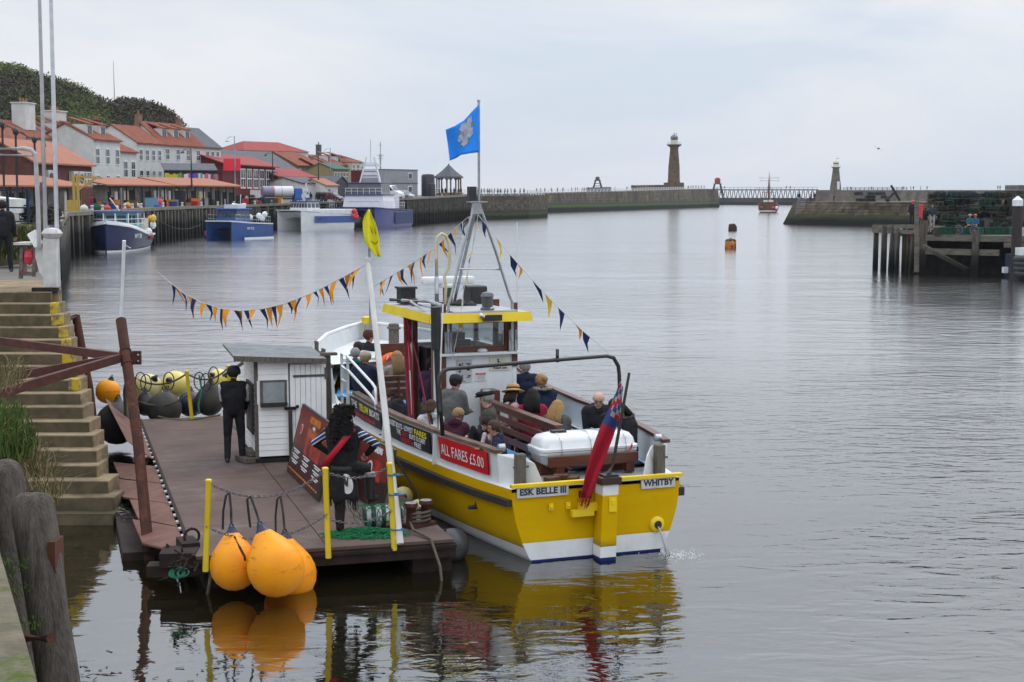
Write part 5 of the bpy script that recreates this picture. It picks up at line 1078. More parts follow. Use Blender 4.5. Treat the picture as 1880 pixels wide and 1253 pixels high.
b=MB(); b.tube([pw(-.45,1.0,.62),pw(-.5,.5,.56),pw(-.35,.02,.52),at(808,1040,21.3),at(812,1075,21.2),at(820,1100,21.15)],.022,6); solo(b,'rope',ROPE,'old rope trailing off the pontoon corner into the water','rope')
b=MB(); b.tube([at(388,1045,20.6),at(384,1075,20.5),at(376,1120,20.45)],.024,6); solo(b,'rope',ROPE,'short rope end hanging into the water under the left orange buoy','rope')
b=MB(); c=pw(.18,.9,.18); b.lathe([(.05,-.36),(.2,-.3),(.26,-.1),(.26,.1),(.2,.3),(.05,.36)],c,18,Matrix.Rotation(PROT,4,'Z')@Matrix.Rotation(PI/2*.7,4,'X')); solo(b,'fender',mat('dusty_black_fender',(.03,.032,.035),.35,(.05,.05,.05),5),'dusty black cylinder fender squeezed at the pontoon corner','fender',smooth=True)
# ---- ticket hut
HO=Vector((-4.78,27.95,.5)); HROT=PROT; hw,hd,hh=1.28,1.7,1.9
t=thing('ticket_hut','small white boarded ticket hut with grey sloping roof on the pontoon','hut',HO,HROT)
HW=mat('hut_white_boards',(.86,.86,.85),.7,(.76,.76,.74),3,bump=.003); overlay(HW,(.3,.28,.24),4,.62,.75)
b=MB(); 
for j in range(17):
    z=.12+j*.11
    for (x0,x1) in ((0.04,.6),):
        if 1.06<z+.05<1.55 and j not in (8,):
            b.box((.05,.005+.0,z+.055),(.06,.05,.108)); b.box((.575,.005,z+.055),(.06,.05,.108))
        else: b.box(((x0+x1)/2,.0+.012*(j%2)*0,z+.055),(x1-x0,.045,.106),M=Matrix.Rotation(-.06,4,'X'))
    b.box((.0,hd/2,z+.055),(.045,hd-.05,.106),M=Matrix.Rotation(-.06,4,'Y'))
b.build('boarding',HW,t)
b=MB(); b.box((hw/2+.02,hd/2+.06,hh/2+.06),(hw-.08,hd-.14,hh-.1)); b.build('inner_wall',HW,t)
b=MB(); 
for j in range(7): b.box((.68+j*.098,-.012,.98),(.09,.04,1.72))
b.box((1.0,-.04,1.62),(.62,.012,.045),mi=1); b.box((1.31,-.045,1.66),(.05,.014,.22),mi=1); do=b.build('door',[HW,mat('iron_hinge',(.1,.11,.12),.6)],t)
b=MB(); b.box((.63,-.06,1.02),(.22,.05,.05)); b.ball((.76,-.07,1.05),.035,8); b.build('padlock',RDK,do)
b=MB(); b.beam((.63,-.09,-.02),(.62,-.09,.98),.07,.05); b.build('prop_post',mat('dark_post',(.06,.05,.04),.9),t)
b=MB(); b.box((.32,-.03,1.31),(.5,.05,.5)); w_=b.build('window_frame',GREYWOOD,t); b=MB(); b.box((.32,-.06,1.33),(.4,.02,.38)); b.build('pane',mat('hazy_glass',(.3,.34,.35),.12,(.2,.23,.24),3),w_); b=MB(); b.box((.32,-.08,1.1),(.5,.1,.07)); b.build('sill',BLK,w_)
b=MB(); b.box((-.04,.55,1.0),(.05,.9,.95)); b.build('ticket_board',BLK,t); b=MB(); b.box((-.07,.55,1.0),(.02,.7,.8)); b.build('board_sheet',mat('board_grey',(.1,.11,.13),.5),t)
b=MB(); b.box((0.02,.06,1.02),(.09,.09,1.98)); b.box((hw,.02,.98),(.09,.09,1.95)); b.build('corner_posts',GREYWOOD,t)
RFM=mat('grey_felt_roof',(.2,.21,.21),.85,(.14,.145,.15),4,bump=.004)
b=MB(); b.prism([(-.42,-.16,hh+.1),(hw+.02,-.16,hh-.0),(hw+.04,hd+.0,hh+.05),(-.42,hd+.0,hh+.16)],(0,0,.05)); b.build('roof',RFM,t)
b=MB(); b.beam((-.42,-.18,hh+.1),(hw+.02,-.18,hh-.0),.02,.1); b.build('fascia',GREYWOOD,t)
b=MB(); b.box((hw/2-.02,hd/2,.03),(hw+.1,hd+.05,.1)); b.build('base',DARK,t)
b=MB(); q_=HO+PS*1.42+PA*.25; b.beam(q_,q_+Vector((-.03,0,1.95)),.12,.1); b.box(q_+Vector((0,0,1.99)),(.3,.16,.05),.4); solo(b,'grey_timber_post',GREYWOOD,'grey timber post standing against the right side of the hut','post')
for i,(dx,dy,dz) in enumerate(((-.2,.15,.06),(-.14,.3,.17))):
    b=MB(); p=HO+Vector((dx,dy,dz)); b.box(p,(.3,.5,.09),HROT+.3); solo(b,'timber_block',GREYWOOD,('lower','upper')[i]+' grey timber block beside the hut base','timber block','timber blocks by the hut base')
b=MB(); b.beam(at(410,690,33),at(452,663,29.5),.05,.05); solo(b,'grey_handrail',GREYWOOD,'sloping grey wooden handrail behind the gilet man','handrail')
# ---- A boards
def aboard(label,BL,BR,hgt,lean,main=True):
    BL=Vector(BL);BR=Vector(BR); x=(BR-BL); W_=x.length; x.normalize(); bk=Vector((-x.y,x.x,0)); up=(Vector((0,0,1))*math.cos(lean)+bk*math.sin(lean))
    t=thing('display_board',label,'sign board',BL); nr=x.cross(up)
    b=MB(); b.prism([BL,BR,BR+up*hgt,BL+up*hgt],bk*.04); m=bpy.data.materials.new('poster_print'); m.use_nodes=True; nt=m.node_tree; p=nt.nodes['Principled BSDF']; p.inputs['Roughness'].default_value=.4
    b.build('board',BLK,t,True)
    def panel(u0,v0,u1,v1,m_,name='panel',lift=.006):
        b=MB(); q=[BL+x*(W_*u)+up*(hgt*v)+nr*lift for u,v in ((u0,v0),(u1,v0),(u1,v1),(u0,v1))]; b.add(q,[(0,1,2,3)]); return b.build(name,m_,t,True,fixn=False)
    PR=mat('poster_red_brown',(.1,.012,.01),.45,(.2,.02,.01),2.4); PO=mat('poster_glow',(.42,.03,.01),.45,(.1,.012,.01),3.0,lo=.4,hi=.6); PK=mat('poster_dark',(.02,.008,.008),.4,(.05,.01,.01),3)
    panel(.03,.44,.97,.98,PR,'printed_top'); panel(.03,.02,.97,.44,PK,'printed_base'); panel(.36,.40,.8,.72,PO,'printed_picture',.009)
    def tx(s,u,v,sz,m_,xs=.7,lift=.012,bold=.008): return text(s,sz,m_,t,frame(BL+x*(W_*u)+up*(hgt*v)+nr*lift,x,up),'lettering',bold=bold,xs=xs,ex=.001,world=True)
    TO=mat('orange_print',(.65,.2,.02),.5); TW=mat('white_print',(.7,.7,.7),.5); TR=mat('red_print',(.6,.05,.05),.5)
    if main:
        tx('DAILY 20 MINUTE SEA',.5,.88,.15,TO,.6); tx('ADULTS £5',.5,.79,.06,TW); 
        b=MB(); c=BL+x*(W_*.17)+up*(hgt*.68)+nr*.012; b.lathe([(.09,0),(.09,.004)],c,22,frame((0,0,0),x,up)); b.build('logo_disc',TW,t,True); b=MB(); b.lathe([(.075,.004),(.075,.008)],c,22,frame((0,0,0),x,up)); b.build('logo_centre',TR,t,True)
        for u in (.17,.47,.80):
            for i in range(3):
                for wd,dv in ((.2,0),(.13,.028)): panel(u-wd/2,.36-i*.075-dv,u+wd/2,.378-i*.075-dv,TW,'print_line',.01)
        for i in range(4): panel(.35,.745-i*.03,.85-.05*i,.757-i*.03,TO,'print_line',.01)
        for i in range(14): panel(.05+i*.064,.07,.05+i*.064+.045,.095,TO,'print_line',.01)
    else:
        tx('SAILING',.6,.88,.13,TW,.8); 
        b=MB(); c=BL+x*(W_*.45)+up*(hgt*.55)+nr*.012; b.lathe([(.13,0),(.13,.004)],c,24,frame((0,0,0),x,up)); b.build('logo_ring',TW,t,True); b=MB(); b.lathe([(.1,.004),(.1,.008)],c,22,frame((0,0,0),x,up)); b.build('logo_centre',BLK,t,True)
    b=MB()
    for u in (.05,.95): q=BL+x*(W_*u)+up*hgt*.95; b.beam(q,Vector((q.x,q.y,.5))+bk*(.5 if main else .55),.04,.03)
    b.build('back_leg',BLK,t,True)
    return t
aboard('tall dark red display board with orange heading leaning between hut and pirate figure',G(526,864,.52),G(584,921,.52),1.25,.25)
aboard('second red display board mostly hidden behind the pirate figure',G(640,905,.52),G(706,950,.52)+Vector((-.1,.4,0)),1.0,.25,False)
# ================================================================ the yellow trip boat (local frame: x starboard, y forward, z up from the water)
B=thing('trip_boat','big yellow and white wooden passenger boat full of trippers moored beside the pontoon','boat',(BO[0],BO[1],0),BROT)
def P_(x,y,z): return Vector((x,y,z))
HY_=[0,1,2,4,6,8,9,10,11,12,12.8,13.25]
HB_=[1.40,1.60,1.75,1.95,2.02,2.02,2.0,1.86,1.5,.98,.42,.03]      # half beam at the yellow sheer
HS_=[1.12,1.12,1.13,1.15,1.18,1.24,1.32,1.42,1.55,1.7,1.82,1.9]    # height of the yellow sheer
def itp(xs,ys,x):
    x=max(xs[0],min(xs[-1],x)); i=min(len(xs)-2,max(0,bisect.bisect(xs,x)-1)); t=(x-xs[i])/(xs[i+1]-xs[i]); return ys[i]*(1-t)+ys[i+1]*t
def hb(y): return itp(HY_,HB_,y)
def hs_(y): return itp(HY_,HS_,y)
def smooth_itp(fn,y): return (fn(y-.35)+fn(y)*2+fn(y+.35))/4
def sect(y):
    """half section from keel to sheer: (x,z)"""
    b=smooth_itp(hb,y) if 0.3<y<12.9 else hb(y); s=hs_(y); k=max(0,(y-8)/5.25); aft=max(0,(1.5-y)/1.5)
    fw=lerp(1.0,.42,k**1.2)              # waterline narrows forward: flare
    out=[(0.0,-.75),(b*.35*fw,-.5),(b*.66*fw,-.16),(b*(.80+.0*aft)*fw,.06),(b*(.88 if k<=0 else lerp(.88,.62,k)),.30),(b*(.955 if k<=0 else lerp(.955,.78,k)),.62),(b*(.99 if k<=0 else lerp(.99,.92,k)),.62+(s-.62)*.55),(b,s)]
    return out
HULLY=mat('hull_yellow',(.60,.36,.0),.55,(.53,.31,.0),1.1,bump=.006,bs=2.2,stretch=(1,.35,1.6),spec=.06); overlay(HULLY,(.5,.31,.004),.8,.56,.8,(1,.3,2))
overlay(HULLY,(.16,.1,.012),6,.64,.72,(.25,.9,3),7); zband(HULLY,[(.22,.34,(.3,.2,.01))],.06,6)
BWHITE=mat('boat_white',(.66,.68,.69),.4,(.58,.6,.6),1.5,coat=.1); overlay(BWHITE,(.42,.4,.36),2.6,.62,.85,(1,1,.5))
ANTI=mat('antifoul_blue',(.012,.02,.13),.6)
ys=[i*.25 for i in range(0,53)]+[13.25]
def band(z0,z1,m,name,off=0):
    """the part of the skin between two heights, port + starboard"""
    b=MB()
    for s in (-1,1):
        R_=[]
        for y in ys:
            sc=sect(y); zt=hs_(y) if z1 is None else z1; zz=[z0+(zt-z0)*i/8 for i in range(9)]; ring=[]
            for z in zz:
                x=0
                for i in range(len(sc)-1):
                    if sc[i][1]<=z<=sc[i+1][1]+1e-6: t_=(z-sc[i][1])/(sc[i+1][1]-sc[i][1]); x=sc[i][0]*(1-t_)+sc[i+1][0]*t_; break
                ring.append(P_(s*(x+off),y,z))
            R_.append(ring)
        b.loft(R_)
    o=b.build(name,m,B,smooth=True); return o
band(.22,None,HULLY,'hull'); band(-.02,.22,WHITE,'waterline_band'); band(-.7,-.02,ANTI,'bottom')
# transom
def trans(z0,z1,m,name,y=-.02,th=.05):
    sc=sect(0); b=MB(); zz=[z0+(z1-z0)*i/10 for i in range(11)]; xx=[]
    for z in zz:
        for i in range(len(sc)-1):
            if sc[i][1]<=z<=sc[i+1][1]+1e-6: t_=(z-sc[i][1])/(sc[i+1][1]-sc[i][1]); xx.append(sc[i][0]*(1-t_)+sc[i+1][0]*t_); break
    poly=[P_(-x,y,z) for x,z in zip(xx,zz)]+[P_(x,y,z) for x,z in list(zip(xx,zz))[::-1]]; b.prism(poly,(0,th,0)); return b.build(name,m,B)
TR=trans(.30,1.16,HULLY,'transom'); trans(.03,.298,WHITE,'transom_band'); trans(-.6,.028,ANTI,'transom_bottom')
b=MB(); b.beam((-1.42,-.03,1.18),(1.42,-.03,1.18),.1,.05); b.build('transom_cap',YEL,TR)
b=MB()
for x in (-.78,-.5): b.box((x,-.045,.83),(.07,.03,.1)); b.ball((x,-.07,.83),.025,6)
b.box((-.2,-.1,.80),(.3,.12,.12)); b.build('fittings',YEL,TR)
b=MB(); M_=Matrix.Rotation(PI/2,4,'X'); b.lathe([(.125,0),(.125,.025),(.1,.05),(.08,.06)],(1.0,-.02,.42),24,M_)
for i in range(10): b.ball((1.0+.11*math.cos(i*.628),-.035,.42+.11*math.sin(i*.628)),.014,6)
b.build('exhaust_flange',YEL,TR,smooth=40); b=MB(); b.lathe([(.065,.061),(.06,.07)],(1.0,-.02,.42),18,M_); b.build('exhaust_hole',BLK,TR)
b=MB(); b.box((-.22,-.05,.99),(.2,.03,.1)); b.build('fairlead',BLK,TR); 
b=MB(); b.box((1.43,.1,.9),(.1,.25,.12)); b.build('side_fairlead',BLK,B)
# rudder post
b=MB(); b.prism([(-.09,-.06,.22),(.17,-.06,.22),(.2,-.06,1.0),(-.06,-.06,1.0)],(0,-.28,0)); rp=b.build('rudder_post',HULLY,B,bevel=.01)
b=MB(); b.prism([(-.06,-.062,1.0),(.2,-.062,1.0),(.205,-.062,1.16),(-.055,-.062,1.16)],(0,-.276,0)); b.prism([(-.095,-.062,.05),(.165,-.062,.05),(.17,-.062,.218),(-.09,-.062,.218)],(0,-.276,0)); b.build('white_bands',WHITE,rp)
b=MB(); b.prism([(-.1,-.062,-.5),(.165,-.062,-.5),(.165,-.062,.048),(-.095,-.062,.048)],(0,-.276,0)); b.build('blue_foot',ANTI,rp)
b=MB(); b.prism([(-.09,-.03,1.165),(.24,-.03,1.165),(.24,-.03,1.27),(-.09,-.03,1.27)],(0,-.34,0)); b.build('brown_head',mat('dark_brown_paint',(.035,.015,.01),.4),rp)
b=MB(); b.box((.1,-.35,.86),(.12,.03,.22)); b.box((.1,-.37,.9),(.05,.02,.06)); b.build('plate',YEL,rp)
b=MB(); b.box((-.3,-.12,.72),(.36,.1,.1)); b.build('pintle',YEL,rp)
# rubbing strake
for s in (-1,1):
    b=MB(); L_=[y for y in ys if y<=12.6]
    for i in range(len(L_)-1):
        p=[P_(s*(smooth_itp(hb,y)*.99+.05) if y>.3 else s*(hb(y)*.99+.05),y,hs_(y)-.2-.0*y) for y in (L_[i],L_[i+1])]; b.beam(p[0],p[1],.1,.1)
    b.build('rubbing_strake',BLK,B)
# deck edge, bulwark (white), cap rail
DKG=mat('grey_deck',(.27,.28,.28),.6,(.2,.21,.21),3)
b=MB(); rg=[]
for y in ys[:-2]: x=hb(y)-.02; rg.append([P_(-x,y,hs_(y)-.02),P_(x,y,hs_(y)-.02)])
DY=[y for y in ys if y<=1.0]; b.loft([[P_(-hb(y)+.03,y,1.125),P_(hb(y)-.03,y,1.125)] for y in DY]); b.prism([(-1.5,1,1.12),(1.5,1,1.12),(1.5,1,.6),(-1.5,1,.6)],(0,.02,0)); b.build('aft_deck',DKG,B)
b=MB()
for s in (-1,1):
    for i in range(len(ys)-1):
        y0,y1=ys[i],ys[i+1]
        if y1>12.9: continue
        b.add([P_(s*hb(y0),y0,hs_(y0)+.004),P_(s*hb(y1),y1,hs_(y1)+.004),P_(s*max(0,hb(y1)-.26),y1,hs_(y1)+.03),P_(s*max(0,hb(y0)-.26),y0,hs_(y0)+.03)],[(0,1,2,3)])
b.build('covering_board',BWHITE,B,fixn=False)
b=MB(); b.loft([[P_(-hb(y)*.86*(1 if y<8 else lerp(1,.62,(y-8)/5)),y,.58),P_(hb(y)*.86*(1 if y<8 else lerp(1,.62,(y-8)/5)),y,.58)] for y in [.9+i*.4 for i in range(28)]]); b.build('sole',mat('sole_grey',(.16,.165,.17),.7,(.11,.115,.12),3),B)
# bulwark heights: aft wings, low mid, gate, high bow
def rz(y): return itp([.55,1.0,3,5,7.2,8.4,8.6,9.2,10,11,12,12.8,13.25],[1.62,1.64,1.66,1.68,1.76,1.95,2.05,2.12,2.2,2.3,2.42,2.5,2.55],y)
def rx(y): return itp([0,2,4,6,8.4,9.2,10,11,12,12.8,13.25],[1.36,1.70,1.88,1.93,1.96,2.02,1.97,1.72,1.22,.55,.02],y)
PANEL=[y for y in ys if y>=.5]
for s in (-1,1):
    b=MB(); R_=[]
    for y in PANEL:
        if s<0 and 7.35<y<8.6: continue
        x0=hb(y)-.1 if y<9 else lerp(hb(y)-.1,hb(y)-.02,min(1,(y-9)/2)); x0=max(.01,x0)
        R_.append([P_(s*x0,y,hs_(y)),P_(s*rx(y),y,rz(y)-.03),P_(s*max(0,rx(y)-.06),y,rz(y)-.03),P_(s*max(0,x0-.06),y,hs_(y))])
    if s<0:
        k=[i for i,r in enumerate(R_) if r[0].y>=8.6][0]; b.loft(R_[:k],True,True); b.loft(R_[k:],True,True)
    else: b.loft(R_,True,True)
    b.build('bulwark',BWHITE,B)
    b=MB()
    for i in range(len(PANEL)-1):
        y0,y1=PANEL[i],PANEL[i+1]
        if y0>=9.0: continue
        if s<0 and 7.2<y1 and y0<8.6: continue
        b.beam(P_(s*(rx(y0)-.03),y0-.003,rz(y0)),P_(s*(rx(y1)-.03),y1+.003,rz(y1)),.13,.055)
    b.build('cap_rail',TEAK if s>0 else mat('worn_teak',(.09,.05,.035),.6,(.2,.15,.11),5,stretch=(1,.3,1)),B)
    b=MB(); b.tube([P_(s*max(0,rx(y)-.0),y,rz(y)) for y in [9+i*.25 for i in range(17)]+[13.22]],.045,8); b.build('bow_rail',WHITE,B)
    # aft wing panels that slope down to the quarter
    b=MB(); x0=1.32; b.prism([P_(s*(hb(.5)-.1),.5,1.12),P_(s*rx(.5),.5,1.58),P_(s*(rx(.5)-.35),.35,1.58),P_(s*(rx(.5)-.5),.0+.2,1.46),P_(s*(rx(.5)-.62),.1,1.12)],(0,.035,0)); b.build('wing_panel',WHITE,B)
    # samson posts
    b=MB(); x=s*1.17; b.beam((x,.24,1.1),(x,.24,1.62),.15,.15,up=Vector((0,1,0))); b.tube([(x-.13,.2,1.42),(x+.13,.2,1.42)],.015,6); b.build('samson_post',GREYWOOD,B,bevel=.02)
    b=MB(); b.lathe([(.03,-.06),(.06,-.05),(.06,.05),(.03,.06)],(s*1.33,.62,1.66),14,Matrix.Rotation(PI/2,4,'Y')); b.build('roller',STEEL,B)
# bulwark stanchions outside
for s in (-1,1):
    for y in (2.5,4.88,7.28):
        b=MB(); b.beam(P_(s*(hb(y)+.0),y,hs_(y)-.02),P_(s*(rx(y)+.03),y,rz(y)-.04),.06,.05); b.build('stanchion',BWHITE,B)
# foredeck
b=MB(); R_=[]
for y in [9.6+i*.3 for i in range(12)]: R_.append([P_(-max(.02,rx(y)-.08),y,rz(y)-.35),P_(0,y,rz(y)-.3),P_(max(.02,rx(y)-.08),y,rz(y)-.35)])
b.loft(R_[3:]); b.build('foredeck',BWHITE,B)
b=MB(); b.box((.0,13.0,2.62),(.22,.3,.16)); b.build('bow_roller',YEL,B,bevel=.02)
b=MB(); b.beam((.3,11.9,2.0),(.3,11.9,2.62),.2,.2,up=Vector((0,1,0))); b.box((.3,11.9,2.52),(.26,.26,.05)); b.build('bow_bitt',GREYWOOD,B,bevel=.02)
# cabin-front seat backs near the bow
b=MB(); b.prism([P_(-.49,10.6,2.0),P_(1.2,10.6,2.0),P_(1.2,10.6,2.3),P_(-.49,10.6,2.3)],(0,.06,0)); b.build('forward_breakwater',TEAK,B)
b=MB(); b.prism([P_(-1.2,10.66,.6),P_(1.3,10.66,.6),P_(1.3,10.66,2.0),P_(-1.2,10.66,2.0)],(0,.05,0)); b.build('forward_bulkhead',BWHITE,B)
# ---- benches
CUSH=mat('blue_cushion',(.09,.33,.58),.5,(.07,.27,.5),2.5)
def bench(x0,y0,x1,y1,zs,back,depth=.42,n=4,bh=.62,name='bench',front=None):
    """seat between two ends; back = side vector on which the slatted back stands"""
    a=Vector((x0,y0,0));c=Vector((x1,y1,0)); d=(c-a); bk=Vector(back); t_=MB()
    for i in range(4): off=bk*(depth*(i/3-.5)*.95); t_.beam(a+off+P_(0,0,zs-.05),c+off+P_(0,0,zs-.05),.085,.03)
    seat=t_.build('seat',TEAK,B)
    m_=MB(); q=[a-bk*depth*.5,c-bk*depth*.5,c+bk*depth*.42,a+bk*depth*.42]; m_.prism([v+P_(0,0,zs-.03) for v in q],(0,0,.06)); m_.build('cushion',CUSH,seat,bevel=.02)
    if n:
        m_=MB(); 
        for i in range(n): off=bk*(depth*.52+.03*i); z=zs+.1+bh*i/n; m_.beam(a+off+P_(0,0,z+.05),c+off+P_(0,0,z+.05),.03,.095)
        off=bk*(depth*.52+.03*n); m_.beam(a+off+P_(0,0,zs+bh+.06),c+off+P_(0,0,zs+bh+.06),.15,.035)
        for f in (0,.5,1): p=a.lerp(c,f)+bk*(depth*.56); m_.beam(p+P_(0,0,.6),p+bk*.1+P_(0,0,zs+bh+.03),.04,.05)
        m_.build('seat_back',TEAK,seat)
    m_=MB()
    for f in (.04,.5,.96): p=a.lerp(c,f); m_.beam(p+P_(0,0,.57),p+P_(0,0,zs-.06),.06,.3)
    m_.build('seat_support',TEAK,seat)
    return seat
bench(-.36,1.45,-.36,5.0,1.12,(1,0,0)); bench(.42,1.45,.42,5.0,1.12,(-1,0,0),n=0)
bench(-1.42,1.45,-1.5,7.0,1.10,(-1,0,0),n=0); bench(1.42,1.45,1.62,7.4,1.12,(1,0,0),n=0,depth=.5)
bench(-.95,9.1,-.1,9.1,1.2,(0,-1,0),bh=.55); bench(-1.45,9.7,-1.0,11.2,1.3,(-1,0,0),n=0); bench(.9,8.8,1.0,10.6,1.2,(1,0,0),n=0)
b=MB(); b.box((.22,5.35,1.6),(.26,.35,.62)); b.box((.22,5.16,1.6),(.2,.02,.55)); b.build('teak_box',TEAK,B)
# ---- wheelhouse
WX0,WX1,WY0,WY1,WZ=-.62,.80,5.6,7.75,3.18
w_=MB(); w_.box(((WX0+WX1)/2,WY0+.05,1.56),(WX1-WX0,.08,2.0)); w_.box(((WX0+WX1)/2,WY1,1.6),(WX1-WX0,.08,2.0)); w_.box((WX1,(WY0+WY1)/2,1.6),(.08,WY1-WY0,2.0)); w_.box((WX0,WY0+.25,1.6),(.08,.42,2.0)); w_.box((WX0,WY1-.2,1.6),(.08,.4,2.0)); WH=w_.build('wheelhouse',WHITE,B)
b=MB(); b.box(((WX0+WX1)/2,WY0-.03,2.57),(WX1-WX0+.14,.2,.05)); b.lathe([(.09,0),(.1,.03),(.05,.06)],(.15,WY0-.02,2.6),16); b.build('ledge',WHITE,WH,bevel=.01)
b=MB(); T_=.09
for x in (WX0+.13,.66): b.box((x,WY0+.05,2.9),(T_ if x>0 else .1,T_,.6))
b.box((.15,WY0+.05,2.64),(.95,.1,.13)); b.box((.15,WY0+.05,3.16),(1.0,.1,.05)); b.box((.76,WY0+.05,2.9),(.09,T_,.6)); b.build('aft_window_frame',TEAK,WH)
b=MB(); b.box((.09,WY0+.05,2.93),(1.06,.02,.5)); b.build('aft_window',mat('wheelhouse_glass',(.6,.65,.66),.03,(.55,.6,.6),1,trans=.95,spec=.5),WH)
b=MB()
for (x,y) in ((WX0,WY0),(WX0,WY0+.5),(WX0,WY1-.4),(WX0,WY1),(WX1,WY1),(WX1,WY0+.02),(WX1,WY0+1)): b.box((x,y,(2.6 if x>0 else 1.9)+.3),(.1,.1,1.2 if x>0 else 2.6))
b.build('corner_posts',TEAK,WH)
b=MB(); b.box((WX0,(WY0+WY1)/2,3.14),(.09,WY1-WY0,.12)); b.build('door_head',TEAK,WH)
b=MB(); b.box((WX1+.05,WY0+1.0,2.0),(.04,.5,1.7)); b.build('side_door',TEAK,WH,bevel=.02)
b=MB(); b.box(((WX0+WX1)/2,WY1,2.9),(WX1-WX0-.1,.03,.5)); b.box((WX1,(WY0+WY1)/2,2.9),(.03,WY1-WY0-.1,.5)); b.build('front_window',MATS['wheelhouse_glass'],WH)
b=MB(); b.box((.05,7.35,2.3),(1.0,.5,.5)); b.box((.1,7.3,2.68),(.5,.3,.28)); b.box((.0,6.5,2.4),(.45,.1,.7)); b.build('console',BLK,WH)
# roof
RP=[(-1.0,5.15),(.95,5.15),(.95,8.2),(-1.0,8.2)]
b=MB(); b.prism([(x,y,3.3) for x,y in RP],(0,0,.05)); b.prism([(-.5,5.3,3.351),(.75,5.3,3.351),(.75,7.9,3.351),(-.5,7.9,3.351)],(0,0,.03)); rf=b.build('roof',mat('roof_grey',(.42,.43,.43),.5,(.3,.31,.31),2.5),WH)
b=MB(); 
for i in range(4):
    (xa,ya),(xb,yb)=RP[i],RP[(i+1)%4]; ca,cb=(.05,6.6),(.05,6.6); f=.93
    q=[P_(xa,ya,3.345),P_(xb,yb,3.345),P_(ca[0]+(xb-ca[0])*f*1.0,ca[1]+(yb-cb[1])*f,3.18),P_(ca[0]+(xa-ca[0])*f,ca[1]+(ya-ca[1])*f,3.18)]
    if i in (0,3): q=[P_(xa*1.03,ya-.04 if i==0 else ya,3.19),P_(xb*1.03,yb-.04 if i==0 else yb,3.19),P_(xb,yb,3.36),P_(xa,ya,3.36)]
    b.add(q,[(0,1,2,3)])
b.build('yellow_fascia',YEL,rf,fixn=False); 
b=MB(); b.prism([(x*.95,6.6+(y-6.6)*.95,3.19) for x,y in RP],(0,0,.02)); b.build('ceiling',WHITE,rf)
b=MB(); b.box((.62,7.3,3.55),(.34,.5,.36)); b.build('horn_box',BLK,rf,bevel=.03); b=MB(); b.box((-.62,7.9,3.52),(.3,.3,.3)); b.box((-.62,7.9,3.68),(.36,.36,.04)); b.build('vent_box',BLK,rf)
b=MB(); b.lathe([(.13,3.38),(.13,3.42),(.1,3.44),(.11,3.62),(.13,3.64),(.1,3.7),(.04,3.72)],(.22,5.5,0),14); b.build('lantern',mat('lantern_grey',(.12,.125,.13),.3,metal=.5),rf,smooth=40)
b=MB(); b.tube([(-.05,5.12,3.32),(.02,5.05,3.3)],.05,10); b.build('camera',WHITE,rf); b=MB(); b.box((.16,5.06,3.27),(.36,.06,.11)); b.build('light_bar',BLK,rf)
b=MB(); b.tube([(-.95,7.9,3.45),(-.1,6.8,3.42),(.4,6.6,3.4)],.035,6); b.ball((.1,6.7,3.42),.1,8); b.ball((.22,6.9,3.4),.08,8); b.ball((.32,6.7,3.4),.07,8); b.build('roof_cable',BLK,rf)
b=MB(); b.tube([(-.05,7.0,3.35),(-.05,7.0,3.72)],.1,10); b.build('radar_stand',mat('radar_stand',(.15,.16,.17),.5),rf); b=MB(); b.box((-.05,7.0,3.86),(1.05,.24,.15)); b.lathe([(.2,3.72),(.2,3.8)],(-.05,7.0,0),14); b.build('radar',WHITE,rf,bevel=.05)
b=MB(); b.tube([(-1.0,6.9,3.5),(-.8,6.0,3.55),(-.72,5.3,3.5)],.035,8); b.tube([(-.95,6.5,3.5),(-.75,5.3,3.2)],.03,8); b.build('davit',STEEL,rf)
# tripod mast
TRI=(.04,5.55,5.3)
t=MB(); 
for x0,x1,x2 in ((-.54,-.53,-.02),(.72,.70,.10)): t.tube([(x0,5.5,2.55),(x0,5.5,3.5),(x1+(.05 if x0<0 else -.05),5.5,3.66),(lerp(x1,x2,.5),5.52,4.45),(x2,5.54,5.28)],.027,8)
t.tube([(-.36,5.52,4.15),(.52,5.52,4.13)],.022,8); t.tube([(.04,6.9,3.4),(.04,5.6,5.28)],.03,8)
MA=t.build('tripod_mast',STEEL,B,smooth=60)
b=MB(); b.prism([(-.07,5.5,5.16),(.14,5.5,5.16),(.1,5.5,5.36),(-.03,5.5,5.36)],(0,.1,0)); b.box((.04,5.55,5.38),(.34,.22,.02)); b.build('mast_head',STEEL,MA); b=MB(); b.box((-.06,5.55,5.53),(.14,.14,.26)); b.build('mast_lamp',BLK,MA)
b=MB(); b.tube([(.06,5.5,5.36),(.06,5.5,7.2)],.024,8); b.lathe([(.03,7.2),(.035,7.23),(.02,7.25)],(.06,5.5,0),8); b.build('topmast',STEEL,MA)
b=MB()
for x in (-.6,-.5,.66,.78): b.tube([(x,5.48,2.6),(x,5.48,3.0)],.025,8)
b.build('mast_feet',STEEL,MA)
b=MB(); b.tube([(.85,5.6,2.6),(.85,5.6,5.0)],.008,5); b.tube([(.05,6.4,3.4),(.05,6.4,5.0)],.006,5); b.build('whip_aerial',WHITE,B)
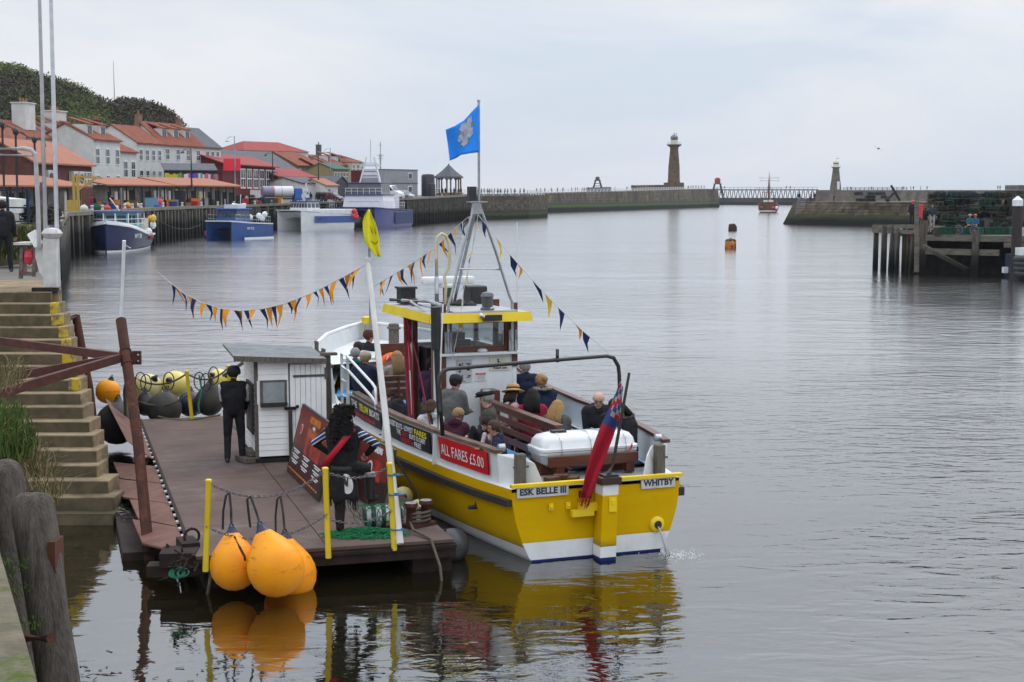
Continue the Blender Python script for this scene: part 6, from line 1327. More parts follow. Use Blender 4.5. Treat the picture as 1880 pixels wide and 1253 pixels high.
# hose pole and curved hose, black padded post with white conduit
b=MB(); b.tube([(-.6,6.0,3.35),(-.6,6.0,4.0)],.04,8,mi=1); b.tube([(-.6,6,4.0),(-.6,6.0,4.65),(-.57,6,4.74),(-.5,6,4.79),(-.41,6,4.75),(-.36,6,4.6),(-.34,6.0,4.35),(-.37,6,4.15),(-.45,6,3.98),(-.42,6,3.8),(-.45,6,3.4)],.03,8); b.build('curved_hose',[mat('yellowed_hose',(.5,.42,.18),.5,(.55,.5,.35),3),STEEL],B,smooth=True)
b=MB(); b.tube([(-1.60,2.62,.8),(-1.66,2.58,1.7),(-1.72,2.54,2.6),(-1.74,2.52,3.0),(-1.74,2.52,3.01),(-1.76,2.5,3.7)],[.05,.05,.05,.05,.085,.085],12); ap=b.build('padded_post',BLK,B,smooth=50); b=MB(); b.tube([(-1.73,2.44,1.7),(-1.7,2.42,2.95),(-1.67,2.4,3.75)],.012,6); b.build('conduit',WHITE,ap)
b=MB(); b.tube([(-1.8,2.05,1.66),(-1.88,2.0,2.45),(-1.87,2.0,2.62),(-1.8,2.03,2.70),(-1.7,2.07,2.73),(0,2.5,2.74),(1.45,2.86,2.74),(1.6,2.9,2.7),(1.7,2.92,2.55),(1.72,2.92,2.4),(1.75,2.92,1.6)],.034,10); b.tube([(.42,2.6,2.7),(.42,2.6,2.92)],.03,8); b.build('boom_gallows',BLK,B,smooth=True)
# dark red tackle ropes
RR=mat('red_tackle',(.17,.008,.02),.8,(.1,.006,.014),14)
b=MB(); pt_=(-.95,6.9,3.3)
for dx,e in ((0,(-1.66,4.2,1.3)),(.05,(-1.60,4.25,1.3)),(-.03,(-1.70,4.15,1.3))): b.tube([P_(*pt_)+P_(dx*.4,0,0),P_(*pt_).lerp(P_(*e),.4)+P_(dx,0,-.02),P_(*e)],.02,6)
b.tube([pt_,(-1.2,5.3,2.5),(-1.62,3.2,1.55)],.014,6); b.build('red_tackle',RR,B)
b=MB(); b.box((-.95,6.88,3.26),(.1,.06,.18)); b.build('tackle_block',BLK,B)
# gate rails at the boarding gap
b=MB()
for y0,z0 in ((7.95,0),(7.5,0)): b.tube([(-1.93,y0,1.15),(-1.93,y0,2.42)],.03,8)
for dz in (0,-.26): b.tube([(-1.93,7.95,2.42+dz),(-1.93,7.5,2.40+dz),(-1.93,7.3,2.36+dz),(-1.93,5.75,2.2+dz*1.0-.12),(-1.93,5.55,2.1+dz-.08),(-1.93,5.5,1.98+dz-.1),(-1.93,5.48,1.6)],.026,8)
for z in (1.3,1.6,1.9): b.tube([(-1.93,7.95,z),(-1.93,7.5,z)],.02,6)
b.build('boarding_handrail',WHITE,B,smooth=50)
for y in (9.2,10.0): b=MB(); b.box((-rx(y)+.03,y,rz(y)+.03),(.2,.36,.05)); b.lathe([(.03,0),(.03,.22)],(-rx(y)+.03,y-.07,rz(y)+.05),8); b.lathe([(.03,0),(.03,.22)],(-rx(y)+.03,y+.07,rz(y)+.05),8); b.build('fairlead',GREYWOOD,B)
# life raft cradle
b=MB(); b.beam((-.55,.62,1.38),(.98,.62,1.38),.06,.17); b.beam((-.35,.66,1.14),(-.35,.66,1.32),.14,.1); b.beam((.85,.66,1.14),(.85,.66,1.32),.14,.1); b.prism([(-.62,.9,1.13),(-.28,.9,1.13),(-.3,.9,1.4),(-.55,.9,1.34)],(0,.5,0)); b.prism([(.45,.9,1.13),(.9,.9,1.13),(.85,.9,1.36),(.5,.9,1.36)],(0,.5,0)); b.build('raft_cradle',TEAK,B,bevel=.01)
# signs on the port side
def bul_pt(y,v,off=.05):   # point on the outer face of the port bulwark, v 0..1 up
    x0=hb(y)-.1; return P_(-(lerp(x0,rx(y),v)+off),y,lerp(hs_(y),rz(y)-.03,v))
def sign(name,y0,y1,v0,v1,m,label):
    b=MB(); n=6
    for k in range(n):
        ya,yb=lerp(y0,y1,k/n),lerp(y0,y1,(k+1)/n); b.add([bul_pt(ya,v0),bul_pt(yb,v0),bul_pt(yb,v1),bul_pt(ya,v1),bul_pt(ya,v0,.03),bul_pt(yb,v0,.03),bul_pt(yb,v1,.03),bul_pt(ya,v1,.03)],[(0,1,2,3),(7,6,5,4),(3,2,6,7),(4,5,1,0)])
    o=b.build(name,m,B); o['label']=label; return o
def bsign_text(o,s,y0,y1,v,sz,m,bold=.01,xs=1.,shear=0,off=.056):
    a=bul_pt(y0,v,off); c=bul_pt(y1,v,off); up=bul_pt((y0+y1)/2,1)-bul_pt((y0+y1)/2,0); w=(c-a).length
    t=text(s,sz,m,None,Matrix.Identity(4),'lettering',bold=bold,xs=1,ex=.001,shear=shear)
    wd=max(v_.co.x for v_ in t.data.vertices)-min(v_.co.x for v_ in t.data.vertices); t.data.transform(Matrix.Diagonal(Vector((w/wd,1,1,1))))
    vm=bul_pt((y0+y1)/2,1)-bul_pt((y0+y1)/2,0); H_=vm.length
    for k in t.data.vertices:
        q=bul_pt(lerp(y0,y1,k.co.x/w+.5),v+k.co.y/H_,off+k.co.z+.004); k.co=q
    t.parent=o; return t
SBK=mat('sign_black',(.012,.012,.014),.5); SRD=mat('sign_red',(.55,.008,.012),.4); TWH=mat('sign_white',(.75,.75,.75),.5); TYE=mat('sign_yellow',(.8,.65,.02),.5); TRD=mat('sign_text_red',(.55,.03,.05),.5)
o=sign('name_banner',7.15,5.1,.28,.93,SBK,'black banner reading THE YELLOW BOATS')
bsign_text(o,'THE',7.0,6.6,.72,.17,TWH,.004); bsign_text(o,'YELLOW',6.45,5.85,.72,.18,TYE,.004); bsign_text(o,'BOATS',5.78,5.2,.72,.17,TWH,.004); bsign_text(o,'Simply the Originals',6.9,5.45,.42,.11,TRD,.003,shear=.3)
o=sign('fares_banner',4.7,2.72,.22,.95,SBK,'black banner reading BIGGEST BOATS - LOWEST FARES')
bsign_text(o,'BIGGEST BOATS - LOWEST',4.62,3.42,.78,.13,TWH,.002); bsign_text(o,'FARES',3.36,2.84,.78,.14,TYE,.003); bsign_text(o,'THE',4.2,3.98,.56,.12,TWH,.002); bsign_text(o,'ONLY',3.94,3.66,.56,.12,TRD,.002); bsign_text(o,'BOATS TO CARRY',3.6,2.9,.56,.12,TWH,.002); bsign_text(o,'UNDER 5s',4.0,3.45,.34,.12,TRD,.002); bsign_text(o,'FREE',3.4,3.1,.34,.12,TWH,.002)
o=sign('price_banner',2.35,.72,.22,.96,SRD,'red banner reading ALL FARES £5.00')
bsign_text(o,'ALL FARES £5.00',2.25,.82,.56,.25,TWH,.0)
# name plates on the transom
PLT=mat('plate_white',(.55,.55,.52),.5,(.42,.42,.4),6); NVT=mat('navy_lettering',(.008,.015,.05),.5)
for x0,x1,s in ((-1.33,-.5,'ESK BELLE III'),(.72,1.3,'WHITBY')):
    b=MB(); b.box(((x0+x1)/2,-.045,1.08),(x1-x0,.03,.165)); o=b.build('name_plate',PLT,TR); t_=text(s,.135,NVT,o,frame(((x0+x1)/2,-.063,1.08),(1,0,0),(0,0,1)),'lettering',bold=.005,ex=.001)
    wd=max(v.co.x for v in t_.data.vertices)-min(v.co.x for v in t_.data.vertices); cx=(x0+x1)/2; t_.data.transform(Matrix.Translation((cx,0,0))@Matrix.Diagonal(Vector(((x1-x0)*.9/wd,1,1,1)))@Matrix.Translation((-cx,0,0)))
# notices on the wheelhouse
CRM=mat('notice_cream',(.62,.6,.45),.5)
b=MB(); b.box((.5,WY0-.0,2.36),(.40,.02,.25)); o=b.build('litter_notice',CRM,WH); text('Please use',.068,SBK,o,frame((.5,WY0-.012,2.285),(1,0,0),(0,0,1)),'lettering',bold=.002,ex=.0006); b=MB(); b.beam((.46,WY0-.014,2.33),(.47,WY0-.014,2.42),.03,.004,up=P_(0,1,0)); b.ball((.465,WY0-.014,2.44),(.018,.003,.018),8); b.beam((.47,WY0-.014,2.41),(.52,WY0-.014,2.38),.012,.004,up=P_(0,1,0)); b.box((.54,WY0-.014,2.36),(.04,.004,.05)); b.build('pictogram',SBK,o)
b=MB(); b.box((-.2,WY0-.0,2.25),(.3,.02,.42)); o=b.build('safety_notice',mat('notice_white',(.5,.5,.5),.5),WH)
b=MB(); 
for i in range(3):
    for j in range(2):
        for k in range(5): b.box((-.27+j*.14+rnd(-.03,.03),WY0-.013,2.38-i*.12+rnd(-.03,.03)),(rnd(.02,.06),.004,rnd(.008,.03)))
b.build('printed_symbols',SBK,o)
b=MB(); b.box((.12,WY0-.0,2.13),(.2,.02,.15)); o=b.build('red_headed_notice',TWH,WH); b=MB(); b.box((.12,WY0-.013,2.185),(.19,.004,.04)); h_=b.build('red_heading',TRD,o); text('NOTICE',.035,TWH,o,frame((.12,WY0-.017,2.185),(1,0,0),(0,0,1)),'lettering',ex=.0005); b=MB()
for i in range(4): b.box((.12,WY0-.013,2.15-i*.02),(.15,.004,.006))
b.build('print_lines',mat('print_grey',(.3,.3,.3),.6),o)
b=MB(); b.box((WX0-.045,WY1-.1,2.35),(.02,.3,.55)); b.build('red_notice',TRD,WH)
# bilge water running from the outlet
WAT=mat('running_water',(.6,.62,.64),.15,(.4,.42,.44),30,trans=.5)
b=MB(); b.tube([(1.0,-.07,.40),(1.02,-.16,.3),(1.06,-.25,.08),(1.08,-.3,-.05)],[.018,.022,.03,.045],8); b.build('bilge_water',WAT,B,smooth=True)
b=MB(); c=bw(1.1,-.4,0)
for i in range(300):
    r=abs(random.gauss(0,.2)); a=rnd(0,6.28); p=c+Vector((r*math.cos(a)+.1,r*math.sin(a)*1.2,.003)); s_=rnd(.004,.014); b.add([p,p+Vector((s_,0,.004)),p+Vector((0,s_,.004)),p+Vector((s_,s_,rnd(0,.03)))],[(0,1,3,2)])
tag(b.build('splash_foam',WHITE,fixn=False),kind='stuff')
# ---- loose things on the boat
def onboat(name,label,cat,x,y,z,rz_=0,group=None): return thing(name,label,cat,bw(x,y,z),BROT+rz_,group)
t=onboat('life_raft','white life raft canister strapped on its teak cradle at the stern','life raft',.2,1.02,1.27)
def rr(hw_,hd_,z,r=.12,n=4):
    q=[]
    for cx,cy,a0 in ((hw_-r,hd_-r,0),(-hw_+r,hd_-r,PI/2),(-hw_+r,-hd_+r,PI),(hw_-r,-hd_+r,1.5*PI)):
        for i in range(n+1): a=a0+PI/2*i/n; q.append(P_(cx+r*math.cos(a),cy+r*math.sin(a),z))
    return q
b=MB(); b.loft([rr(.68,.2,.0),rr(.78,.27,.06),rr(.81,.3,.17),rr(.84,.33,.20),rr(.84,.33,.24)],True,True); b.build('lower_shell',BWHITE,t,smooth=45)
b=MB(); b.loft([rr(.85,.34,.25),rr(.85,.34,.29),rr(.81,.31,.31),rr(.79,.29,.40),rr(.74,.24,.47),rr(.62,.15,.505)],True,True); b.build('lid',GELC,t,smooth=45)
b=MB()
for x in (-.5,.0,.22,.6): b.tube([(x,-.34,.05),(x,-.35,.28),(x,-.31,.42),(x,-.16,.52),(x,.16,.52),(x,.31,.42)],.006,5)
b.build('strap',STEEL,t); b=MB(); b.box((-.42,-.0,.52),(.24,.13,.05)); b.build('black_pad',BLK,t,bevel=.015); b=MB(); b.tube([(.55,-.36,.12),(.68,-.36,.24),(.7,-.36,.32)],.014,6); b.ball((.55,-.36,.12),.03,6); b.build('release_lever',SRD,t)
for i,(x,y,r_) in enumerate(((-.62,.3,.3),(-.42,.42,-.4),(-.3,.22,.9))): b=MB(); b.box((0,0,.045),(.24,.14,.09)); o=b.build('wood_block',mat('brown_block',(.11,.05,.03),.8,(.07,.035,.025),8),bevel=.01); o.location=bw(x,y,1.13); o.rotation_euler=(0,0,BROT+r_); tag(o,('leftmost','middle','rightmost')[i]+' loose brown wooden block on the stern deck','wooden block','wooden blocks on the stern deck')
# lifebuoys
LBO=mat('lifebuoy_orange',(.8,.12,.015),.5,(.7,.1,.012),3)
for i,(x,y,z,l) in enumerate(((-.15,10.5,1.75,'orange lifebuoy hung on the forward bulkhead by the pale haired woman'),(.98,6.5,2.05,'upper orange lifebuoy hung beside the man in the navy jacket'),(.98,6.45,1.75,'lower orange lifebuoy hung beside the man in the navy jacket'))):
    t=onboat('lifebuoy',l,'lifebuoy',x,y,z,0 if i==0 else PI/2); b=MB(); b.torus((0,0,0),.29 if i==0 else .24,.085,26,10,Matrix.Rotation(PI/2,4,'X')); b.build('ring',LBO,t,smooth=True); b=MB()
    for k in range(4): a=k*PI/2+.5; b.torus((.29*math.cos(a),0,.29*math.sin(a)),.09,.012,10,5,Matrix.Rotation(a,4,'Y')@Matrix.Rotation(0,4,'X'))
    b.tube([(-.25,-.08,.1),(0,-.1,-.12),(.25,-.08,.1)],.01,5); b.build('grab_line',WHITE,t)
t=onboat('rucksack_bag','pale clear bag of ropes hanging under the forward lifebuoy','bag',.1,10.4,1.2); b=MB(); b.ball((0,0,.15),(.18,.12,.2),10); b.build('bag',mat('clear_bag',(.45,.46,.46),.3),t)
# ---- flags
def cloth(t,name,m,fn,nu=14,nv=9,th=.004,mi=None):
    b=MB(); vs=[fn(u/nu,v/nv) for v in range(nv+1) for u in range(nu+1)]; fs=[(v*(nu+1)+u,v*(nu+1)+u+1,(v+1)*(nu+1)+u+1,(v+1)*(nu+1)+u) for v in range(nv) for u in range(nu)]
    b.add(vs,fs); 
    if mi: b.m=[mi((u+.5)/nu,(v+.5)/nv) for v in range(nv) for u in range(nu)]
    o=b.build(name,m,t,fixn=False,smooth=True); s=o.modifiers.new('s','SOLIDIFY'); s.thickness=th; return o
FBL=mat('flag_blue',(.02,.23,.82),.7,(.025,.27,.88),3); FWH=mat('rose_white',(.42,.43,.5),.7,(.28,.3,.4),14); FGN=mat('rose_green',(.15,.3,.05),.7)
t=thing('blue_flag','bright blue flag with a white rose flying from the masthead of the yellow boat','flag',bw(.06,5.5,6.9)); k=27.9/F
def bf(u,v):   # u from hoist out, v down; outline as blown flag
    T=[(0,-97),(-12,-84),(-25,-68),(-40,-58),(-56,-52)]; Bm=[(0,-11),(-14,-9),(-30,-6),(-38,-1),(-49,4)]
    f=u*4; i=min(3,int(f)); g=f-i; tx=lerp(T[i][0],T[i+1][0],g); ty=lerp(T[i][1],T[i+1][1],g); bx=lerp(Bm[i][0],Bm[i+1][0],g); by=lerp(Bm[i][1],Bm[i+1][1],g)
    x=lerp(tx,bx,v)-(6*math.sin(PI*v)*u*u*0+ (-9*v*u if u>.8 else 0)*0); z=lerp(ty,by,v); return P_(x*k*1.08,-.05+.13*math.sin(u*7+v*2)*u,-(z+97)*k+.25)
bo=cloth(t,'cloth',FBL,bf,24,14)
b=MB()
def petal(cx,cz,r,m=0,yo=-.012):
    pts=[]
    for i in range(14):
        a=2*PI*i/14; rr_=r*(1+.18*math.sin(5*a+1)); u=min(.98,max(.02,cx+rr_*math.cos(a))); v=min(.98,max(.02,cz+rr_*1.25*math.sin(a))); p=bf(u,v); pts.append(p+P_(0,yo,0))
    c=bf(cx,cz)+P_(0,yo,0); n=len(b.v); b.add(pts+[c],[(i,(i+1)%14,14) for i in range(14)],m)
petal(.42,.40,.2,0,-.012)
for i in range(5): a=2*PI*i/5+.3; petal(.42+.16*math.cos(a),.40+.26*math.sin(a),.095,0,-.018)
for i in range(5): a=2*PI*i/5+.9; petal(.42+.22*math.cos(a),.40+.36*math.sin(a),.035,1,-.022)
petal(.42,.40,.06,2,-.026)
b.build('white_rose',[FWH,FGN,mat('rose_grey',(.3,.3,.34),.7)],bo,fixn=False)
t=thing('yellow_flag','limp yellow flag with a simple black smile on a thin grey staff at the bow','flag',bw(.0,12.75,2.5)); h=at(686,384,34.6).z-2.5
b=MB(); b.tube([(0,0,-.3),(-.02,0,h)],.028,8); b.build('staff',STEEL,t)
kk=34.5/F; FYL=mat('flag_yellow',(.72,.66,.02),.7,(.62,.57,.02),4)
def yf(u,v):  # folded hanging flag: u across, v down
    xl=lerp(-6,-11,min(1,v*3)) if v<.33 else lerp(-11,-12,v); xl=[-3,-10,-13,-13,-12,-10,-6,3,13][min(8,int(v*8))]*(1-(v*8)%1)+[-10,-13,-13,-12,-10,-6,3,13,20][min(8,int(v*8))]*((v*8)%1)
    xr=[1,5,10,14,16,18,18,19,21][min(8,int(v*8))]*(1-(v*8)%1)+[5,10,14,16,18,18,19,21,22][min(8,int(v*8))]*((v*8)%1)
    return P_(lerp(xl,xr,u)*kk,-.06+.06*math.sin(u*9+v*3),h-.02-v*86*kk)
yo_=cloth(t,'cloth',FYL,yf,16,16)
b=MB(); 
for (u0,v0,u1,v1) in ((.55,.36,.6,.5),(.8,.4,.82,.52),(.42,.66,.6,.72),(.6,.72,.75,.72),(.75,.72,.9,.66)): b.tube([yf(u0,v0)+P_(0,-.015,0),yf((u0+u1)/2,(v0+v1)/2)+P_(0,-.015,0),yf(u1,v1)+P_(0,-.015,0)],.008,5)
b.build('smile',BLK,yo_)
t=onboat('red_ensign','faded red ensign hanging from a leaning black staff at the stern','flag',.1,-.2,1.25)
b=MB(); b.prism([(-.12,-.1,.0),(.12,-.1,.0),(.12,.1,0),(-.12,.1,0)],(0,0,.05)); b.tube([(0,0,.05),(.07,.0,.2),(.33,.0,1.58)],[.05,.028,.022],8); b.build('staff',mat('dark_staff',(.03,.02,.018),.4),t)
ERED=mat('ensign_red',(.36,.012,.03),.75,(.27,.01,.022),2.5); EBL=mat('ensign_blue',(.03,.05,.16),.75); EWH=mat('ensign_white',(.3,.27,.28),.75)
k2=22.6/F
def ef(u,v):
    L_=[(1139,700),(1122,742),(1100,790),(1086,830),(1075,870),(1066,912)]; Rr_=[(1144,712),(1139,760),(1127,800),(1114,834),(1100,870),(1085,916)]
    f=v*5;i=min(4,int(f));g=f-i; a=(lerp(L_[i][0],L_[i+1][0],g),lerp(L_[i][1],L_[i+1][1],g)); c=(lerp(Rr_[i][0],Rr_[i+1][0],g),lerp(Rr_[i][1],Rr_[i+1][1],g))
    px=lerp(a[0],c[0],u); py=lerp(a[1],c[1],u); p=at(px,py,22.35+.05*math.sin(u*8+v*6)); return TM[t.name].inverted()@p
def emi(u,v):
    if v>.36: return 0
    q=(v*7+u*.9)%1
    if v>.27: return 1
    return 2 if q<.3 else (0 if q<.62 else (2 if q<.78 else 1))
eo=cloth(t,'cloth',[ERED,EBL,EWH],ef,10,26,.005,emi)
b=MB()
for i in range(22): u=rnd(0,1); p=ef(u,1)+P_(0,0,0); b.tube([ef(u,.97),p+P_(rnd(-.1,.0),rnd(-.03,.03),-rnd(.03,.16))],.006,4)
b.build('frayed_edge',ERED,eo)
# ---- bunting
BN=[mat('pennant_navy',(.012,.022,.09),.7),mat('pennant_orange',(.75,.3,.01),.7),mat('pennant_yellow',(.8,.52,.03),.7),mat('pennant_blue',(.05,.13,.5),.7)]
def bunting(label,pts,n,size,start=0,f0=.05,f1=.98,blow=(.05,0,0),seq=(0,1),wr=.42):
    pts=[Vector(p) for p in pts]; t=thing('bunting',label,'bunting',pts[0]); b=MB(); b.tube(pts,.007,5); b.build('string',mat('bunting_string',(.5,.5,.48),.8),t,True)
    L_=[0]
    for i in range(len(pts)-1): L_.append(L_[-1]+(pts[i+1]-pts[i]).length)
    def P(s):
        s=max(0,min(L_[-1],s)); i=min(len(pts)-2,bisect.bisect(L_,s)-1); return pts[i].lerp(pts[i+1],(s-L_[i])/(L_[i+1]-L_[i]))
    for k in range(n):
        s=L_[-1]*lerp(f0,f1,(k+.5)/n); s+=rnd(-.3,.3)*L_[-1]/n; w_=size*wr*rnd(.55,1.25); a=P(s-w_/2); c=P(s+w_/2); tw=random.choice([rnd(-.4,.4),rnd(-1.6,1.6)]); fl=Vector(blow)*rnd(-.2,1.6); tip=(a+c)/2+Vector((tw*size*.3,rnd(-.3,.3)*size,-size*rnd(.6,1.1)))+fl
        m1=((a+c)/2).lerp(tip,.5); side=Vector((rnd(-.16,.16)*size,rnd(-.25,.25)*size,rnd(-.05,.1)*size)); wa=a.lerp(m1,.55)+side*.6; b=MB()
        ma=a.lerp(tip,.5)+side; mc=c.lerp(tip,.5)+side*.7; b.add([a,c,mc,tip,ma],[(0,1,2,4),(4,2,3)]); b.build('pennant',BN[seq[(k+start)%len(seq)]],t,True,fixn=False,smooth=True)
MH=bw(.04,5.5,5.15)
A0=at(290,500,26.5); A1=FPT-Vector((0,0,.03)); m_=[A0]+[at(px,py,lerp(26.5,23.3,(px-290)/380)) for px,py in ((311,518),(340,541),(372,556),(405,567),(440,571),(480,568),(520,559),(570,540),(610,520),(640,504))]+[A1]
bunting('long sagging string of navy and orange pennants from the left to the white pole',m_,30,.36,0,.06,.975,(.03,0,0))
S0=at(686,527,34.5); m_=[S0]+[at(px,py,lerp(34.5,28.4,(px-686)/190)) for px,py in ((720,506),(760,482),(800,455),(835,420),(858,400))]+[MH]
bunting('string of navy and orange pennants from the bow staff up to the tripod masthead',m_,17,.46,0,.03,.93,(.08,0,0))
G1=bw(1.5,2.87,2.78); m_=[MH]+[MH.lerp(G1,f)-Vector((0,0,.42*4*f*(1-f)*.35)) for f in (.2,.4,.6,.8)]+[G1]
bunting('taut string of navy and orange pennants from the masthead down to the black gallows',m_,9,.38,0,.03,.93,(0,0,0),(0,2,0,1,0,2,0,1),.62)
D1=bw(-.5,5.42,2.45); m_=[MH]+[MH.lerp(D1,f)+Vector((.02*math.sin(f*9),0,0)) for f in (.25,.5,.75)]+[D1]
bunting('steep string of yellow and blue pennants down the aft side of the wheelhouse',m_,11,.24,0,.02,.95,(-.05,0,0),(2,3,2,3))
# ================================================================ people
SKIN=mat('skin',(.42,.23,.16),.55,(.38,.2,.14),8); SKIN2=mat('skin_pale',(.55,.34,.27),.55,(.5,.29,.22),8); SKINB=mat('skin_brown',(.2,.1,.06),.55,(.17,.085,.05),8)
EYE=mat('eye_dark',(.02,.015,.012),.3); LIP=mat('lips',(.3,.1,.09),.5); 
def hairm(n,c): return mat('hair_'+n,c,.7,tuple(x*.5 for x in c),40,bump=.006,bs=60,stretch=(3,3,.6))
HBLK=hairm('black',(.012,.01,.01)); HBRN=hairm('brown',(.07,.04,.022)); HDKB=hairm('dark_brown',(.03,.02,.014)); HBLN=hairm('blond',(.36,.24,.11)); HGIN=hairm('honey',(.42,.25,.1)); HGRY=hairm('grey',(.3,.29,.28))
def fab(n,c,c2=None,b=.028): return mat('cloth_'+n,c,.85,c2 or tuple(x*.72 for x in c),7,bump=b,bs=11)
CB_=fab('black',(.014,.014,.017),(.022,.022,.026)); CN=fab('navy',(.014,.02,.045)); CG=fab('grey_fleece',(.11,.11,.105)); CO=fab('olive',(.06,.055,.042)); CM=fab('maroon',(.07,.02,.035)); CW=fab('white',(.62,.62,.62)); CP=fab('dusty_pink',(.45,.27,.27)); CPP=fab('pale_pink',(.5,.38,.4)); CR=fab('crimson',(.28,.015,.04)); CGG=fab('grey_green',(.1,.105,.1)); CBE=fab('beige',(.4,.33,.27)); CPU=fab('purple',(.06,.025,.06)); CJ=fab('denim',(.1,.16,.25)); CKH=fab('trousers_dark',(.03,.03,.035)); CLG=fab('light_grey',(.3,.3,.3)); COR=fab('orange',(.6,.14,.02))
SHOE=mat('shoes',(.02,.018,.018),.5)
def capsule(b,p,q,r1,r2,n=12):
    """closed tapered capsule"""
    p=Vector(p);q=Vector(q); d=q-p
    if d.length<1e-4: b.ball(p,r1,n); return
    x,y,z=basis(d); pts=[];rs=[]
    for a in (-80,-55,-28,0): pts.append(p+z*math.sin(R(a))*r1); rs.append(math.cos(R(a))*r1)
    for a in (0,28,55,80): pts.append(q+z*math.sin(R(a))*r2); rs.append(math.cos(R(a))*r2)
    vs=[]
    for c,r in zip(pts,rs):
        for k in range(n): t=2*PI*k/n; vs.append(c+(x*math.cos(t)+y*math.sin(t))*r)
    m=len(pts); b.add(vs,[(i*n+k,i*n+(k+1)%n,(i+1)*n+(k+1)%n,(i+1)*n+k) for i in range(m-1) for k in range(n)]+[tuple(range(n))[::-1],tuple((m-1)*n+k for k in range(n))])
def ik(a,c,l1,l2,pole):
    a=Vector(a);c=Vector(c); d=c-a; L=min(d.length,(l1+l2)*.995); dn=d.normalized(); c=a+dn*L; x=(l1*l1-l2*l2+L*L)/(2*L); h=math.sqrt(max(0,l1*l1-x*x)); p=Vector(pole); p=(p-dn*p.dot(dn)); p=p.normalized() if p.length>1e-5 else Vector((0,0,1)); return a+dn*x+p*h,c
def person(label,loc,yaw,top=CB_,bot=CKH,skin=SKIN,hair=('short',HBRN),hz=.95,lean=(0,0),s=1.,LH=None,RH=None,LF=None,RF=None,head=(0,0,0),bulk=1.,coat=0,hood=None,face=True,cat='person',group=None,vox=.017,shoes=SHOE,hat=None,twist=0,sleeves=None,poleL=None,poleR=None,wf=1.13):
    bulk*=1.1; hk=1.06
    """local frame: +y is where the person faces; hz hip height; lean (forward,side) radians; LH/RH hand targets, LF/RF ankles"""
    t=thing('person',label,cat,loc,yaw,group)
    prims=[]
    def pr(a,b,r1,r2,m): prims.append((Vector(a)*s,Vector(b)*s,r1*s,r2*s,m))
    U=Matrix.Rotation(lean[1],3,'Y')@Matrix.Rotation(-lean[0],3,'X'); up=U@Vector((0,0,1)); fw=U@Vector((0,1,0)); rt=U@Vector((1,0,0))
    tw=Matrix.Rotation(twist,3,'Z'); rt=tw@rt*wf; fw=tw@fw
    Pv=Vector((0,0,hz)); C=Pv+up*.28; S=Pv+up*.49; Nk=Pv+up*.55
    hm=U@Matrix.Rotation(head[0],3,'Z')@Matrix.Rotation(-head[1],3,'X')@Matrix.Rotation(head[2],3,'Y'); hu=hm@Vector((0,0,1)); hf=hm@Vector((0,1,0)); hr=hm@Vector((1,0,0)); H_=Nk+hu*.15+hf*.015
    # materials: 0 skin 1 top 2 bottom 3 shoes 4 sleeves
    pr(Pv-rt*.075,Pv+rt*.075,.118,.118,2); pr(Pv+up*.04,C-fw*.01,.135*bulk,.13*bulk,1); pr(Pv+up*.08-rt*.05,C-rt*.075,.11*bulk,.115*bulk,1); pr(Pv+up*.08+rt*.05,C+rt*.075,.11*bulk,.115*bulk,1); pr(C-rt*.08+fw*.01,S-rt*.12-up*.05,.115*bulk,.09*bulk,1); pr(C+rt*.08+fw*.01,S+rt*.12-up*.05,.115*bulk,.09*bulk,1)
    pr(S-rt*.15-up*.02,S+rt*.15-up*.02,.075*bulk,.075*bulk,1); pr(S-up*.02,Nk+up*.02,.08,.055,1); pr(Nk-up*.01,H_-hu*.06,.054,.052,0)
    if coat: pr(Pv-up*.0-rt*.05,Pv-Vector((0,0,coat))-rt*.06+fw*.02,.14*bulk,.155*bulk,1); pr(Pv+rt*.05,Pv-Vector((0,0,coat))+rt*.06+fw*.02,.14*bulk,.155*bulk,1)
    sl=4 if sleeves else 1; hands=[]
    for sg,hd,pl in ((-1,LH,poleL),(1,RH,poleR)):
        sh=S+rt*(sg*.185)-up*.035; tgt=Vector(hd) if hd is not None else sh+Vector((sg*.06,.08,-.52)); el,wr=ik(sh,tgt,.285,.255,pl or Vector((sg*.5,-1,-.4)))
        k=bulk*.93; pr(sh,el,.062*k,.05*k,sl); pr(el,wr-(wr-el)*.06,.048*k,.038*k,1); hands.append((wr,(wr-el).normalized(),sg,rt*sg))
    feet=[]
    for sg,ft in ((-1,LF),(1,RF)):
        hp=Pv+rt*(sg*.088)-up*.03; tgt=Vector(ft) if ft is not None else Vector((sg*.11,0,.08)); kn,an=ik(hp,tgt,.43,.42,Vector((sg*.12,1,.15))); pr(hp,kn,.102,.076,2); pr(kn,an,.072,.058,2); a2=an+Vector((0,0,-.03)); pr(a2+Vector((0,-.035,-.01)),a2+Vector((sg*.02,.15,-.02)),.042,.036,3)
    # head
    pr(H_-hf*.012+hu*.02,H_+hf*.012+hu*.028,.094*hk,.09*hk,0); pr(H_+hf*.02-hu*.03,H_+hf*.03-hu*.065,.076*hk,.056*hk,0); pr(H_+hf*.05-hu*.1,H_+hf*.055-hu*.1,.034,.034,0); pr(H_+hf*.092-hu*.0,H_+hf*.108-hu*.035,.011,.017,0)
    for sg in (-1,1): pr(H_+hr*(sg*.09)-hu*.01-hf*.01,H_+hr*(sg*.092)+hu*.02-hf*.01,.014,.018,0)
    b=MB()
    for a,c,r1,r2,m in prims: capsule(b,a,c,r1,r2)
    tmp=b.build('tmp',skin,None,fixn=False); md=tmp.modifiers.new('r','REMESH'); md.mode='VOXEL'; md.voxel_size=vox*s; md.use_smooth_shade=True; md2=tmp.modifiers.new('s','SMOOTH'); md2.factor=.5; md2.iterations=2
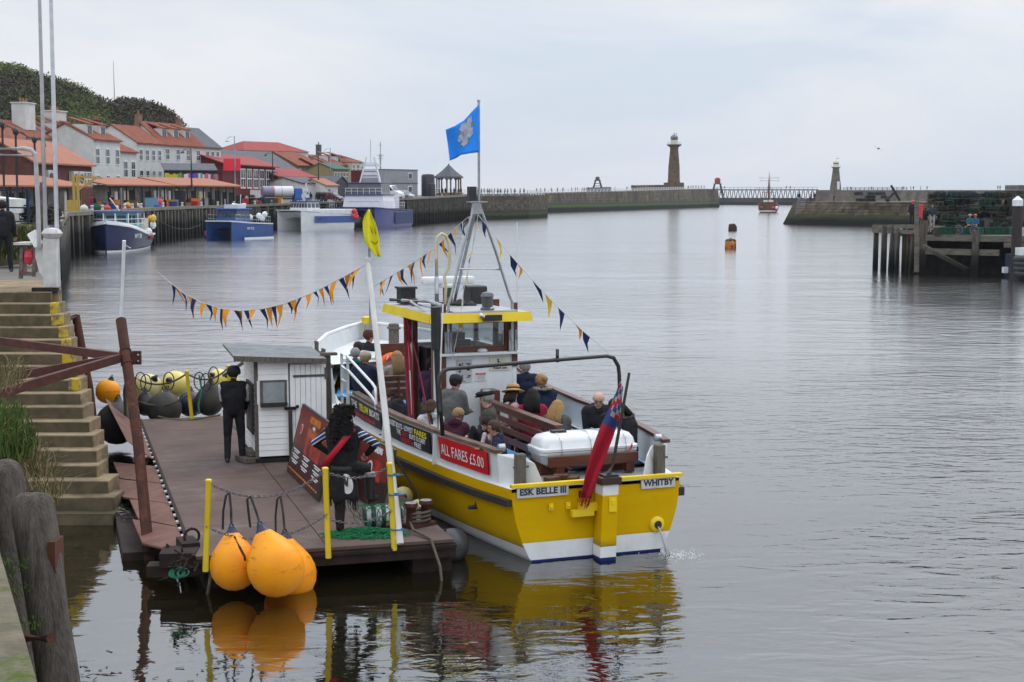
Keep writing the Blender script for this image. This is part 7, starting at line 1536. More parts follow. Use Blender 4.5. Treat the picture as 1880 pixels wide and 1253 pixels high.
    dg=bpy.context.evaluated_depsgraph_get(); me=bpy.data.meshes.new_from_object(tmp.evaluated_get(dg)); old=tmp.data; bpy.data.objects.remove(tmp); bpy.data.meshes.remove(old)
    n=len(me.polygons); c=np.empty(n*3); me.polygons.foreach_get('center',c); c=c.reshape(-1,3); best=np.full(n,1e9); mi=np.zeros(n,int)
    for a,q,r1,r2,m in prims:
        a=np.array(a);q=np.array(q); d=q-a; L2=max(1e-8,d@d); tt=np.clip((c-a)@d/L2,0,1); ds=np.linalg.norm(c-(a+tt[:,None]*d),axis=1)-(r1+(r2-r1)*tt); u=ds<best; best[u]=ds[u]; mi[u]=m
    me.materials.clear()
    for m in (skin,top,bot,shoes,sleeves or top): me.materials.append(m)
    me.polygons.foreach_set('material_index',mi.tolist()); me.polygons.foreach_set('use_smooth',[True]*n)
    # hands: palm, four unequal curled fingers, thumb from the side of the palm; merged into the body mesh
    b=MB()
    for wr,d,sg,side in hands:
        w=side; w=(w-d*w.dot(d)).normalized() if abs(w.dot(d))<.95 else Vector((0,0,1)); nrm=d.cross(w)*sg; nrm.normalize(); inn=-nrm if nrm.z>0 else nrm
        inn=(inn-w*inn.dot(w)).normalized(); w2=d.cross(inn).normalized()
        capsule(b,wr*s,(wr+d*.035)*s,.026*s,.03*s,8)
        for i in range(4): 
            base=wr+d*.055+w2*((i-1.5)*.019); capsule(b,(wr+d*.02+w2*((i-1.5)*.015))*s,base*s,.014*s,.012*s,7); ln=(.028,.033,.031,.024)[i]; m1=base+d*ln+inn*.008; m2=m1+(d*.6+inn*.7)*ln*.8; m3=m2+(d*.1+inn)*ln*.5; b.tube([base*s,m1*s,m2*s,m3*s],[.0095*s,.009*s,.0085*s,.006*s],7)
        th0=wr+d*.02+w2*.024*(1 if sg<0 else -1); th1=th0+d*.025+w2*.018*(1 if sg<0 else -1)+inn*.012; th2=th1+d*.026+inn*.012; b.tube([th0*s,th1*s,th2*s],[.013*s,.011*s,.008*s],7)
    bm=bmesh.new(); bm.from_mesh(me); off=len(bm.verts); nv=[bm.verts.new(v) for v in b.v]
    for f in b.f:
        try: ff=bm.faces.new([nv[i] for i in f]); ff.smooth=True; ff.material_index=0
        except ValueError: pass
    bm.to_mesh(me); bm.free(); me.name='body'
    o=bpy.data.objects.new('body',me); col.objects.link(o); o.parent=t
    Mh=Matrix.Identity(4)
    for i in range(3): Mh[i][0]=hr[i]*s*hk; Mh[i][1]=hf[i]*s*hk; Mh[i][2]=hu[i]*s*hk; Mh[i][3]=H_[i]*s
    def hd(b,name,m,smooth=True):
        b.v=[Mh@v for v in b.v]; return b.build(name,m,t,smooth=smooth)
    if face:
        b=MB()
        for sg in (-1,1): b.ball((sg*.034,.088,.005),(.013,.008,.008),8); b.beam((sg*.018,.1,.028),(sg*.05,.088,.027),.008,.006)
        hd(b,'eyes',EYE); b=MB(); b.ball((0,.094,-.062),(.024,.008,.007),8); hd(b,'mouth',LIP)
    kind,hm_=hair
    if kind!='bald':
        def shell(rad,front,low,back,name='hair',m=hm_,rough=.006,cx=1.):
            b=MB(); n1,n2=22,16; vs=[]; keep={}
            for j in range(n2+1):
                th=PI*j/n2
                for i in range(n1):
                    ph=2*PI*i/n1; v=Vector((math.sin(th)*math.cos(ph)*rad*cx,math.sin(th)*math.sin(ph)*rad*1.04,math.cos(th)*rad*1.02+.02)); v+=v.normalized()*noise.noise(v*38+Vector((loc[0],0,0)))*rough; vs.append(v)
            fs=[]
            for j in range(n2):
                for i in range(n1):
                    q=[j*n1+i,j*n1+(i+1)%n1,(j+1)*n1+(i+1)%n1,(j+1)*n1+i]; c=sum((vs[k] for k in q),Vector())/4
                    if c.y>front and c.z<.055: continue
                    if c.z<(low if c.y>-.02 else back): continue
                    fs.append(q)
            b.add(vs,fs); o=hd(b,name,m); sm=o.modifiers.new('s','SOLIDIFY'); sm.thickness=.012*s; sm.offset=-.6; return o
        if kind=='curly': shell(.125,.05,-.06,-.12,rough=.03)
        elif kind in('short','cap','flatcap','beanie','straw','bun','long','pony','curly','braid','balding'): shell(.106,.045,-.03,-.075)
        if kind in ('long','straw','curly','braid','pony'):
            b=MB(); ln={'long':.3,'straw':.16,'curly':.34,'braid':.06,'pony':.1}[kind]; wd={'curly':.15,'long':.105}.get(kind,.09)
            rows_=[]
            for j in range(9):
                f=j/8; z=.0-ln*f; y=-.05-.045*math.sin(min(1,f*1.6)*PI/2)-.02*f; k_=wd*(1.0+(.35 if kind=='curly' else .1)*f)*(1-.45*max(0,f-.7)/.3); rows_.append([Vector((k_*math.cos(a)*(1+.07*math.sin(a*9+f*2)),y+.06*math.sin(a)*(1+.2*math.sin(a*7+f*3)),z))+Vector((noise.noise(Vector((a*2,f*5,loc[0])))*.014,noise.noise(Vector((a*3,f*6,3)))*.014,0)) for a in [2*PI*i/36 for i in range(36)]])
            b.loft(rows_,True,True)
            if kind=='braid': b.tube([(0,-.1,-.06),(.04,-.12,-.14),(.06,-.1,-.24),(.07,-.08,-.34)],[.035,.032,.028,.012],8)
            if kind in ('long','straw','braid'):
                for i in range(90):
                    a=rnd(PI*.95,PI*2.05); q=[Vector((.108*math.cos(a)*.6,.108*math.sin(a)*.6,.085)),Vector((.112*math.cos(a),.112*math.sin(a)-.0,.02))]+[Vector(((wd+.012)*math.cos(a)*(1+.12*f)+.012*math.sin(f*6+i),-.06-.045*math.sin(min(1,f*1.6)*PI/2)-.02*f+.062*math.sin(a),-ln*f*rnd(.9,1.05)-.02)) for f in (.25,.6,1.)]
                    b.tube(q,[.006,.01,.011,.009,.004],4)
            hd(b,'hair_back',hm_)
        if kind=='curly':
            b=MB()
            for i in range(420):
                a=rnd(-.3,PI+.3); f=random.random(); p=Vector((math.cos(a)*(.135+.1*f*(1-max(0,f-.6))),-.04-abs(math.sin(a))*.11-.03*f,.13-.48*f)) if True else None
                if f<.2: p=Vector((math.cos(a)*.125,-math.sin(a)*.125+.02,.15-.35*f))
                l=rnd(.06,.13); rr_=rnd(.012,.022); pts=[p+Vector((rr_*1.3*math.cos(k*1.3),rr_*1.3*math.sin(k*1.3),-l*k/6)) for k in range(7)]; b.tube(pts,.009,4)
            hd(b,'curls',hm_)
        if kind=='bun': b=MB(); b.ball((0,-.12,.03),(.055,.05,.05),10); hd(b,'bun',hm_)
    if hat:
        hk,hmat=hat; b=MB()
        if hk=='beanie': b.lathe([(.114,-.0),(.118,.045),(.11,.085),(.08,.12),(.04,.135),(.005,.138)],(0,-.005,.0),18); b.lathe([(.116,-.01),(.122,0),(.122,.03),(.116,.04)],(0,-.005,0),18)
        if hk=='cap': b.lathe([(.112,.02),(.114,.06),(.1,.105),(.06,.13),(.005,.138)],(0,-.002,0),18); b.prism([(-.07,.08,.028),(-.055,.15,.03),(0,.175,.034),(.055,.15,.03),(.07,.08,.028)],(0,0,.01))
        if hk=='flatcap': b.ball((0,.015,.075),(.122,.145,.042),16); b.prism([(-.08,.1,.04),(-.05,.165,.035),(.05,.165,.035),(.08,.1,.04)],(0,0,.012))
        if hk=='straw': b.lathe([(.2,.005),(.2,.012),(.15,.03),(.115,.045),(.112,.05)],(0,0,.02),26); b.lathe([(.113,.05),(.115,.08),(.105,.12),(.07,.145),(.01,.15)],(0,0,.02),22)
        ho=hd(b,'hat',hmat)
        if hk=='straw': b=MB(); b.lathe([(.1165,.05),(.1185,.055),(.118,.075),(.116,.08)],(0,0,.02),22); b.v=[Mh@v for v in b.v]; b.build('hat_band',BLK,t)
    if hood:
        b=MB(); c=(S+up*.03-fw*.07)*s; 
        rg=[]
        for i in range(7):
            a=i/6; rg.append([c+(rt*(.13*math.cos(q))+fw*(.075*math.sin(q)+.03))*s*(1.05-.35*a*a)+up*(.09*a-.03)*s-fw*(.03*a)*s for q in [2*PI*k/16 for k in range(16)]])
        b.loft(rg,True,True); b.build('hood',hood[0],t,smooth=True)
        if len(hood)>1:
            b=MB(); 
            for k in range(130):
                q=rnd(0,2*PI); p=c+(rt*(.14*math.cos(q))+fw*(.09*math.sin(q)+.02))*s+up*.05*s; d=(p-c).normalized()*.03+Vector((rnd(-.02,.02),rnd(-.02,.02),rnd(-.01,.03))); b.tube([p-d*.4,p+d],[.014,.004],5)
            b.build('fur_trim',hood[1],t)
    return t
SITF=lambda z=0:(Vector((-.11,.42,.08+z)),Vector((.11,.42,.08+z)))
def sit(label,x,y,seat,yaw,s=1.,**k):   # x,y in the boat frame; seat height; yaw relative to boat
    s*=1.04; seat+=.04
    hz=k.pop('hz',.1); fl=(.61-seat)/s; k.setdefault('LF',Vector((-.12,.40,fl+.09))); k.setdefault('RF',Vector((.12,.40,fl+.09)))
    LHd,RHd=k.pop('LH',Vector((-.1,.32,hz+.1))),k.pop('RH',Vector((.1,.32,hz+.1)))
    return person(label,bw(x,y,seat),BROT+yaw,s=s,hz=hz,LH=LHd,RH=RHd,vox=.016,**k)
D_=math.pi
# bow group
sit('man in brown beanie and black jacket seated right in the bow looking right',-.35,11.7,1.5,-.9,top=CB_,hat=('beanie',mat('beanie_brown',(.08,.03,.02),.9)),hair=('short',HBRN),head=(-.5,0,0),bulk=1.1)
sit('brown haired passenger with an orange collar behind the boarding rail',-.72,11.2,1.35,-.4,top=CB_,hair=('short',HDKB),hood=(COR,),s=.95)
sit('grey haired passenger in a teal scarf beside the boarding rail',-.95,10.6,1.3,-.5,top=CB_,hair=('short',HGRY),hood=(fab('teal',(.02,.13,.15)),),s=.93)
sit('broad passenger in dark navy coat and tan cap just behind the boarding rail',-1.15,9.3,1.28,-.7,top=CN,hat=('cap',CBE),hair=('short',HBLN),bulk=1.25,lean=(.2,0))
sit('woman with long blond hair and beige coat on the forward bench, back turned',-.35,9.45,1.25,.05,top=CBE,hair=('long',HBLN),head=(.1,0,0),bulk=1.05)
sit('passenger in black puffer jacket hunched over the port rail under the red ropes',-1.45,5.2,1.14,.9,top=CB_,hair=('short',HBRN),lean=(.5,0),head=(.3,.3,0),bulk=1.3,LH=Vector((-.1,.42,.38)),RH=Vector((.12,.42,.38)))
sit('girl with a long braid and white hoodie behind the banner',-1.42,3.85,1.12,-.2,s=.86,top=CW,hair=('braid',HBRN),hood=(CW,),head=(-.6,0,0))
sit('blond boy in maroon hoodie looking down beside the black padded post',-1.38,2.72,1.14,-.5,s=.87,top=CM,hair=('short',HBLN),lean=(.3,0),head=(-.6,.3,0),hood=(CM,))
sit('dark haired boy in black jacket with one arm over the rail',-1.33,2.05,1.14,-2.2,s=.88,top=CB_,hair=('short',HDKB),lean=(.35,-.1),head=(.0,.35,0),LH=Vector((-.2,.3,.52)),RH=Vector((.42,.1,.45)),poleR=Vector((1,0,.4)))
sit('small brown haired girl in pale pink leaning on the rail',-1.35,1.5,1.16,-2.1,s=.76,top=CPP,hair=('pony',HBRN),lean=(.3,-.2),head=(-.1,.4,0),RH=Vector((.45,.1,.5)),poleR=Vector((1,0,.4)))
sit('boy in navy jacket, back to the camera, at the end of the rail',-1.15,1.12,1.14,1.2,s=.86,top=CN,hair=('short',HBRN),hood=(CN,),lean=(.15,0),head=(.2,0,0),LH=Vector((-.3,.35,.45)))
sit('man in black flat cap and glasses and olive jacket facing left',-.95,2.2,1.3,1.15,s=1.04,top=CO,hat=('flatcap',mat('flatcap_black',(.012,.012,.013),.9)),hair=('short',HGRY),skin=SKIN2,head=(.1,.12,0),bulk=1.18,LH=Vector((-.15,.3,.15)))
person('man in grey fleece and dark cap standing by the wheelhouse',bw(-.9,4.25,.61),BROT-1.0,top=CG,bot=CKH,hat=('cap',mat('cap_charcoal',(.03,.03,.034),.8)),hair=('short',HDKB),skin=SKIN,hz=.92,s=1.0,bulk=1.28,head=(-.3,.1,0),LH=Vector((-.12,.36,1.08)),RH=Vector((.12,.36,1.08)),lean=(.1,0))
person('skipper in purple jumper and jeans standing in the wheelhouse doorway',bw(-.42,6.9,.61),BROT-.9,top=CPU,bot=CJ,hair=('short',HDKB),bulk=1.1)
person('man in long navy jacket standing on the starboard side, back to the camera',bw(1.22,6.05,.61),BROT-.1,top=CN,bot=CKH,hair=('balding',HGRY),hz=.94,coat=.18,bulk=1.25,head=(.2,.3,0),LH=Vector((-.25,.25,.95)),RH=Vector((.25,.25,.95)),s=.98)
sit('woman in tan straw hat with black band and pale pink top',.42,4.4,1.14,1.3,top=CP,hat=('straw',mat('straw_tan',(.45,.28,.12),.8,(.38,.22,.09),30)),hair=('straw',HDKB),head=(-2.2,.35,0),s=.95,lean=(.2,0))
sit('woman with long straight black hair and crimson jacket beside the straw hat woman',.42,3.7,1.14,-.2,top=CR,hair=('long',HBLK),lean=(.15,0),head=(-.3,.2,0),s=.97,bulk=1.1)
sit('woman with hair in a bun in navy parka with pale fur hood, back turned',1.25,5.3,1.16,.0,top=CN,hair=('bun',HGIN),hood=(CN,mat('fur_cream',(.55,.46,.33),.9)),bulk=1.2,coat=.1,head=(.2,.2,0))
sit('girl with long honey blond hair in grey green coat left of the life raft',.42,2.65,1.14,-.5,top=CGG,hair=('long',HGIN),s=.9,lean=(.1,0),bulk=1.15,head=(-.3,.2,0))
bald=sit('bald man in black jacket over grey jumper looking down, right of the stern',1.32,2.95,1.16,D_-.2,top=CB_,hair=('bald',HGRY),skin=SKIN2,head=(-.2,.35,0),bulk=1.3,lean=(.12,0),hood=(CB_,),LH=Vector((-.15,.3,.1)),RH=Vector((.15,.3,.1)))
b=MB(); b.ball((0,.135,.33),(.08,.045,.19),12); b.build('jumper_front',CLG,bald,smooth=True)
sit('passenger in black beside the bald man, half hidden behind the red ensign',1.36,2.35,1.16,D_-.6,top=CB_,hair=('short',HDKB),s=.92,head=(.3,.3,0))
sit('dark haired woman in black coat with fur hood resting her chin on her hand',1.22,1.5,1.22,D_-1.1,top=CB_,hair=('long',HBLK),skin=SKIN,s=.94,lean=(.25,0),head=(-.2,.1,0),hood=(CB_,mat('fur_grey',(.2,.17,.14),.9)),RH=Vector((.05,.25,.45)),bulk=1.1)
# hut man
hm_o=person('man in black beanie and black gilet over a white shirt standing at the ticket hut',Vector((-5.22,28.05,.5)),PROT-.15,top=fab('gilet',(.012,.012,.014),None,.02),sleeves=CW,bot=CB_,hat=('beanie',CB_),hair=('short',HDKB),hz=.95,s=1.02,bulk=1.12,head=(-.25,.15,0),LH=Vector((-.16,.32,.93)),RH=Vector((.2,.3,.95)),poleL=Vector((-1,-.5,-.2)),poleR=Vector((1,-.5,-.2)),vox=.014,lean=(.05,0),LF=Vector((-.13,.02,.08)),RF=Vector((.14,.08,.08)))
person('man in black jacket and trousers standing at the left edge on the landing',G(8,500,3.6),.3,top=CB_,bot=CB_,hair=('short',HDKB),hz=.95,bulk=1.15,LF=Vector((-.2,0,.08)),RF=Vector((.16,.05,.08)))
# pirate figure
STRP=mat('striped_sleeve',(.5,.5,.5),.8); 
def stripes(m,c1,c2,c3,sc,ax=(0,0,1)):
    nt=m.node_tree; p=nt.nodes['Principled BSDF']; t=nt.nodes.new('ShaderNodeTexCoord'); mp=nt.nodes.new('ShaderNodeMapping'); w=nt.nodes.new('ShaderNodeTexWave'); w.inputs['Scale'].default_value=sc; w.inputs['Distortion'].default_value=.6; w.bands_direction='Z'; mp.inputs['Rotation'].default_value=(.2,.5,0)
    nt.links.new(t.outputs['Object'],mp.inputs[0]); nt.links.new(mp.outputs[0],w.inputs[0]); r=nt.nodes.new('ShaderNodeValToRGB'); r.color_ramp.interpolation='CONSTANT'; r.color_ramp.elements[0].color=tuple(c1)+(1,); e=r.color_ramp.elements.new(.4); e.color=tuple(c2)+(1,); r.color_ramp.elements[-1].position=.8; r.color_ramp.elements[-1].color=tuple(c3)+(1,); nt.links.new(w.outputs[0],r.inputs[0]); nt.links.new(r.outputs[0],p.inputs['Base Color'])
stripes(STRP,(.02,.02,.03),(.55,.55,.55),(.02,.05,.2),2.6)
PFT=Vector((-2.5,22.05,.5)); PYAW=-.25
VES=fab('leather_black',(.014,.014,.015)); 
pf=person('life sized pirate figure with long black curls, striped sleeves and red sash',PFT,PYAW,top=VES,sleeves=STRP,bot=VES,skin=SKIN,hair=('curly',HBLK),hz=1.0,s=1.04,bulk=1.12,head=(-.35,-.05,0),LH=Vector((-.25,.12,1.13)),RH=Vector((.3,.16,1.13)),poleL=Vector((-1,-.05,.0)),poleR=Vector((1,-.05,0)),LF=Vector((-.06,.0,.08)),RF=Vector((.28,.42,.47)),cat='figure',group=None,vox=.014,shoes=VES,lean=(.05,.0),wf=1.28); pf.name='pirate_figure'; TM['pirate_figure']=TM.get('pirate_figure',Matrix.Translation(PFT)@Matrix.Rotation(PYAW,4,'Z'))
b=MB(); R_=[]
for a,z,y in ((-.25,1.0,-.17),(-.13,1.16,-.215),(.02,1.33,-.215),(.13,1.48,-.17),(.19,1.59,-.06),(.17,1.6,.03)): R_.append([Vector((a-.04,y-.01,z+.02)),Vector((a+.035,y-.01,z-.02)),Vector((a+.035,y+.015,z-.02)),Vector((a-.035,y+.015,z+.02))])
b.loft(R_,True,True); b.build('red_sash',mat('sash_red',(.42,.012,.03),.6,(.3,.01,.022),8),pf,smooth=True)
b=MB(); R_=[]
for i in range(8):
    f=i/7; R_.append([Vector(((.17+.07*f)*math.cos(q),-.02-.02*f+(.15+.05*f)*math.sin(q),1.02-.48*f+(.03*math.sin(q*5) if f>.8 else 0))) for q in [2*PI*k/24 for k in range(17,32)]])
R_=[]
for i in range(8):
    f=i/7; R_.append([Vector(((.175+.06*f+.012*math.sin(q*7))*math.cos(q),-.01-.02*f+(.15+.06*f+.012*math.sin(q*7))*math.sin(q),1.04-.52*f+(.04*math.sin(q*5) if f>.9 else 0))) for q in [PI*.95+1.1*PI*k/22 for k in range(23)]])
b.loft(R_); o=b.build('coat_skirt',VES,pf,smooth=True); sm=o.modifiers.new('s','SOLIDIFY'); sm.thickness=.012
b=MB()
for i in range(60): q=rnd(PI,2*PI); p=Vector((.23*math.cos(q),-.03+.2*math.sin(q),.56)); b.tube([p,p+Vector((rnd(-.03,.03),rnd(-.03,.03),-rnd(.06,.2)))],[.008,.003],4)
b.build('ragged_hem',VES,pf)
b=MB(); b.lathe([(.185,.97),(.19,1.0),(.185,1.03)],(0,-.005,0),22); b.ball((-.05,-.185,1.0),.015,6); b.ball((.06,-.185,1.0),.015,6); b.build('belt',BLK,pf)
for nm,x,y,z0,z1 in (('boot',-.06,.01,.02,.5),('boot',.27,.40,.42,.78)): b=MB(); b.lathe([(.062,z0+.04),(.06,z0+.12),(.075,lerp(z0,z1,.6)),(.088,z1),(.07,z1+.005)],(x,y,0),16); b.build(nm,mat('boot_leather',(.02,.018,.018),.4),pf,smooth=50)
b=MB(); b.lathe([(.09,0),(.092,.02),(.088,.06),(.08,.062)],(.27,.40,.80),14); b.build('pale_boot_cuff',CLG,pf)
b=MB(); M_=frame((.12,-.165,.78),(1,-.1,0),(0,.1,1)); M_=M_@Matrix.Rotation(.3,4,'Z'); b.v=[]; b.add([M_@Vector((.10*math.cos(a),.15*math.sin(a),.004+zz)) for zz in (0,.008) for a in [2*PI*k/24 for k in range(24)]],[tuple(range(24))[::-1],tuple(range(24,48))]+[(i,(i+1)%24,24+(i+1)%24,24+i) for i in range(24)]); pl=b.build('oval_plaque',CW,pf)
b=MB(); b.add([M_@Vector((x,y,.016)) for x,y in ((-.03,.12),(.0,.13),(.01,.03),(.03,.09),(.045,.06),(.01,-.05),(-.02,-.02),(-.045,.02),(-.03,.05))],[tuple(range(9))]); b.build('plaque_mark',BLK,pl,fixn=False)
# keg and net
kp=PFT+Vector((.55,.45,.17)); t=thing('keg','black and white striped keg lying under a green net at the pirate figure\'s boot','keg',kp,.25)
M_=Matrix.Rotation(PI/2,4,'Y'); KB=mat('keg_black',(.03,.03,.032),.5); KW=mat('keg_white',(.5,.52,.54),.4)
xs=[-.3,-.27,-.2,-.13,-.05,.02,.1,.17,.24,.27,.3]; rs=[.12,.145,.158,.165,.17,.17,.17,.165,.158,.145,.12]; b=MB()
for i in range(10): b.lathe([(rs[i],xs[i]),(rs[i+1],xs[i+1])],(0,0,0),22,M_,mi=i%2)
b.build('keg_body',[KB,KW],t,smooth=50)
GN=mat('green_net',(.01,.13,.05),.8,(.015,.19,.07),30); b=MB()
for k in range(8):
    for dr in (1,-1):
        pts=[]
        for i in range(14): a=lerp(-.5,PI+.5,i/13); x=-.32+.09*k+dr*.16*math.sin(i*.45); pts.append(Vector((x,.18*math.cos(a),.18*math.sin(a))))
        b.tube(pts,.006,4)
b.build('net_cover',GN,t)
b=MB()
for i in range(620):
    a=rnd(0,6.28); r=random.random()**.6; c=Vector((-2.18+.62*r*math.cos(a),21.95+.34*r*math.sin(a),.505+.11*(1-r)*random.random())); a2=rnd(0,PI); d=Vector((math.cos(a2),math.sin(a2),rnd(-.1,.1)))*rnd(.05,.12); b.tube([c-d,c+Vector((0,0,rnd(.0,.03))),c+d],.005,4)
solo(b,'fishing_net',GN,'heap of bright green fishing net on the deck under the pirate figure','net',base=Vector((-2.18,21.95,.5)))
b=MB(); b.tube([PFT+Vector((.3,.5,.9)),PFT+Vector((.36,.45,0))],.012,6); solo(b,'thin_cane',DARK,'thin dark cane standing beside the pirate figure\'s raised leg','cane')
# ---- small distant people: a few bodies, copied with their own clothes
def tiny(name_,top,bot,walk=0,hatm=None):
    t=person('x',(0,0,0),0,top=top,bot=bot,hair=('short',random.choice([HDKB,HBRN,HGRY])),hz=.93,vox=.045,face=False,LF=Vector((-.1,.15*walk,.08)),RF=Vector((.1,-.15*walk,.08)),bulk=1.15)
    return t
protos=[tiny('a',CB_,CKH,1),tiny('b',CN,CJ,0),tiny('c',CR,CKH,1),tiny('d',CGG,CB_,0),tiny('e',CLG,CJ,1),tiny('f',CBE,CKH,0)]
desc=['in black','in navy and jeans','in crimson','in grey green','in light grey and jeans','in beige']
used=[False]*6
def put(i,p,yaw,label,group,s=1.):
    if not used[i]: o=protos[i]; used[i]=True
    else: o=copy_tree(protos[i])
    o.location=p; o.rotation_euler=(0,0,yaw); o.scale=(s,s,s); tag(o,label%desc[i],'person',group)
for px in (985,992,1000,1012,1023,1033,1049,1056,1060,1068,1072,1076,1080,1086,1090,1112,1120,1128,1150,1160,1229,1237,1243,1262,1267,1271,1276,1281,1286,1291):
    put(random.randrange(6),on_pier(px,rnd(2.2,5)),rnd(0,6),'tiny distant person %s walking on the long stone pier','people on the long stone pier')
for px in (873,877,884,889,895,899,903,908,914,919,927,932,938,945,955,962):
    q=at(px,357,rnd(372,385)); q.z=5.5; put(random.choice([0,0,1,3]),q,rnd(0,6),'tiny distant person %s behind the white railing at the stone quay end','people behind the white railing')
for px in (806,812,818,828,834,842,847): q=at(px,358,rnd(330,340)); q.z=5.4; put(random.choice([0,1,3]),q,rnd(0,6),'distant person %s under the pyramid roofed shelter','people at the shelter')
for px in (563,567,572,583,588,592,597,660,668,612): put(random.choice([0,0,0,1]),onquay(px,rnd(2.5,5)),rnd(0,6),'distant person %s standing on the quay by the small sheds','quayside crowd by the small sheds')
for px,i in ((172,2),(175,0),(208,0),(300,3),(455,5)): put(i,onquay(px,2.5),rnd(0,6),'distant person %s on the quay near column '.replace(' near column ','')+{172:' beside the yellow crane',175:' close behind the crane post',208:' above the navy trawler',300:' by the stall posts',455:' among the pots by the lorry'}[px],None)
for px,D_2 in ((1556,760),(1562,757),(1600,730),(1658,690),(1672,675),(1677,672),(1690,662),(1702,650),(1832,560),(1836,557)):
    q=at(px,349.3,D_2+3); put(random.randrange(6),q,rnd(0,6),'tiny distant person %s on the far right pier','people on the far right pier')
for px,i in ((1467,1),(1489,2),(1495,0)): q=at(px,369.5,296); q.z=4.3; put(i,q,rnd(0,6),'distant person %s standing near the end of the mossy quay',None)
for px in (1331,1446,1453): 
    f=(px-1309)/191; q=A_WALK.lerp(B_WALK,f)+Vector((0,0,.5)); put(0,q,0,'tiny distant person %s on the trestle walkway','people on the trestle walkway')
q=at(1531,369.5,294); q.z=4.3; put(0,q,1.2,'distant person %s sitting by the pots on the mossy quay',None,.8)
# ================================================================ right hand jetty
JT=mat('jetty_timber',(.13,.115,.09),.9,(.05,.045,.038),2.5,bump=.02,stretch=(2.5,2.5,.4)); zband(JT,[(1.2,2.0,(.03,.028,.02)),(.5,1.1,(.01,.01,.009))],.4,.8)
JB=mat('jetty_beam',(.17,.155,.125),.9,(.08,.072,.06),3,bump=.015,stretch=(.5,.5,3))
JZ=2.75; J0=G(1604,495,0); J1=G(1690,503,0); J2=Vector((J1.x+8,J1.y-5,0)); a0=at(1690,431,106); 
t=thing('timber_jetty','dark timber jetty on piles with pale horizontal beams at the right edge','jetty',(J1.x,J1.y,0))
FR0=Vector((J1.x,J1.y,JZ)); FR1=Vector((at(1980,431,100).x,100,JZ)); fd=(FR1-FR0).normalized(); bd=Vector((-fd.y,fd.x,0))
LFp=G(1604,492,0); LFp.z=JZ+.2
b=MB(); b.prism([FR0,FR1,FR1+bd*26,Vector((LFp.x+9,LFp.y+26,JZ)),Vector((FR0.x-.3,FR0.y+6,JZ))],(0,0,-.22)); b.build('deck',mat('jetty_deck',(.15,.14,.12),.9,(.09,.085,.075),1),t,True)
b=MB(); b.prism([FR0+bd*1.6-Vector((0,0,.25))-fd*.3,FR1+bd*1.6-Vector((0,0,.25)),Vector((FR1.x+bd.x*1.6,FR1.y+bd.y*1.6,-1)),Vector((FR0.x+bd.x*1.6-.3,FR0.y+bd.y*1.6,-1))],bd*.4); b.build('dark_backing',DARK,t,True)
b=MB(); b.prism([Vector((LFp.x+1.5,LFp.y+8,JZ-.25)),Vector((FR0.x+1.6,FR0.y+2.2,JZ-.25)),Vector((FR0.x+1.6,FR0.y+2.2,-1)),Vector((LFp.x+4.2,LFp.y+8,-1))],(1,.6,0)) if False else None
for z,h,x0,x1 in ((JZ-.2,.42,0,1),(JZ-1.15,.42,0,.52),(JZ-.62,.34,.55,1)): b=MB(); b.beam(FR0.lerp(FR1,x0)+Vector((0,0,z-JZ))-bd*.2,FR0.lerp(FR1,x1)+Vector((0,0,z-JZ))-bd*.2,h*.8,.3) if False else b.prism([FR0.lerp(FR1,x0)+Vector((0,0,z-JZ-h/2)),FR0.lerp(FR1,x1)+Vector((0,0,z-JZ-h/2)),FR0.lerp(FR1,x1)+Vector((0,0,z-JZ+h/2)),FR0.lerp(FR1,x0)+Vector((0,0,z-JZ+h/2))],-bd*.3); b.build('front_beam',JB,t,True)
b=MB(); b.beam(at(1695,452,105),at(1776,496,103),.4,.25); b.build('diagonal_brace',JT,t,True)
for px,pb,pt_,w_,D in ((1605,486,412,.42,113),(1620,489,414,.46,111),(1636,494,415,.42,110),(1656,496,416,.3,109),(1667,497,416,.48,108.5),(1646,498,425,.28,109),(1680,500,424,.3,107),(1692,503,405,.62,106),(1787,506,424,.5,103.6),(1675,499,428,.5,107.5),(1640,490,424,.35,113),(1660,490,424,.35,113)):
    b=MB(); q=at(px,pb,D); b.beam((q.x+rnd(-.15,.1),q.y,-1),(q.x+.1,q.y,at(px,pt_,D).z),w_*.85,w_*.8,w2=w_*.75); b.build('pile',JT,t,True)
b=MB(); q0,q1=at(1604,414,113),at(1693,414,106); q1.z=q0.z; b.prism([q0,q1,q1+Vector((3.2,3.4,0)),q0+Vector((3.2,3.4,0))],(0,0,-.15)); b.build('walkway_deck',MATS['jetty_deck'],t,True)
for pz in (417,424): b=MB(); b.beam(at(1604,pz,113),at(1690,pz+ (3 if pz>420 else -1),106.3),.25,.3); b.build('side_beam',JB,t,True)
b=MB(); 
for s_ in (0,1): b.beam(at(1644+s_*6,500,109.6),at(1644+s_*6,416,109.6),.1)
for k in range(11): z=lerp(418,495,k/10); b.beam(at(1644,z,109.5),at(1650,z,109.5),.08)
solo(b,'jetty_ladder',STEEL,'steel ladder among the left piles of the timber jetty','ladder')
b=MB(); b.box(at(1633,425,111),(1.0,.1,.35)); b.box(at(1677,431,107.6),(.5,.1,.5)); solo(b,'red_warning_boards',BRED,'faded red boards on the left side of the jetty','board')
b=MB(); b.beam(at(1706,420.5,107),at(1730,420.5,106),.6,.12); solo(b,'pale_plank',mat('new_plank',(.45,.33,.22),.8),'pale new plank on the jetty deck beside the lamp column','plank')
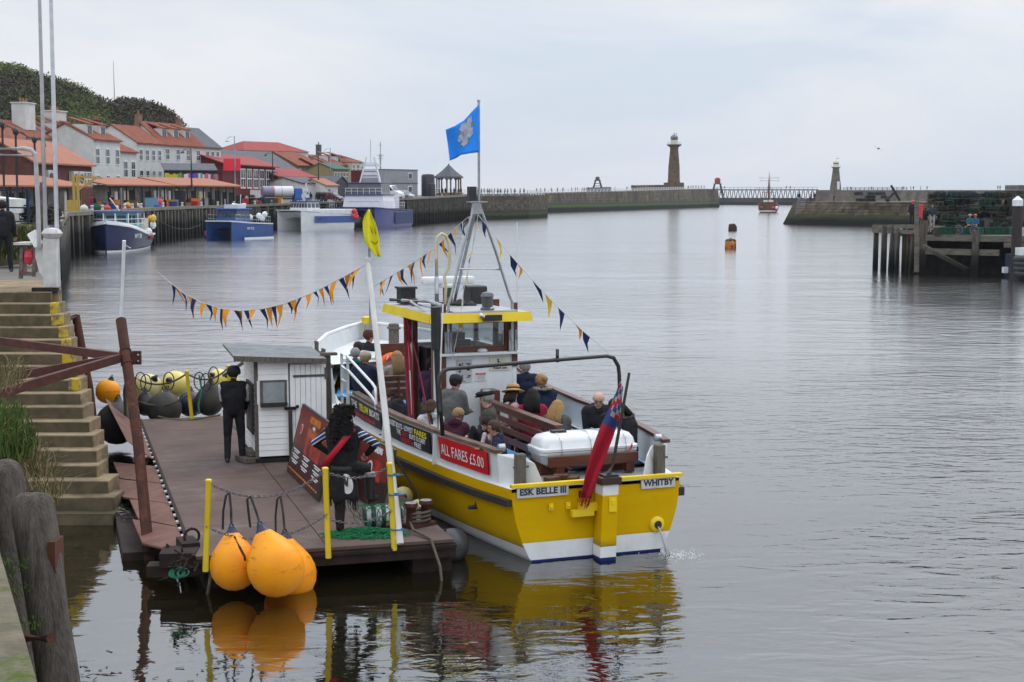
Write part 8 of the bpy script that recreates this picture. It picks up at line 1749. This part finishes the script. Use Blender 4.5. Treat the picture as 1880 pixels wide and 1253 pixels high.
t=thing('lifebuoy_post','grey post holding a tall red life saving box on the jetty','lifebuoy post',at(1683,428,106)); b=MB(); b.beam(at(1683,500,105.6),at(1683,370,105.6),.28,.2); b.build('post',JB,t,True); b=MB(); b.box(at(1690,388,105.6),(.3,.15,.95)); b.build('red_box',FR,t,True,bevel=.05)
# big mooring pile and pontoon craft
b=MB(); q=G(1864,512,0); k=q.y/F; b.lathe([(.33,-2),(.33,(512-378)*k)],(q.x,q.y,0),20); o1=thing('mooring_pile','tall dark steel pile with a white cone cap at the right edge','pile',q); b.build('pile_tube',mat('dark_pile',(.045,.035,.036),.6,(.03,.025,.025),2),o1,True,smooth=50)
b=MB(); b.lathe([(.345,(512-379)*k),(.345,(512-368)*k),(.05,(512-361)*k)],(q.x,q.y,0),20); b.build('cap',WHITE,o1,True)
t=thing('tyre_fendered_pontoon','dark craft with stacked tyre fenders cut by the right edge','pontoon',G(1892,512,0)); 
for i in range(4): b=MB(); b.torus(at(1888,503-i*9,98.5),.75,.22,22,8); b.build('tyre',BLK,t,True,smooth=True)
b=MB(); b.box(at(1900,490,100),(3,3,1.6)); b.build('hull',mat('navy_craft',(.02,.025,.05),.5),t,True); b=MB(); b.box(at(1880,462,99),(.9,.8,.5)); b.build('white_box',WHITE,t,True)
b=MB(); b.box(at(1848,496,101),(.5,.4,.4)); solo(b,'small_white_float',WHITE,'small white float box at the waterline left of the tall dark pile','float')
# pots piled on the jetty
for i in range(150):
    row=i//30; px=rnd(1712,1858) if row>1 else rnd(1740,1860); q=FR0+Vector((0,0,0)); D=rnd(107,116)+row*1.2; p=at(px,400,D); z=JZ+ (i%6)*.5*(1 if D>109.5 else .35); p.z=z; 
    creel(p,rnd(0,6.28),'netted lobster pot in the big heap on the jetty','lobster pots heaped on the jetty',s=rnd(1.1,1.35),tilt=random.choice([0,0,rnd(-.4,.4),PI/2]))
for i in range(60):
    px=rnd(1572,1625) if i<18 else rnd(1700,1880); D=276 if i<18 else rnd(225,240); p=at(px,370,D+ (8 if i<18 else 0)); p.z=4.3+(i%3)*.6; creel(p,rnd(0,6),'netted lobster pot in the long stack on the mossy quay','lobster pots on the mossy quay',s=1.6)
for i in range(16):
    p=at(1725+i*8.6,424,105.4); p.z=JZ+.0; b=MB(); b.box((0,0,.28),(.85,.6,.5),top=(.92,.9)); 
    for k in range(5): b.beam((-.4+.2*k,-.31,.05),(-.4+.2*k,-.3,.52),.02); 
    o=b.build('net_bag',random.choice([mat('net_green_bag',(.02,.12,.07),.9,(.03,.06,.04),9),mat('net_teal_bag',(.03,.15,.14),.9,(.02,.08,.07),9),mat('net_olive_bag',(.07,.085,.04),.9,(.04,.04,.03),9)]),bevel=.05); o.location=p; o.rotation_euler=(0,0,rnd(-.2,.2)); tag(o,'square green netted bundle in the front row on the jetty','net bundle','green netted bundles along the jetty edge')
person('person in black with a red hat standing by the red box on the jetty',at(1675,414,108.3),2.6,top=CB_,bot=CB_,hat=('beanie',FR),vox=.03)
person('short person in dark clothes right of the red box on the jetty',at(1698,420,107.9),-.5,top=CB_,bot=CKH,s=.85,vox=.03)
person('person in dark jacket and pale jeans on the jetty beside the pale plank',at(1711,421,107.0),2.9,top=fab('slate_jacket',(.03,.045,.055)),bot=CLG,hair=('short',HDKB),vox=.03)
for px,l,tp in ((1780,'seated person in teal jacket behind the parked bicycle',fab('teal',(0,0,0))),(1790,'seated person in blue jacket and orange cap behind the parked bicycle',fab('blue_jacket',(.04,.1,.22)))):
    p=at(px,424,106.5); p.z=JZ+.5; person(l,p,2.8,top=tp,bot=CKH,hz=.1,LF=Vector((-.1,.4,-.35)),RF=Vector((.1,.4,-.35)),LH=Vector((-.1,.3,.2)),RH=Vector((.1,.3,.2)),vox=.03,hat=('cap',COR if px>1785 else CBE))
def bike(label,p,rz_,s=1.):
    t=thing('bicycle',label,'bicycle',p,rz_); FM=mat('bike_frame',(.02,.02,.025),.4)
    for x in (-.55,.55):
        b=MB(); b.torus((x,0,.35),.34,.035,26,6,Matrix.Rotation(PI/2,4,'X')); w_=b.build('tyre',BLK,t); b=MB(); b.torus((x,0,.35),.30,.012,22,5,Matrix.Rotation(PI/2,4,'X'))
        for k in range(8): a=PI*k/8; b.beam((x-.3*math.cos(a),0,.35-.3*math.sin(a)),(x+.3*math.cos(a),0,.35+.3*math.sin(a)),.006)
        b.build('rim',STEEL,w_)
    b=MB(); bb=(-.08,0,.33); st_=(-.22,0,.8); hd_=(.38,0,.85)
    for a,c in ((bb,st_),(bb,hd_),(st_,hd_),(bb,(-.55,0,.35)),(st_,(-.55,0,.35)),(hd_,(.55,0,.35))): b.tube([a,c],.022,6)
    b.build('frame',FM,t); b=MB(); b.tube([(-.1,0,.55),(.2,0,.72)],.05,8); b.build('battery',mat('bike_tan',(.5,.3,.1),.5),t)
    b=MB(); b.tube([hd_,(.36,0,1.0)],.016,6); b.tube([(.36,-.28,1.02),(.4,0,1.0),(.36,.28,1.02)],.014,6); b.build('handlebar',BLK,t); b=MB(); b.tube([st_,(-.25,0,.92)],.014,6); b.box((-.26,0,.94),(.26,.12,.05)); b.build('saddle',BLK,t,bevel=.01); return t
p=FR0+fd*((1775-1690)/2770*104); p=at(1774,424,104.6); p.z=JZ; bike('dark bicycle with tan tube standing on the jetty in front of the netted bundles',p,math.atan2(fd.y,fd.x))
p=at(1709,424,108.5); p.z=JZ; bike('bicycle half hidden behind the person in pale jeans',p,.9)
# gull
b=MB(); q=at(1613,273,120); b.add([q+Vector(v) for v in ((-.55,0,.3),(-.2,0,.14),(0,.1,0),(.25,0,-.12),(.6,0,-.3),(.2,-.2,-.14),(-.1,-.2,.03),(-.25,-.15,.13))],[(0,1,6,7),(1,2,5,6),(2,3,5),(3,4,5)]); b.ball(q,(.12,.2,.08),8); solo(b,'gull',mat('gull_grey',(.3,.3,.3),.7),'single gull gliding in the sky above the shorter lighthouse','gull',fixn=False)
# ================================================================ sea haze
mb=MB(); mb.box((0,3500,43),(9000,7400,90)); hz=mb.build('haze',mat('tmp_haze',(1,1,1))); m=bpy.data.materials.new('haze_air'); m.use_nodes=True; nt=m.node_tree; nt.nodes.clear()
o_=nt.nodes.new('ShaderNodeOutputMaterial'); v=nt.nodes.new('ShaderNodeVolumePrincipled'); v.inputs['Color'].default_value=(.86,.9,.97,1); v.inputs['Density'].default_value=.00007; nt.links.new(v.outputs[0],o_.inputs['Volume'])
hz.data.materials.clear(); hz.data.materials.append(m); tag(hz,kind='stuff')
